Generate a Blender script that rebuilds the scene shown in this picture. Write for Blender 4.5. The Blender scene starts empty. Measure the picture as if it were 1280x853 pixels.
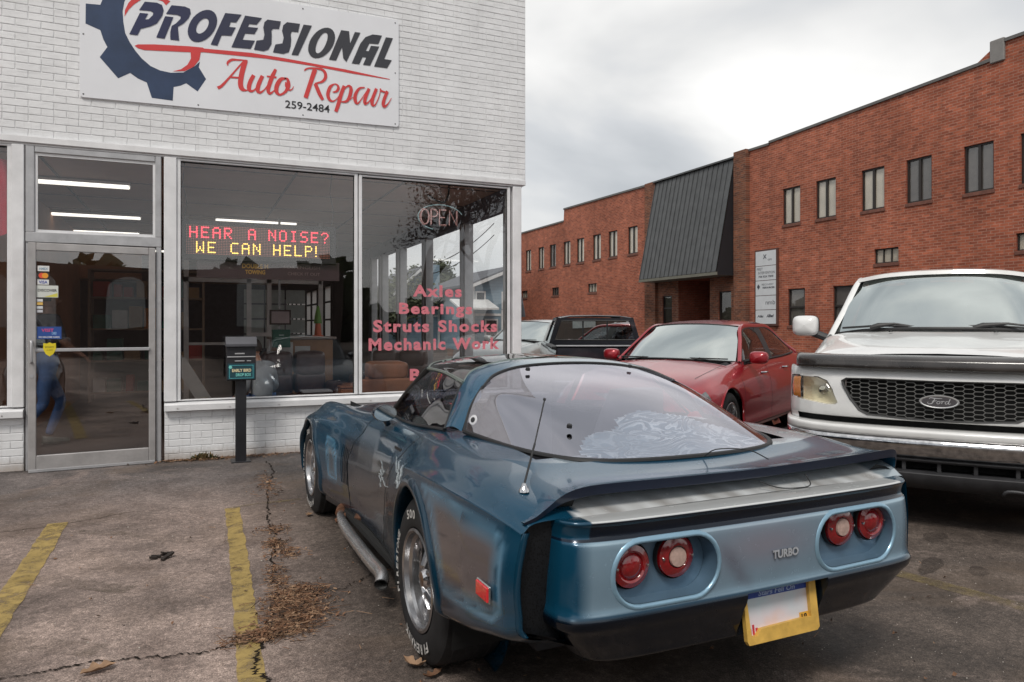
import bpy, math, random
import numpy as np
from mathutils import Vector, Matrix
random.seed(7); rng = np.random.default_rng(7)
SC = bpy.context.scene
COL = SC.collection
PI = math.pi

# ---------------------------------------------------------------- camera
cam_d = bpy.data.cameras.new('camera')
cam = bpy.data.objects.new('camera', cam_d); COL.objects.link(cam)
cam.location = (0, 0, 1.34)
cam.rotation_euler = (math.radians(90), 0, math.radians(-23.8))
cam_d.sensor_width = 36; cam_d.lens = 25.3125
cam_d.shift_y = -0.0145
cam_d.clip_start = 0.05; cam_d.clip_end = 2000
SC.camera = cam

# ---------------------------------------------------------------- world: overcast sky
SUN_EL, SUN_AZ = math.radians(52), math.radians(218)
W = bpy.data.worlds.new('World'); SC.world = W; W.use_nodes = True
nt = W.node_tree; nt.nodes.clear()
N = nt.nodes.new; Lk = nt.links.new
out = N('ShaderNodeOutputWorld')
sky = N('ShaderNodeTexSky'); sky.sky_type = 'NISHITA'; sky.sun_disc = False
sky.sun_elevation = SUN_EL; sky.sun_rotation = SUN_AZ
bg1 = N('ShaderNodeBackground'); bg1.inputs[1].default_value = 0.1; Lk(sky.outputs[0], bg1.inputs[0])
tc = N('ShaderNodeTexCoord'); sp = N('ShaderNodeSeparateXYZ'); Lk(tc.outputs['Generated'], sp.inputs[0])
zz = N('ShaderNodeMath'); zz.operation = 'MAXIMUM'; Lk(sp.outputs[2], zz.inputs[0]); zz.inputs[1].default_value = 0.0
za = N('ShaderNodeMath'); za.operation = 'ADD'; Lk(zz.outputs[0], za.inputs[0]); za.inputs[1].default_value = 0.35
dx = N('ShaderNodeMath'); dx.operation = 'DIVIDE'; Lk(sp.outputs[0], dx.inputs[0]); Lk(za.outputs[0], dx.inputs[1])
dy = N('ShaderNodeMath'); dy.operation = 'DIVIDE'; Lk(sp.outputs[1], dy.inputs[0]); Lk(za.outputs[0], dy.inputs[1])
cb = N('ShaderNodeCombineXYZ'); Lk(dx.outputs[0], cb.inputs[0]); Lk(dy.outputs[0], cb.inputs[1]); cb.inputs[2].default_value = 7.9
n1 = N('ShaderNodeTexNoise'); n1.inputs['Scale'].default_value = 1.3; n1.inputs['Detail'].default_value = 5
n1.inputs['Roughness'].default_value = 0.48; n1.inputs['Distortion'].default_value = 0.35
Lk(cb.outputs[0], n1.inputs['Vector'])
cr = N('ShaderNodeValToRGB'); e = cr.color_ramp.elements
e[0].position = 0.33; e[0].color = (0.38, 0.395, 0.41, 1)
e[1].position = 0.64; e[1].color = (0.76, 0.75, 0.73, 1)
m_ = e.new(0.45); m_.color = (0.49, 0.50, 0.51, 1)
m_ = e.new(0.53); m_.color = (0.60, 0.598, 0.590, 1)
Lk(n1.outputs[0], cr.inputs[0])
bg2 = N('ShaderNodeBackground'); bg2.inputs[1].default_value = 1.0; Lk(cr.outputs[0], bg2.inputs[0])
mx = N('ShaderNodeMixShader'); mx.inputs[0].default_value = 0.94
Lk(bg1.outputs[0], mx.inputs[1]); Lk(bg2.outputs[0], mx.inputs[2]); Lk(mx.outputs[0], out.inputs[0])

sd = bpy.data.lights.new('sun', 'SUN'); sd.energy = 1.5; sd.angle = math.radians(14); sd.color = (1, 0.95, 0.88)
sun = bpy.data.objects.new('sun', sd); COL.objects.link(sun)
# sky sun_rotation is measured clockwise from +Y seen from above
sdir = Vector((math.sin(SUN_AZ)*math.cos(SUN_EL), math.cos(SUN_AZ)*math.cos(SUN_EL), math.sin(SUN_EL)))
sun.rotation_euler = sdir.to_track_quat('Z', 'Y').to_euler(); sun.location = (0, 0, 30)
SC.view_settings.view_transform = 'Standard'; SC.view_settings.look = 'None'
SC.view_settings.exposure = 0.50; SC.view_settings.gamma = 1.0
SC.render.engine = 'CYCLES'
SC.cycles.max_bounces = 8; SC.cycles.transparent_max_bounces = 16

# ---------------------------------------------------------------- node helpers
class NT:
    def __init__(s, m):
        m.use_nodes = True; s.t = m.node_tree; s.t.nodes.clear()
        s.out = s.t.nodes.new('ShaderNodeOutputMaterial')
    def n(s, typ, **kw):
        nd = s.t.nodes.new('ShaderNode' + typ)
        for k, v in kw.items():
            if k in ('operation', 'blend_type', 'data_type', 'feature', 'wave_type', 'bands_direction', 'attribute_name', 'noise_dimensions', 'distance', 'interpolation'):
                setattr(nd, k, v)
            else:
                key = k.replace('_', ' ')
                nd.inputs[key if key in nd.inputs else k].default_value = v
        return nd
    def l(s, a, b): s.t.links.new(a, b)
    def math(s, op, a, b=None, clamp=False):
        nd = s.t.nodes.new('ShaderNodeMath'); nd.operation = op; nd.use_clamp = clamp
        for i, x in enumerate((a, b)):
            if x is None: continue
            if isinstance(x, (int, float)): nd.inputs[i].default_value = x
            else: s.l(x, nd.inputs[i])
        return nd.outputs[0]
    def mix(s, f, a, b, bt='MIX'):
        nd = s.t.nodes.new('ShaderNodeMixRGB'); nd.blend_type = bt
        for i, x in enumerate((f, a, b)):
            if isinstance(x, (int, float)): nd.inputs[i].default_value = x
            elif isinstance(x, tuple): nd.inputs[i].default_value = x if len(x) == 4 else x + (1,)
            else: s.l(x, nd.inputs[i])
        return nd.outputs[0]
    def ramp(s, x, stops):
        nd = s.t.nodes.new('ShaderNodeValToRGB'); els = nd.color_ramp.elements
        for i, (p, c) in enumerate(stops):
            if isinstance(c, (int, float)): c = (c, c, c)
            el = els[i] if i < 2 else els.new(p)
            el.position = p; el.color = tuple(c) + (1,)
        s.l(x, nd.inputs[0]); return nd.outputs[0]
    def noise(s, vec, scale, detail=3, rough=.5, dist=0.0):
        nd = s.t.nodes.new('ShaderNodeTexNoise'); nd.inputs['Scale'].default_value = scale
        nd.inputs['Detail'].default_value = detail; nd.inputs['Roughness'].default_value = rough
        nd.inputs['Distortion'].default_value = dist
        if vec is not None: s.l(vec, nd.inputs['Vector'])
        return nd.outputs[0]
    def coord(s, which='Object'):
        nd = s.t.nodes.new('ShaderNodeTexCoord'); return nd.outputs[which]
    def world(s):
        nd = s.t.nodes.new('ShaderNodeNewGeometry'); return nd.outputs['Position']
    def mapping(s, vec, sc=(1, 1, 1), rot=(0, 0, 0)):
        nd = s.t.nodes.new('ShaderNodeMapping'); nd.inputs['Scale'].default_value = sc; nd.inputs['Rotation'].default_value = rot
        s.l(vec, nd.inputs[0]); return nd.outputs[0]
    def bump(s, h, strength=.3, dist=.01):
        nd = s.t.nodes.new('ShaderNodeBump'); nd.inputs['Strength'].default_value = strength
        nd.inputs['Distance'].default_value = dist; s.l(h, nd.inputs['Height']); return nd.outputs[0]
    def bsdf(s, col=None, rough=.6, metal=0.0, spec=.5, coat=0.0, normal=None, emit=None, estr=0.0):
        b = s.t.nodes.new('ShaderNodeBsdfPrincipled')
        def setv(k, v):
            if v is None: return
            if isinstance(v, (int, float)): b.inputs[k].default_value = v
            elif isinstance(v, tuple): b.inputs[k].default_value = v if len(v) == 4 else v + (1,)
            else: s.l(v, b.inputs[k])
        setv('Base Color', col); setv('Roughness', rough); setv('Metallic', metal)
        b.inputs['Specular IOR Level'].default_value = spec
        setv('Coat Weight', coat); b.inputs['Coat Roughness'].default_value = .04
        if normal is not None: s.l(normal, b.inputs['Normal'])
        if emit is not None: setv('Emission Color', emit); b.inputs['Emission Strength'].default_value = estr
        s.l(b.outputs[0], s.out.inputs[0]); return b

MATS = {}
def mat(name, col, rough=.6, metal=0.0, spec=.5, coat=0.0, var=.12, vscale=6.0, bump=0.0, bscale=60, emit=None, estr=0.0, rvar=.1):
    """plain surface with gentle noise in colour and roughness"""
    if name in MATS: return MATS[name]
    m = bpy.data.materials.new(name); t = NT(m)
    co = t.coord()
    nz = t.noise(co, vscale, 5, .6)
    dark = tuple(c*(1-var) for c in col); lite = tuple(min(1, c*(1+var)) for c in col)
    c = t.ramp(nz, [(.3, dark), (.7, lite)])
    r = t.math('ADD', rough-rvar/2, t.math('MULTIPLY', nz, rvar), True)
    nrm = None
    if bump: nrm = t.bump(t.noise(co, bscale, 3), bump, .004)
    t.bsdf(c, r, metal, spec, coat, nrm, emit, estr)
    MATS[name] = m; return m

def glass(name, tint=(.85, .88, .87), r0=.08, rough=0.0, wav=0.0, gcol=(1, 1, 1)):
    if name in MATS: return MATS[name]
    m = bpy.data.materials.new(name); t = NT(m)
    lw = t.n('LayerWeight', Blend=.5)
    p5 = t.math('POWER', lw.outputs['Facing'], 5.0)
    f = t.math('ADD', t.math('MULTIPLY', p5, 1-r0), r0, True)
    tr = t.n('BsdfTransparent'); tr.inputs[0].default_value = tint + (1,)
    gl = t.n('BsdfGlossy', Roughness=rough); gl.inputs['Color'].default_value = gcol + (1,)
    if wav:
        b = t.bump(t.noise(t.coord(), 1.3, 1), wav, .05); t.l(b, gl.inputs['Normal'])
    ms = t.n('MixShader'); t.l(f, ms.inputs[0]); t.l(tr.outputs[0], ms.inputs[1]); t.l(gl.outputs[0], ms.inputs[2])
    t.l(ms.outputs[0], t.out.inputs[0])
    MATS[name] = m; return m

# ---------------------------------------------------------------- geometry helpers
class G:
    def __init__(s): s.v = []; s.f = []; s.m = []; s.cm = 0; s.col = None
    def add(s, vs, fs):
        o = len(s.v); s.v += [tuple(map(float, p)) for p in vs]
        s.f += [tuple(i+o for i in f) for f in fs]; s.m += [s.cm]*len(fs); return s
    def box(s, x0, x1, y0, y1, z0, z1):
        return s.add([(x0,y0,z0),(x1,y0,z0),(x1,y1,z0),(x0,y1,z0),(x0,y0,z1),(x1,y0,z1),(x1,y1,z1),(x0,y1,z1)],
                     [(0,3,2,1),(4,5,6,7),(0,1,5,4),(1,2,6,5),(2,3,7,6),(3,0,4,7)])
    def cbox(s, x0, x1, y0, y1, z0, z1, c=.01):
        """box with chamfered edges"""
        c = min(c, (x1-x0)/2.1, (y1-y0)/2.1, (z1-z0)/2.1)
        vs = []; idx = {}
        for i, X in enumerate((x0, x1)):
            for j, Y in enumerate((y0, y1)):
                for k, Z in enumerate((z0, z1)):
                    sx, sy, sz = (c if i == 0 else -c), (c if j == 0 else -c), (c if k == 0 else -c)
                    for a, p in enumerate(((X, Y+sy, Z+sz), (X+sx, Y, Z+sz), (X+sx, Y+sy, Z))):
                        idx[i, j, k, a] = len(vs); vs.append(p)
        fs = []
        g = lambda i, j, k, a: idx[i, j, k, a]
        for i in (0, 1): fs.append([g(i,0,0,0), g(i,1,0,0), g(i,1,1,0), g(i,0,1,0)])
        for j in (0, 1): fs.append([g(0,j,0,1), g(1,j,0,1), g(1,j,1,1), g(0,j,1,1)])
        for k in (0, 1): fs.append([g(0,0,k,2), g(1,0,k,2), g(1,1,k,2), g(0,1,k,2)])
        for i in (0, 1):
            for j in (0, 1): fs.append([g(i,j,0,0), g(i,j,1,0), g(i,j,1,1), g(i,j,0,1)])
            for k in (0, 1): fs.append([g(i,0,k,0), g(i,1,k,0), g(i,1,k,2), g(i,0,k,2)])
        for j in (0, 1):
            for k in (0, 1): fs.append([g(0,j,k,1), g(1,j,k,1), g(1,j,k,2), g(0,j,k,2)])
        for i in (0, 1):
            for j in (0, 1):
                for k in (0, 1): fs.append([g(i,j,k,0), g(i,j,k,1), g(i,j,k,2)])
        ctr = Vector(((x0+x1)/2, (y0+y1)/2, (z0+z1)/2)); out = []
        for f in fs:
            p = [Vector(vs[q]) for q in f]; nn = (p[1]-p[0]).cross(p[2]-p[0])
            out.append(tuple(f) if nn.dot(p[0]-ctr) > 0 else tuple(reversed(f)))
        return s.add(vs, out)
    def obox(s, c, ax, ay, az):
        c, ax, ay, az = map(Vector, (c, ax, ay, az)); vs = []
        for k in (-1, 1):
            for (i, j) in ((-1,-1),(1,-1),(1,1),(-1,1)): vs.append(c+ax*i+ay*j+az*k)
        return s.add(vs, [(0,3,2,1),(4,5,6,7),(0,1,5,4),(1,2,6,5),(2,3,7,6),(3,0,4,7)])
    def grid(s, P, cu=False, cv=False, flip=False):
        nu, nv = len(P), len(P[0]); vs = [p for row in P for p in row]; fs = []
        for i in range(nu if cu else nu-1):
            for j in range(nv if cv else nv-1):
                a, b = i*nv+j, ((i+1) % nu)*nv+j; c, d = ((i+1) % nu)*nv+(j+1) % nv, i*nv+(j+1) % nv
                fs.append((a, d, c, b) if flip else (a, b, c, d))
        return s.add(vs, fs)
    def tube(s, pts, r, n=8, caps=True, closed=False, sq=None):
        pts = [Vector(p) for p in pts]; k = len(pts)
        rs = r if isinstance(r, (list, tuple)) else [r]*k
        rows = []; up = Vector((0, 0, 1)); prev = None
        for i, p in enumerate(pts):
            a = pts[(i-1) % k] if (closed or i > 0) else p; b = pts[(i+1) % k] if (closed or i < k-1) else p
            t = (b-a).normalized()
            if prev is None:
                u = t.cross(up)
                if u.length < .05: u = t.cross(Vector((1, 0, 0)))
            else: u = prev - t*prev.dot(t)
            u.normalize(); w = t.cross(u); prev = u
            rows.append([p + (u*math.cos(2*PI*q/n) + w*math.sin(2*PI*q/n))*rs[i] for q in range(n)])
        s.grid(rows, cu=closed, cv=True)
        if caps and not closed:
            o = len(s.v)-k*n
            s.f.append(tuple(o+q for q in range(n))); s.f.append(tuple(o+(k-1)*n+q for q in reversed(range(n)))); s.m += [s.cm]*2
        return s
    def lathe(s, prof, c=(0,0,0), axis=(0,0,1), n=24, closed=False):
        """prof: list of (radius, height along axis)"""
        c = Vector(c); ax = Vector(axis).normalized(); u = ax.orthogonal().normalized(); w = ax.cross(u)
        rows = [[c + ax*h + (u*math.cos(2*PI*q/n)+w*math.sin(2*PI*q/n))*max(r, 1e-5) for q in range(n)] for r, h in prof]
        return s.grid(rows, cu=closed, cv=True, flip=True)
    def prism(s, poly, vec, cap0=True):
        """extrude a planar 3D polygon by vec"""
        n = len(poly); vec = Vector(vec); a = [Vector(p) for p in poly]; b = [p+vec for p in a]
        fs = [(i, (i+1) % n, n+(i+1) % n, n+i) for i in range(n)] + [tuple(n+i for i in range(n))]
        if cap0: fs.append(tuple(reversed(range(n))))
        return s.add(a+b, fs)
    def xform(s, M):
        s.v = [tuple(M @ Vector(p)) for p in s.v]; return s
    def mesh(s, name, mats, smooth=False):
        me = bpy.data.meshes.new(name); me.from_pydata(s.v, [], s.f)
        for m in (mats if isinstance(mats, (list, tuple)) else [mats]): me.materials.append(m)
        if len(me.polygons) == len(s.m): me.polygons.foreach_set('material_index', s.m)
        if s.col is not None:
            ca = me.color_attributes.new('paint', 'FLOAT_COLOR', 'POINT')
            ca.data.foreach_set('color', np.asarray(s.col, dtype=np.float32).ravel())
        me.update()
        if smooth:
            me.polygons.foreach_set('use_smooth', [True]*len(me.polygons))
            if smooth != 'all':
                try: me.set_sharp_from_angle(angle=math.radians(smooth if smooth is not True else 38))
                except Exception: pass
        return me
    def obj(s, name, mats, parent=None, smooth=False, **props):
        o = bpy.data.objects.new(name, s.mesh(name, mats, smooth)); COL.objects.link(o)
        if parent is not None: o.parent = parent
        for k, v in props.items(): o[k] = v
        return o

def root(name, label, cat, loc=(0,0,0), rz=0.0, group=None):
    o = bpy.data.objects.new(name, None); COL.objects.link(o); o.empty_display_size = .2
    o.location = loc; o.rotation_euler = (0, 0, rz); o['label'] = label; o['category'] = cat
    if group: o['group'] = group
    return o
def copy_tree(o, parent=None):
    c = o.copy(); COL.objects.link(c)
    if parent is not None: c.parent = parent
    for ch in o.children: copy_tree(ch, c)
    return c
def inst(me, name, parent, loc=(0,0,0), rot=None, scale=None):
    o = bpy.data.objects.new(name, me); COL.objects.link(o); o.parent = parent; o.location = loc
    if rot is not None: o.rotation_euler = rot
    if scale is not None: o.scale = scale
    return o

def catmull(P, n):
    """dense points through control rows P (k, ...) -> (n, ...)"""
    P = np.asarray(P, float); k = len(P)
    if k == 2:
        t = np.linspace(0, 1, n).reshape((-1,)+(1,)*(P.ndim-1)); return P[0]*(1-t)+P[1]*t
    Q = np.concatenate([[2*P[0]-P[1]], P, [2*P[-1]-P[-2]]])
    ts = np.linspace(0, k-1, n); out = []
    for t in ts:
        i = min(int(t), k-2); f = t-i; a, b, c, d = Q[i], Q[i+1], Q[i+2], Q[i+3]
        out.append(.5*((2*b)+(-a+c)*f+(2*a-5*b+4*c-d)*f*f+(-a+3*b-3*c+d)*f**3))
    return np.array(out)
def surf(ctrl, nu, nv):
    P = catmull(ctrl, nu); return np.swapaxes(catmull(np.swapaxes(P, 0, 1), nv), 0, 1)
def pchip(xs, ys, x):
    """monotone cubic through rows ys (k, m) at increasing xs"""
    xs = np.asarray(xs, float); ys = np.asarray(ys, float); h = np.diff(xs)[:, None]; dl = np.diff(ys, axis=0)/h
    m = np.zeros_like(ys); m[0] = dl[0]; m[-1] = dl[-1]
    with np.errstate(divide='ignore', invalid='ignore'):
        hm = 2*dl[:-1]*dl[1:]/(dl[:-1]+dl[1:])
    m[1:-1] = np.where(dl[:-1]*dl[1:] > 0, np.nan_to_num(hm), 0)
    x = np.clip(np.atleast_1d(x), xs[0], xs[-1]); i = np.clip(np.searchsorted(xs, x)-1, 0, len(xs)-2)
    hh = (xs[i+1]-xs[i])[:, None]; t = ((x-xs[i])[:, None])/hh
    return ((2*t**3-3*t**2+1)*ys[i]+(t**3-2*t**2+t)*hh*m[i]+(-2*t**3+3*t**2)*ys[i+1]+(t**3-t**2)*hh*m[i+1])
def curve3(pts, n): return [tuple(p) for p in catmull(pts, n)]

def text_mesh(body, size=1.0, shear=0.0, offset=0.0, extrude=0.0, align='CENTER', space=1.0):
    cu = bpy.data.curves.new('lettering', 'FONT'); cu.body = body; cu.size = size; cu.shear = shear
    cu.offset = offset; cu.extrude = extrude; cu.align_x = align; cu.space_character = space; cu.resolution_u = 3
    ob = bpy.data.objects.new('lettering', cu); COL.objects.link(ob)
    dg = bpy.context.evaluated_depsgraph_get(); dg.update()
    me = bpy.data.meshes.new_from_object(ob.evaluated_get(dg))
    vs = [tuple(v.co) for v in me.vertices]; fs = [tuple(p.vertices) for p in me.polygons]
    bpy.data.objects.remove(ob); bpy.data.curves.remove(cu); bpy.data.meshes.remove(me)
    return vs, fs
def text_fit(body, w, h, **kw):
    """text scaled to exactly w x h, lower left corner at the origin, in the xy plane"""
    vs, fs = text_mesh(body, **kw)
    xs = [v[0] for v in vs]; ys = [v[1] for v in vs]; zs = [v[2] for v in vs]
    x0, x1, y0, y1 = min(xs), max(xs), min(ys), max(ys)
    return [((v[0]-x0)/(x1-x0)*w, (v[1]-y0)/(y1-y0)*h, v[2]) for v in vs], fs
def text_on(g, body, o, ux, uy, w, h, un=None, **kw):
    """adds lettering to g: o = lower left corner, ux/uy = unit directions"""
    vs, fs = text_fit(body, w, h, **kw); o, ux, uy = Vector(o), Vector(ux), Vector(uy); un = ux.cross(uy)
    g.add([o+ux*v[0]+uy*v[1]+un*v[2] for v in vs], fs); return g
def ribbon2(pts, n=6):
    """variable width stroke [(x, z, w)] -> outline rows"""
    P = catmull(np.array(pts), (len(pts)-1)*n+1); rows = []
    for i, p in enumerate(P):
        a = P[max(i-1, 0)]; b = P[min(i+1, len(P)-1)]; t = np.array([b[0]-a[0], b[1]-a[1]]); t /= max(1e-9, np.hypot(*t))
        w = max(p[2], .002)/2; rows.append(((p[0]-t[1]*w, p[1]+t[0]*w), (p[0]+t[1]*w, p[1]-t[0]*w)))
    return rows

# ================================================================ GROUND
def m_ground():
    m = bpy.data.materials.new('parking lot'); t = NT(m); p = t.world()
    big = t.noise(p, .55, 4, .55); mid = t.noise(p, 2.6, 6, .62, .4); fine = t.noise(p, 26, 5, .7); grit = t.noise(p, 170, 2, .8)
    v = t.n('TexVoronoi', feature='F1', Scale=95.0); t.l(p, v.inputs['Vector'])
    sx = t.n('SeparateXYZ'); t.l(p, sx.inputs[0])
    # lighter worn concrete bay at the left, darker asphalt to the right and by the wall
    edge = t.math('ADD', sx.outputs[0], t.math('MULTIPLY', t.math('SUBTRACT', mid, .5), .7))
    right = t.ramp(t.math('MULTIPLY', t.math('ADD', edge, -.1), 1.0), [(.0, 0.0), (.75, 1.0)])
    wy = t.math('ADD', sx.outputs[1], t.math('MULTIPLY', t.math('SUBTRACT', mid, .5), 1.0))
    wall = t.ramp(t.math('MULTIPLY', t.math('SUBTRACT', wy, 5.6), .8), [(0, 0.0), (1, 1.0)])
    lightc = t.ramp(mid, [(.28, (.155, .115, .098)), (.5, (.27, .208, .180)), (.72, (.41, .315, .27))])
    darkc = t.ramp(mid, [(.3, (.058, .046, .039)), (.55, (.105, .083, .070)), (.78, (.175, .138, .115))])
    greyc = t.ramp(mid, [(.3, (.055, .050, .050)), (.7, (.13, .118, .116))])
    c = t.mix(right, lightc, darkc); c = t.mix(t.math('MULTIPLY', wall, .8), c, greyc)
    st = t.ramp(big, [(.36, 0.55), (.56, 1.06)]); c = t.mix(1.0, c, st, 'MULTIPLY')
    blot = t.ramp(t.noise(p, 1.3, 5, .7, 1.2), [(.56, 0.0), (.68, .45)])
    c = t.mix(blot, c, (.31, .24, .21))
    f2 = t.ramp(fine, [(.3, .62), (.7, 1.32)]); c = t.mix(1.0, c, f2, 'MULTIPLY')
    g2 = t.ramp(grit, [(.30, .42), (.5, 1.0), (.68, 2.0)]); c = t.mix(.85, c, g2, 'MULTIPLY')
    pit = t.ramp(v.outputs['Distance'], [(.0, .55), (.35, 1.0)]); c = t.mix(.5, c, pit, 'MULTIPLY')
    for vs_, lo_, hi_, mx_ in ((62.0, .78, 1.32, .6), (128.0, .62, 1.5, .6), (30.0, .92, 1.12, .5)):
        vc = t.n('TexVoronoi', feature='F1', Scale=vs_); t.l(p, vc.inputs['Vector']); sc_ = t.n('SeparateXYZ'); t.l(vc.outputs['Color'], sc_.inputs[0])
        c = t.mix(mx_, c, t.ramp(sc_.outputs[0], [(.10, lo_), (.5, 1.0), (.82, 1.05), (.97, hi_)]), 'MULTIPLY')
    c = t.mix(t.ramp(t.noise(p, .9, 4, .6, .8), [(.52, 0.0), (.70, .35)]), c, (.17, .115, .075))
    h = t.math('ADD', t.math('MULTIPLY', fine, .7), t.math('MULTIPLY', grit, .5))
    h = t.math('ADD', h, t.math('MULTIPLY', v.outputs['Distance'], -.4))
    b = t.bump(h, .55, .006)
    r = t.ramp(mid, [(.3, .62), (.7, .88)])
    t.bsdf(c, r, 0, .35, 0, b); return m
M_ground = m_ground()
g = G(); P = [[(x, y, 0) for y in (-160, -40, 0, 4, 8, 40, 320)] for x in (-220, -40, -4, 2, 8, 40, 260)]
g.grid(P, flip=True); g.obj('ground', M_ground, kind='structure')

def m_paint(name, col, alpha, grime=.5, sc=9.):
    m = bpy.data.materials.new(name); t = NT(m); p = t.world()
    n1_ = t.noise(p, sc, 6, .75, .5); n2_ = t.noise(p, 120, 3, .8); n3 = t.noise(p, 1.7, 3)
    s_ = t.math('ADD', t.math('MULTIPLY', n1_, .55), t.math('ADD', t.math('MULTIPLY', n2_, .3), t.math('MULTIPLY', n3, .25)))
    a = t.ramp(s_, [(.36 + (1-alpha)*.2, alpha*.1), (.52 + (1-alpha)*.2, alpha)])
    c = t.ramp(n1_, [(.3, tuple(x*grime for x in col)), (.65, col)])
    b = t.n('BsdfPrincipled', Roughness=.8); t.l(c, b.inputs['Base Color'])
    tr = t.n('BsdfTransparent'); ms = t.n('MixShader'); t.l(a, ms.inputs[0]); t.l(tr.outputs[0], ms.inputs[1]); t.l(b.outputs[0], ms.inputs[2])
    t.l(ms.outputs[0], t.out.inputs[0]); return m
M_yel = m_paint('worn yellow line paint', (.47, .335, .11), .80)
M_yel2 = m_paint('faded yellow line paint', (.24, .18, .07), .5)
M_old = m_paint('old brown line residue', (.10, .078, .05), .33, .8, 3.)
def strip(name, pts, w, mt, z=.004, jag=.0055, step=.06, **pr):
    pts = [Vector((x, y, 0)) for x, y in pts]; g = G(); rows = []
    for a, b in zip(pts[:-1], pts[1:]):
        n = max(2, int((b-a).length/step)); d = (b-a).normalized(); q = Vector((-d.y, d.x, 0))
        for i in range(n + (b is pts[-1])):
            c = a+(b-a)*i/n; ww = w/2
            rows.append([c+q*(ww+random.uniform(-jag, jag))+Vector((0, 0, z)), c-q*(ww+random.uniform(-jag, jag))+Vector((0, 0, z))])
    g.grid(rows); return g.obj(name, mt, kind='structure', **pr)
strip('yellow_bay_line', [(-.85, 5.72), (-.835, 4.9), (-.83, 4.0), (-.82, 1.0)], .125, M_yel)
strip('yellow_bay_line', [(.255, 5.68), (.235, 4.4), (.20, 2.88), (.15, 1.2)], .098, M_yel)
strip('yellow_bay_line', [(3.36, 3.05), (3.50, 2.66), (3.60, 2.2), (3.72, 1.6)], .11, M_yel2)
strip('yellow_bay_line', [(.75, 5.75), (.42, 5.73), (.26, 5.69)], .05, M_yel2)
strip('faded_line_mark', [(-.86, 4.55), (-.55, 4.32), (-.30, 4.12)], .11, M_old)
strip('faded_line_mark', [(-.72, 5.45), (-.35, 5.20), (-.02, 4.88)], .09, M_old)
strip('faded_line_mark', [(-1.0, 3.75), (-.62, 3.58), (-.35, 3.40)], .12, M_old)

M_crack = mat('crack shadow dirt', (.018, .014, .011), .95, spec=.1, var=.4, vscale=40)
def crack(pts, w, seed, z=.005):
    r = random.Random(seed); P = catmull(np.array(pts), len(pts)*26); g = G(); rows = []; dr = 0
    for i, p in enumerate(P):
        a, b = P[max(i-1, 0)], P[min(i+1, len(P)-1)]; t = np.array([b[0]-a[0], b[1]-a[1]]); t /= np.hypot(*t)
        dr = dr*.7+r.uniform(-.011, .011); ww = w*r.uniform(.15, 1.15)/2
        c = np.array([p[0]-t[1]*dr, p[1]+t[0]*dr])
        rows.append([(c[0]-t[1]*ww, c[1]+t[0]*ww, z), (c[0]+t[1]*ww, c[1]-t[0]*ww, z)])
    g.grid(rows); return g.obj('ground_crack', M_crack, kind='structure')
crack([(-2.6, 3.1), (-1.4, 3.2), (-.674, 3.28), (-.387, 3.294), (-.1, 3.23), (.128, 3.222), (.26, 3.26)], .013, 1)
crack([(.40, 3.62), (.6, 3.68), (.74, 3.75), (.878, 3.865), (1.02, 3.93)], .010, 2)
crack([(.655, 7.5), (.653, 6.954), (.56, 6.3), (.50, 5.7), (.466, 5.24), (.48, 4.9), (.44, 4.6), (.40, 4.2), (.376, 3.804), (.33, 3.55), (.26, 3.26)], .013, 3)
crack([(.26, 3.26), (.235, 3.1), (.225, 2.95), (.245, 2.8), (.23, 2.5), (.26, 2.1)], .022, 4)
crack([(-1.6, 5.6), (-1.2, 5.62), (-.85, 5.66), (-.4, 5.83), (-.1, 5.85)], .007, 5)

def blob(x, y, rx, ry, mt, name, rz=0, z=.0045, seed=0):
    r = random.Random(seed); g = G(); n = 40; ph = [r.uniform(0, 6) for _ in range(4)]
    pts = []
    for k in range(n):
        a = 2*PI*k/n; q = 1+.12*math.sin(2*a+ph[0])+.09*math.sin(3*a+ph[1])+.05*math.sin(7*a+ph[2])
        u, v = rx*q*math.cos(a), ry*q*math.sin(a); pts.append((x+u*math.cos(rz)-v*math.sin(rz), y+u*math.sin(rz)+v*math.cos(rz), z))
    g.add(pts, [tuple(range(n))]); return g.obj(name, mt, kind='structure')
M_oil = m_paint('dried oil stain', (.045, .034, .028), .5, .8, 7.)
blob(3.77, 2.74, .17, .055, M_oil, 'oil_stain', .4, seed=1)
blob(3.92, 2.57, .10, .045, M_oil, 'oil_stain', .4, seed=2)
blob(4.30, 3.10, .14, .06, M_oil, 'oil_stain', .5, seed=5)

# ---- loose grit
M_peb = [mat('pale grit', (.42, .38, .34), .8), mat('grey grit', (.20, .18, .165), .8), mat('dark grit', (.05, .04, .035), .8)]
g = G(); rp = random.Random(77)
for k in range(1500):
    if k % 2: x, y = rp.uniform(2.0, 4.2), rp.uniform(1.0, 3.2)
    else: x, y = rp.uniform(-1.8, 1.0), rp.uniform(2.3, 7.6)
    s_ = rp.uniform(.0015, .0045)*(1.6 if rp.random() < .08 else 1); a = rp.uniform(0, 6); g.cm = rp.choice((0, 0, 1, 2))
    pt = [(x+s_*math.cos(a+q*2.09+rp.uniform(-.3, .3)), y+s_*.8*math.sin(a+q*2.09), .0005) for q in range(3)]+[(x, y, s_*.9)]
    g.add(pt, [(0, 1, 3), (1, 2, 3), (2, 0, 3)])
g.obj('grit', M_peb, None, kind='stuff', label='loose pale and dark grit scattered over the tarmac', category='grit')
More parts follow.
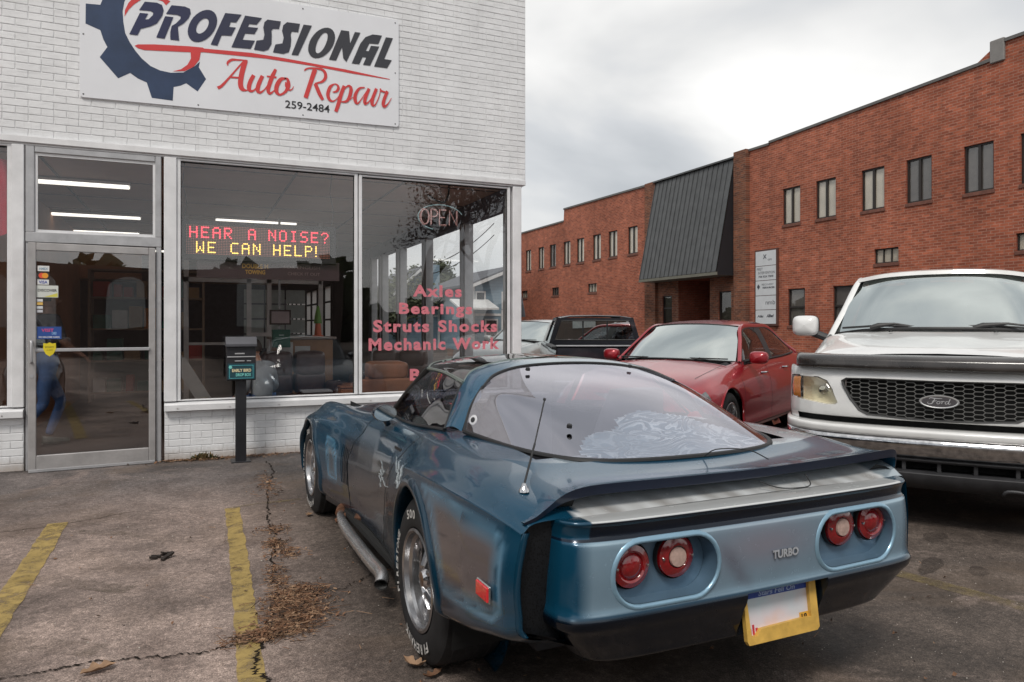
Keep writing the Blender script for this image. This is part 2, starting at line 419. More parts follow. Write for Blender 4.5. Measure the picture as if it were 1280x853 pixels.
# ---- leaf litter (nobody could count it)
M_leafs = [mat('dry leaf brown', (.17, .085, .045), .8, var=.35, vscale=30), mat('dry leaf tan', (.30, .185, .11), .8, var=.3, vscale=30),
           mat('dry leaf dark', (.06, .035, .022), .85, var=.3, vscale=30)]
def litter(name, label, spots, n, zmax=.03, twig=.35):
    g = G()
    for k in range(n):
        cx, cy, rx, ry = random.choice(spots); x = random.gauss(cx, rx); y = random.gauss(cy, ry)
        d = math.exp(-((x-cx)**2/(2*rx*rx)+(y-cy)**2/(2*ry*ry))/1.0); z = .006+random.random()*zmax*d
        a = random.uniform(0, 2*PI); g.cm = random.choice((0, 0, 1, 2))
        if random.random() < twig:
            L = random.uniform(.015, .075); w = random.uniform(.0006, .0017); dv = Vector((math.cos(a), math.sin(a), random.uniform(-.25, .25)))
            c = Vector((x, y, z+.004)); s_ = Vector((-dv.y, dv.x, 0))*w; u = Vector((0, 0, w))
            g.add([c-dv*L/2-s_, c-dv*L/2+s_, c+dv*L/2+s_*.6, c+dv*L/2-s_*.6, c-dv*L/2+u*2, c+dv*L/2+u*2], [(0, 1, 2, 3), (0, 1, 4), (1, 2, 5, 4), (0, 4, 5, 3)])
        else:
            L = random.uniform(.004, .013)*random.choice((1, 1, 1, 1.5)); w = L*random.uniform(.35, .7); dv = Vector((math.cos(a), math.sin(a), random.uniform(-.5, .5))); sv = Vector((-math.sin(a), math.cos(a), random.uniform(-.5, .5)))
            c = Vector((x, y, z+.004)); b = Vector((0, 0, random.uniform(-.006, .012)))
            g.add([c-dv*L, c-dv*L*.2+sv*w+b, c+dv*L*.5+sv*w*.7, c+dv*L, c+dv*L*.4-sv*w*.8+b, c-dv*L*.3-sv*w], [(0, 1, 5), (1, 2, 4, 5), (2, 3, 4)])
    o = g.obj(name, M_leafs, kind='stuff', label=label, category='leaf litter'); return o
litter('leaf_litter', 'brown leaf and twig litter piled by the yellow line beside the car', [(.45, 3.58, .08, .09), (.43, 3.50, .07, .10), (.38, 3.34, .09, .07), (.27, 3.26, .07, .03), (.47, 3.72, .07, .06)], 2100, .02, .7)
litter('leaf_litter', 'small patches of twigs caught in the crack ahead of the litter pile', [(.45, 4.62, .035, .05), (.49, 4.40, .05, .06), (.47, 4.95, .05, .06), (.56, 6.3, .05, .3), (.40, 4.0, .03, .12)], 800, .012, .5)
litter('leaf_litter', 'dry leaves scattered against the foot of the white brick wall', [(.08, 7.83, .14, .03), (.5, 7.86, .25, .02), (1.0, 7.8, .5, .05), (-.2, 7.86, .08, .02)], 700, .012, .5)
litter('leaf_litter', 'sparse crumbs and leaf bits strewn thinly over the parking bay', [(0, 4.6, .9, 1.0), (2.4, 1.7, .9, .5), (.9, 3.4, .3, .7)], 210, .003)
def big_leaf(x, y, L, w, rz, mi, label, curl=.02, lobes=3):
    g = G(); n = 14; rows = []
    for i in range(n+1):
        f = i/n; ww = w*math.sin(PI*min(1, f*1.02))**.7*(1+.35*math.sin(f*lobes*2*PI)); z = curl*(abs(f-.5)*2)**2
        rows.append([((f-.5)*L, s*ww/2, z+.007+abs(s)*.35*ww) for s in (-1, -.5, 0, .5, 1)])
    g.grid(rows); o = g.obj('fallen_leaf', M_leafs[mi], None, True, label=label, category='leaf'); o.location = (x, y, 0); o.rotation_euler = (0, 0, rz)
big_leaf(-.34, 3.20, .13, .055, .4, 1, 'pale curled leaf lying on the long crack at the lower left', .008)
big_leaf(.79, 2.74, .11, .05, 2.2, 1, 'curled tan leaf lying by the rear tyre of the blue car', .03)
big_leaf(.83, 2.63, .09, .035, .3, 0, 'brown curled leaf just behind the rear tyre of the blue car', .02)
big_leaf(.42, 3.42, .085, .03, .2, 1, 'flat tan leaf on the near edge of the litter pile', .004)
big_leaf(.74, 5.22, .07, .04, 1, 1, 'small pale leaf beside the front tyre of the blue car', .01)
for k_, (x_, y_, l_) in enumerate(((.50, 3.60, 'curled brown leaf on the far side of the litter pile'), (.36, 3.52, 'small brown leaf at the left of the litter pile by the yellow line'), (.48, 3.46, 'rolled tan leaf at the right of the litter pile'), (.41, 3.66, 'brown leaf at the far tip of the litter pile'))): big_leaf(x_, y_, .055, .03, k_*1.3, k_ % 2, l_, .015)
big_leaf(.55, 3.66, .05, .02, .9, 1, 'small leaf at the right tip of the crack beside the litter', .01)
# crushed dark scrap on the bay
g = G()
for k in range(9):
    a = k*.7; c = Vector((-.15+.05*math.cos(a)*random.random()*1.6, 4.62+.05*math.sin(a)*random.random()*1.2, .012+.008*random.random()))
    r_ = Vector((random.uniform(-.03, .03), random.uniform(-.02, .02), random.uniform(-.004, .012))); s_ = r_.cross(Vector((0, 0, 1)))*.45
    g.obox(c, r_, s_, (0, 0, .005))
g.obj('crushed_scrap', mat('wet dark scrap', (.02, .014, .011), .6), None, label='small crushed dark scrap lying alone on the empty bay', category='litter')
# weed at the wall foot
g = G()
for k in range(150):
    x = random.gauss(.09, .09); y = 7.85+random.uniform(-.035, .03); h = random.uniform(.03, .09)*math.exp(-((x-.09)/.13)**2); a = random.uniform(0, 6.28)
    d = Vector((math.cos(a), math.sin(a), 0)); s_ = Vector((-d.y, d.x, 0))*.006; b = Vector((x, y, .003)); g.cm = random.choice((0, 1, 1))
    g.add([b-s_, b+s_, b+d*.018+s_*1.4+Vector((0, 0, h*.7)), b+d*.035+Vector((0, 0, h)), b+d*.018-s_*1.4+Vector((0, 0, h*.7))], [(0, 1, 2, 3, 4)])
g.obj('weed', [mat('weed green', (.055, .065, .02), .8), mat('weed dry', (.15, .10, .04), .85)], None, label='low olive weed growing at the foot of the white wall', category='weed')

# ================================================================ WHITE BRICK SHOP
SIGN_GEAR=[(-0.945,4.406),(-0.947,4.216),(-0.824,4.173),(-0.799,4.089),(-0.765,4.021),(-0.829,3.914),(-0.674,3.733),(-0.571,3.799),(-0.505,3.755),(-0.427,3.726),(-0.383,3.582),(-0.197,3.577),(-0.189,3.714),(-0.128,3.735),(-0.076,3.767),(0.029,3.699),(0.107,3.834),(0.04,3.943),(0.05,4.002),(0.005,3.95),(-0.099,3.872),(-0.214,3.852),(-0.31,3.861),(-0.394,3.892),(-0.472,3.956),(-0.527,4.022),(-0.576,4.1),(-0.614,4.18),(-0.63,4.288),(-0.636,4.386),(-0.62,4.487),(-0.582,4.58),(-0.527,4.64),(-0.527,4.751),(-0.658,4.677),(-0.754,4.719),(-0.85,4.591),(-0.792,4.511),(-0.824,4.416)]
SIGN_ARC=[(-0.62,4.339),(-0.616,4.402),(-0.587,4.475),(-0.543,4.538),(-0.461,4.603),(-0.338,4.62),(-0.219,4.56),(-0.257,4.513),(-0.287,4.547),(-0.36,4.559),(-0.472,4.533),(-0.538,4.471),(-0.582,4.414)]
SIGN_LET=[[(-0.494,4.423),(-0.444,4.514),(-0.338,4.523),(-0.293,4.509),(-0.278,4.461),(-0.29,4.403),(-0.338,4.319),(-0.394,4.281),(-0.48,4.242),(-0.508,4.175),(-0.579,4.174),(-0.487,4.397),(-0.414,4.402),(-0.444,4.339),(-0.411,4.348),(-0.374,4.394),(-0.369,4.418),(-0.394,4.432)],[(-0.257,4.427),(-0.208,4.522),(-0.087,4.53),(-0.041,4.516),(-0.034,4.473),(-0.053,4.418),(-0.099,4.36),(-0.151,4.317),(-0.147,4.269),(-0.139,4.182),(-0.219,4.18),(-0.219,4.255),(-0.206,4.317),(-0.168,4.348),(-0.128,4.399),(-0.124,4.425),(-0.157,4.435)],[(-0.265,4.403),(-0.191,4.407),(-0.27,4.18),(-0.344,4.18)],[(0.287,4.531),(0.444,4.542),(0.391,4.452),(0.339,4.447),(0.324,4.396),(0.388,4.4),(0.346,4.309),(0.253,4.298),(0.213,4.187),(0.15,4.189)],[(0.477,4.538),(0.643,4.541),(0.589,4.463),(0.517,4.458),(0.505,4.426),(0.604,4.433),(0.569,4.362),(0.477,4.354),(0.453,4.286),(0.573,4.295),(0.532,4.204),(0.346,4.192)],[(0.83,4.538),(0.697,4.535),(0.666,4.502),(0.655,4.443),(0.666,4.372),(0.655,4.318),(0.589,4.298),(0.563,4.201),(0.658,4.199),(0.705,4.223),(0.736,4.285),(0.739,4.367),(0.736,4.424),(0.751,4.448),(0.811,4.455)],[(1.024,4.546),(0.893,4.541),(0.853,4.501),(0.842,4.442),(0.858,4.37),(0.845,4.31),(0.775,4.288),(0.751,4.202),(0.853,4.201),(0.909,4.226),(0.928,4.29),(0.934,4.366),(0.929,4.423),(0.941,4.45),(1.005,4.453)],[(1.061,4.544),(1.147,4.547),(1.005,4.208),(0.937,4.204)],[(1.456,4.551),(1.541,4.553),(1.553,4.422),(1.604,4.555),(1.665,4.557),(1.512,4.213),(1.478,4.249),(1.465,4.366),(1.401,4.212),(1.326,4.212)],[(1.904,4.565),(1.799,4.56),(1.72,4.518),(1.665,4.44),(1.57,4.208),(1.652,4.209),(1.689,4.294),(1.729,4.295),(1.693,4.209),(1.772,4.212),(1.874,4.438),(1.781,4.432),(1.755,4.368),(1.724,4.368),(1.764,4.456),(1.863,4.463)],[(1.948,4.553),(2.028,4.555),(1.93,4.308),(2.015,4.308),(1.962,4.211),(1.816,4.209)]]
SIGN_RING=[([(0.197,4.368),(0.207,4.406),(0.211,4.443),(0.207,4.475),(0.197,4.502),(0.181,4.521),(0.159,4.533),(0.133,4.536),(0.104,4.53),(0.074,4.516),(0.044,4.495),(0.015,4.467),(-0.011,4.434),(-0.032,4.397),(-0.048,4.359),(-0.058,4.321),(-0.062,4.286),(-0.058,4.254),(-0.048,4.228),(-0.032,4.208),(-0.011,4.196),(0.014,4.193),(0.043,4.198),(0.073,4.211),(0.104,4.232),(0.133,4.26),(0.159,4.293),(0.18,4.33)],[(0.122,4.364),(0.128,4.382),(0.132,4.4),(0.132,4.415),(0.13,4.428),(0.125,4.438),(0.117,4.444),(0.107,4.446),(0.095,4.444),(0.083,4.438),(0.07,4.428),(0.057,4.415),(0.045,4.399),(0.034,4.382),(0.025,4.364),(0.019,4.345),(0.016,4.328),(0.015,4.312),(0.018,4.299),(0.023,4.29),(0.03,4.284),(0.04,4.281),(0.052,4.283),(0.064,4.289),(0.078,4.299),(0.091,4.312),(0.103,4.328),(0.113,4.345)]),([(1.374,4.382),(1.386,4.421),(1.391,4.458),(1.388,4.49),(1.379,4.518),(1.363,4.538),(1.341,4.55),(1.314,4.553),(1.285,4.548),(1.253,4.534),(1.222,4.513),(1.192,4.485),(1.165,4.451),(1.142,4.415),(1.124,4.376),(1.113,4.338),(1.108,4.302),(1.11,4.269),(1.12,4.243),(1.135,4.222),(1.157,4.21),(1.183,4.206),(1.212,4.211),(1.243,4.224),(1.275,4.245),(1.305,4.273),(1.333,4.306),(1.356,4.343)],[(1.294,4.378),(1.303,4.404),(1.309,4.43),(1.312,4.452),(1.312,4.471),(1.309,4.485),(1.302,4.494),(1.293,4.497),(1.281,4.495),(1.268,4.486),(1.254,4.472),(1.24,4.454),(1.226,4.431),(1.213,4.406),(1.202,4.38),(1.194,4.354),(1.188,4.329),(1.185,4.307),(1.185,4.288),(1.188,4.274),(1.195,4.265),(1.204,4.261),(1.215,4.264),(1.228,4.272),(1.242,4.286),(1.257,4.305),(1.271,4.327),(1.283,4.352)])]
SIGN_SWOOSH=[(-0.532,4.07),(-0.505,4.087),(-0.36,4.11),(-0.041,4.141),(0.076,4.147),(0.088,4.139),(0.535,4.164),(0.845,4.159),(1.15,4.146),(1.498,4.132),(1.992,4.095),(1.992,4.088),(1.583,4.097),(1.15,4.119),(0.689,4.127),(0.088,4.101),(0.058,4.096),(0.046,4.02),(-0.006,3.942),(-0.087,3.886),(-0.197,3.868),(-0.122,3.9),(-0.064,3.953),(-0.032,4.021),(-0.035,4.082),(-0.45,4.04),(-0.505,4.05)]
SIGN_SCRIPT=[[(0.216,3.757,0.0315),(0.257,3.789,0.027),(0.341,3.899,0.018),(0.459,4.06,0.0135),(0.493,4.083,0.0072)],[(0.311,3.998,0.0072),(0.311,4.029,0.0225),(0.349,4.064,0.0252),(0.408,4.072,0.018),(0.501,4.08,0.009)],[(0.48,4.077,0.0495),(0.446,3.941,0.0495),(0.433,3.831,0.0495),(0.45,3.779,0.045),(0.493,3.771,0.0135),(0.514,3.787,0.009)],[(0.328,3.884,0.018),(0.416,3.89,0.018)],[(0.561,3.937,0.036),(0.527,3.862,0.0405),(0.514,3.796,0.0405),(0.535,3.768,0.027),(0.578,3.796,0.0135),(0.63,3.894,0.0108)],[(0.647,3.942,0.036),(0.612,3.855,0.0405),(0.599,3.79,0.0405),(0.621,3.765,0.027),(0.664,3.798,0.0126),(0.708,3.868,0.009)],[(0.778,4.029,0.027),(0.743,3.946,0.0405),(0.712,3.85,0.0405),(0.703,3.794,0.036),(0.721,3.769,0.027),(0.76,3.802,0.0108),(0.795,3.861,0.009)],[(0.689,3.943,0.0162),(0.786,3.945,0.0198)],[(0.883,3.947,0.018),(0.83,3.931,0.036),(0.791,3.861,0.0432),(0.786,3.796,0.0405),(0.821,3.768,0.0225),(0.875,3.807,0.027),(0.906,3.876,0.0405),(0.897,3.94,0.027),(0.866,3.949,0.0135)],[(0.879,3.91,0.0108),(0.883,3.864,0.0225),(0.91,3.831,0.018),(0.941,3.839,0.0108),(0.959,3.874,0.0054)],[(1.069,4.053,0.0064),(1.081,4.071,0.0161),(1.118,4.089,0.0161),(1.191,4.098,0.0201),(1.257,4.092,0.0281),(1.288,4.054,0.0321),(1.285,4.003,0.0321),(1.248,3.961,0.0241),(1.175,3.934,0.012)],[(1.179,4.085,0.0482),(1.134,3.941,0.0442),(1.081,3.768,0.0442)],[(1.183,3.931,0.0401),(1.224,3.835,0.0401),(1.261,3.769,0.0321)],[(1.364,3.866,0.0096),(1.406,3.88,0.0241),(1.427,3.921,0.0281),(1.414,3.949,0.0201),(1.385,3.956,0.012),(1.339,3.918,0.0321),(1.314,3.839,0.0361),(1.331,3.782,0.0321),(1.373,3.77,0.0161),(1.423,3.819,0.008),(1.465,3.909,0.008)],[(1.49,3.951,0.0361),(1.456,3.857,0.0401),(1.423,3.734,0.0401),(1.398,3.659,0.0361)],[(1.473,3.902,0.008),(1.532,3.957,0.0201),(1.562,3.931,0.0361),(1.549,3.852,0.0361),(1.515,3.788,0.0281),(1.456,3.772,0.012)],[(1.515,3.78,0.0096),(1.583,3.839,0.008)],[(1.712,3.963,0.012),(1.652,3.943,0.0241),(1.609,3.868,0.0361),(1.609,3.8,0.0361),(1.634,3.777,0.0201),(1.677,3.834,0.0096),(1.746,3.947,0.008)],[(1.759,3.957,0.0321),(1.716,3.839,0.0361),(1.716,3.787,0.0321),(1.746,3.8,0.0161),(1.781,3.847,0.0096),(1.816,3.921,0.008)],[(1.842,3.968,0.0321),(1.799,3.85,0.0361),(1.794,3.789,0.0361),(1.825,3.784,0.0161),(1.868,3.876,0.0096),(1.89,3.966,0.0096)],[(1.882,3.973,0.0161),(1.899,3.949,0.0201),(1.948,3.943,0.0161),(1.965,3.954,0.0241)],[(1.965,3.954,0.0321),(1.93,3.866,0.0361),(1.917,3.804,0.0361),(1.934,3.78,0.0281),(1.974,3.82,0.012),(2.01,3.885,0.0064)]]

def m_whitebrick(name, col=(.74, .745, .755), bump=.5):
    m = bpy.data.materials.new(name); t = NT(m); p = t.world()
    a = t.noise(p, 2.2, 5, .6); b = t.noise(p, 30, 5, .7); mp = t.mapping(p, (3, 3, 18)); d = t.noise(mp, 2.0, 5, .7)
    c = t.ramp(a, [(.3, tuple(x*.90 for x in col)), (.7, tuple(min(1, x*1.06) for x in col))])
    st = t.ramp(d, [(.52, 0.0), (.72, .35)]); c = t.mix(st, c, (.38, .38, .385)); dr = t.noise(t.mapping(p, (9, 9, .55)), 1.6, 5, .65); c = t.mix(t.ramp(dr, [(.56, 0.0), (.76, .32)]), c, (.42, .41, .40))
    sx = t.n('SeparateXYZ'); t.l(p, sx.inputs[0])
    low = t.ramp(t.math('ADD', sx.outputs[2], t.math('MULTIPLY', b, .12)), [(.07, .6), (.19, 0.0)]); c = t.mix(low, c, (.26, .18, .12))
    chip = t.ramp(t.noise(p, 55, 4, .7), [(.70, 0.0), (.74, .7)]); c = t.mix(chip, c, (.22, .19, .18))
    t.bsdf(c, .55, 0, .4, 0, t.bump(b, bump, .006)); return m
M_wbrick = m_whitebrick('white painted brick')
M_wmort = m_whitebrick('white painted mortar', (.68, .685, .69))
M_alu = mat('satin aluminium frame', (.42, .42, .43), .42, .35, var=.12, vscale=9, bump=.08)
M_wfr = mat('chalky white metal trim', (.70, .70, .71), .5, .05, var=.10, vscale=5, bump=.1, bscale=30)
M_blackgap = mat('black gap', (.01, .01, .01), .9)
M_pane = glass('shop window glass', (.985, .985, .985), .058, 0.0, .06)
YF = 7.92
shop = root('brick_shop', 'white painted brick auto repair shop with large windows and glass door', 'shop building', (0, YF, 0))
LO = lambda g: g.xform(Matrix.Translation((0, -YF, 0)))
# wall core: mortar plane behind the bricks
g = G()
g.box(-7, 3.669, YF+.0005, YF+.22, 3.10, 6.3); LO(g).obj('wall', M_wmort, shop)
g = G(); g.box(-7, -1.445, YF+.0005, YF+.2, 0, .50); LO(g).obj('low_wall', M_wmort, shop)
g = G(); g.box(-.272, 3.62, YF+.0005, YF+.2, 0, .50); LO(g).obj('low_wall', M_wmort, shop)
g = G(); g.box(-7.02, 3.70, YF-.03, YF+.26, 6.3, 6.38); LO(g).obj('coping', M_wfr, shop)
# rest of the building shell
M_roofd = mat('roof felt', (.06, .06, .06), .9)
g = G(); g.box(-7, 3.66, YF+.22, 31.5, 6.1, 6.2); LO(g).obj('roof', M_roofd, shop)
g = G(); g.box(3.50, 3.66, 8.3, 31.4, 3.0, 6.29); g.box(3.48, 3.66, 15.62, 20.2, 0, 3.0); g.box(3.48, 3.66, 20.2, 31.4, 0, 1.02); g.box(3.48, 3.66, 20.2, 31.4, 2.5, 3.0)
g.box(3.50, 3.66, 8.1, 15.62, 0, .45); g.box(3.50, 3.66, 8.1, 15.62, 2.80, 3.0)
g.box(-7.1, -6.95, YF, 31.6, 0, 6.3); g.box(-7, 3.6, 31.4, 31.6, 0, 6.3)
LO(g).obj('side_wall', mat('dark painted inner wall', (.16, .16, .19), .7), shop)
# individual bricks: 4 slightly different meshes shared
BW, BH, MT = .203, .0677, .0055
bmesh_v = []
for k in range(5):
    g = G(); r = random.Random(k); w, h = BW-MT, BH-MT; d = .0042
    j = lambda: r.uniform(-.0026, .0012); f = .0035
    back = [(-w/2+j(), .02, -h/2+j()), (w/2+j(), .02, -h/2+j()), (w/2+j(), .02, h/2+j()), (-w/2+j(), .02, h/2+j())]
    mid_ = [(x, -.001, z) for x, _, z in back]
    fr = [(x*(1-f*2/w), -d+j()*.6, z*(1-f*2/h)) for x, _, z in back]
    g.add(back+mid_+fr, [(0, 1, 5, 4), (1, 2, 6, 5), (2, 3, 7, 6), (3, 0, 4, 7), (4, 5, 9, 8), (5, 6, 10, 9), (6, 7, 11, 10), (7, 4, 8, 11), (8, 9, 10, 11)])
    bmesh_v.append(g)
bme = [b.mesh('brick', M_wbrick) for b in bmesh_v]
rest = G(); n_ind = 0; cand = []
def brick_rows(x0, x1, z0, z1):
    nrow = int(round((z1-z0)/BH)); hh = (z1-z0)/nrow
    for i in range(nrow):
        z = z0+(i+.5)*hh; off = (BW/2 if i % 2 else 0); hdr = (i % 7 == 3)
        bw = BW/2 if hdr else BW; x = x1 - (off if not hdr else 0); first = True
        if off and not hdr: cand.append((x1-off/2, z, (off-MT)/(BW-MT), hh/BH)); 
        while x-bw > x0-1e-6:
            cand.append((x-bw/2, z, (bw-MT)/(BW-MT), hh/BH)); x -= bw
        if x-x0 > .03: cand.append(((x+x0)/2, z, (x-x0-MT)/(BW-MT), hh/BH))
brick_rows(-6.9, 3.667, 3.10, 6.28); brick_rows(-6.9, -1.445, 0.0, .495); brick_rows(-.272, 3.62, 0.0, .495)
CA, SA = math.cos(math.radians(23.8)), math.sin(math.radians(23.8))
def seen(x, z):
    xc = x*CA-YF*SA; zc = x*SA+YF*CA
    if zc < 1: return 9e9
    px, py = 640+900*xc/zc, 408-900*(z-1.34)/zc
    if px < -15 or px > 665 or py < -8: return 9e9
    if -.99 < x < 2.09 and 3.6 < z < 4.7: return 9e8       # behind the sign board
    if x > .95 and z < 1: return 9e8                        # behind the parked car
    return zc
cand.sort(key=lambda c: seen(c[0], c[1]))
for q, (x, z, sx_, sz_) in enumerate(cand):
    k = random.randrange(5)
    if q < 300 and seen(x, z) < 9e8:
        inst(bme[k], 'brick', shop, (x, 0, z), (0, 0, 0), (sx_*random.choice((1, 1, .996)), 1, sz_))
    else:
        rest.add([(vx*sx_+x, vy+YF, vz*sz_+z) for vx, vy, vz in bmesh_v[k].v], bmesh_v[k].f)
LO(rest).obj('bricks', M_wbrick, shop, kind='stuff')

# header, sills, pilasters
g = G(); g.cbox(-7, 3.655, YF-.045, YF+.10, 3.035, 3.095, .004); g.cbox(-7, 3.62, YF-.02, YF+.12, 3.015, 3.034, .003); LO(g).obj('lintel', M_wfr, shop)
def sill(x0, x1):
    g = G(); pr = [(-.075, .502), (-.075, .558), (-.055, .572), (.06, .592), (.06, .502)]
    g.prism([(x0, y, z) for y, z in pr], (x1-x0, 0, 0)); o = g.obj('window_sill', M_wfr, shop)
    h = G(); xx = x0+.12
    while xx < x1: h.lathe([(0, -.002), (.006, -.001), (.006, .004)], (xx, -.076, .524), (0, -1, 0), 8); xx += .48
    h.obj('screw', mat('rusty screw', (.12, .06, .04), .7), o)
sill(-7, -1.44); sill(-.272, 3.62)
for x0, x1 in ((-1.536, -1.437), (-.276, -.161), (3.493, 3.603)):
    g = G(); z0 = .593 if x0 > -.3 and x0 < 3 or x0 < -1 else .593
    g.cbox(x0, x1, -.035, .09, z0, 3.014, .006); g.obj('pilaster', M_wfr, shop)
g = G(); g.box(3.49, 3.61, .0, .12, .0, .50); g.obj('corner_post', M_wfr, shop)

def window(x0, x1, z0, z1, fw=.036, y=.02, leftmull=True):
    """x0..x1 is the clear glass; frame lies around it"""
    w = bpy.data.objects.new('window', None); COL.objects.link(w); w.parent = shop
    g = G(); g.cbox(x0-fw, x0, y-.035, y+.05, z0-.01, z1+.02, .004); g.cbox(x1, x1+fw, y-.035, y+.05, z0-.01, z1+.02, .004)
    g.cbox(x0-fw+.001, x1+fw-.001, y-.03, y+.045, z1, z1+.019, .004); g.cbox(x0-fw+.001, x1+fw-.001, y-.03, y+.045, z0-.011, z0, .003)
    g.obj('frame', M_wfr, w)
    g = G(); e_ = .006
    g.box(x0, x0+e_, y-.012, y+.02, z0, z1); g.box(x1-e_, x1, y-.012, y+.02, z0, z1); g.box(x0+e_, x1-e_, y-.012, y+.02, z1-e_*1.6, z1)
    g.obj('gasket', M_blackgap, w)
    g = G(); g.box(x0, x1, y, y+.006, z0, z1); g.obj('pane', M_pane, w); return w
win_l = window(-3.9, -1.572, .604, 2.995); win_1 = window(-.125, 1.603, .604, 2.992); win_2 = window(1.687, 3.43, .604, 2.985)

# ---- door with transom
M_door = mat('worn aluminium door', (.40, .385, .38), .45, .4, var=.14, vscale=7, bump=.12)
dz = bpy.data.objects.new('transom', None); COL.objects.link(dz); dz.parent = shop
g = G(); g.cbox(-1.428, -1.358, -.03, .08, 2.215, 3.013, .005); g.cbox(-.352, -.300, -.03, .08, 2.215, 3.013, .005)
g.cbox(-1.356, -.354, -.028, .07, 2.955, 3.012, .005); g.cbox(-1.428, -.300, -.032, .08, 2.118, 2.214, .005)
g.cbox(-1.428, -1.397, -.02, .08, .0, 2.117, .004); g.cbox(-.345, -.300, -.03, .08, .0, 2.117, .004)
g.obj('frame', M_alu, dz)
g = G(); g.box(-1.357, -1.335, -.01, .02, 2.216, 2.954); g.box(-.375, -.353, -.01, .02, 2.216, 2.954); g.box(-1.334, -.376, -.01, .02, 2.928, 2.954); g.box(-1.334, -.376, -.01, .02, 2.216, 2.24); g.obj('glazing_bead', M_wfr, dz)
g = G(); g.box(-1.334, -.376, .004, .010, 2.24, 2.928); g.obj('pane', M_pane, dz)
DW = 1.045
door = bpy.data.objects.new('door', None); COL.objects.link(door); door.parent = shop; door.location = (-.349, -.015, 0); door.rotation_euler = (0, 0, math.radians(5.2))
# local door frame: hinge at x=0, leaf runs to x=-DW, outside is -y
g = G(); st_ = .062
g.cbox(-DW, -DW+st_, -.045, 0, .012, 2.105, .005); g.cbox(-st_, -.004, -.045, 0, .012, 2.105, .005)
g.cbox(-DW+st_+.0005, -st_-.0005, -.044, -.001, 2.035, 2.105, .005); g.cbox(-DW+st_+.0005, -st_-.0005, -.044, -.001, .012, .155, .005)
g.obj('stile_and_rail', M_door, door)
g = G(); g.box(-DW+st_, -st_, -.026, -.020, .155, 2.035); M_dpane = glass('door glass', (.84, .84, .85), .11, 0.0, .05); g.obj('pane', M_dpane, door)
g = G(); g.cbox(-DW+.004, -.01, -.052, -.046, .004, .03, .002); g.obj('kick_strip', M_alu, door)
g = G(); g.cbox(-DW+.055, -.055, -.070, -.046, 1.105, 1.135, .004); g.obj('push_bar', M_alu, door)
g = G(); xh = -DW+.028
g.tube([(xh, -.046, 1.20), (xh, -.095, 1.20), (xh+.004, -.105, 1.19), (xh+.004, -.105, 1.02), (xh, -.095, 1.01), (xh, -.046, 1.01)], .011, 10)
g.lathe([(.0, .004), (.017, .004), (.017, 0)], (xh, -.046, .885), (0, -1, 0), 16); g.lathe([(.0, .003), (.007, .003), (.007, 0)], (xh+.002, -.046, 1.105), (0, -1, 0), 12)
g.obj('handle', M_alu, door, True)
# stickers on the door glass (outer side faces -y)
def sticker(x0, x1, z0, z1, col, texts=(), name='sticker', rough=.5, extra=None):
    """texts: (body, fx0, fz0, fw, fh, colour)"""
    mats = [mat('sticker %s' % (str(col)), col, rough, var=.05)]; g = G(); y = -.0275
    g.add([(x0, y, z0), (x1, y, z0), (x1, y, z1), (x0, y, z1)], [(0, 1, 2, 3)])
    for b, fx, fz, fw, fh, tc_ in texts:
        mats.append(mat('print %s' % (str(tc_)), tc_, .5, var=.02)); g.cm = len(mats)-1; W_, H_ = x1-x0, z1-z0
        if b == 'disc': g.lathe([(0, 0), (fw*H_, 0)], (x0+fx*W_, y-.0008-.0003*g.cm, z0+fz*H_), (0, -1, 0), 18)
        elif b == 'bar': g.add([(x0+fx*W_, y-.0009, z0+fz*H_), (x0+(fx+fw)*W_, y-.0009, z0+fz*H_), (x0+(fx+fw)*W_, y-.0009, z0+(fz+fh)*H_), (x0+fx*W_, y-.0009, z0+(fz+fh)*H_)], [(0, 1, 2, 3)])
        elif b == 'tri': g.add([(x0+fx*W_, y-.0009, z0+fz*H_), (x0+(fx+fw)*W_, y-.0009, z0+fz*H_), (x0+(fx+fw)*W_, y-.0009, z0+(fz+fh)*H_)], [(0, 1, 2)])
        else: text_on(g, b, (x0+fx*W_, y-.0015, z0+fz*H_), (1, 0, 0), (0, 0, 1), fw*W_, fh*H_, offset=.02)
    return g.obj(name, mats, door)
white = (.72, .72, .70); blk = (.03, .03, .03); X0 = -DW+st_+.006
sticker(X0+.005, X0+.095, 1.845, 1.895, white, [('AMEX', .1, .25, .8, .45, (.25, .35, .45))])
sticker(X0+.005, X0+.095, 1.775, 1.835, blk, [('disc', .36, .5, .42, 0, (.75, .08, .04)), ('disc', .64, .5, .42, 0, (.8, .33, .03))])
sticker(X0+.003, X0+.092, 1.722, 1.768, white, [('VISA', .12, .2, .76, .6, (.03, .06, .35))])
sticker(X0-.004, X0+.165, 1.605, 1.715, (.62, .64, .60), [('DISCOVER', .06, .48, .88, .22, (.05, .05, .05)), ('tri', .35, .04, .62, .34, (.65, .60, .10))])
for k, (c1, z_) in enumerate((((.65, .65, .65), 1.565), ((.7, .45, .12), 1.535), ((.62, .64, .66), 1.500), ((.55, .55, .58), 1.466))):
    sticker(X0-.002, X0+.045, z_, z_+.024, c1)
sticker(X0+.0, X0+.19, 1.222, 1.335, (.02, .07, .28), [('VISIT', .18, .58, .5, .26, (.65, .08, .22)), ('CARD', .6, .35, .2, .22, (.3, .5, .8)), ('WE WELCOME CARDS', .06, .08, .86, .14, (.7, .7, .75))])
g = G(); zc_ = 1.13; xs_ = X0+.10; pl = [(-.048, .055), (-.02, .05), (0, .062), (.02, .05), (.048, .055), (.05, 0), (.03, -.045), (0, -.068), (-.03, -.045), (-.05, 0)]
g.add([(xs_+a, -.0282 if False else -.0715, zc_+b) for a, b in pl], [tuple(range(10))]); g.cm = 1
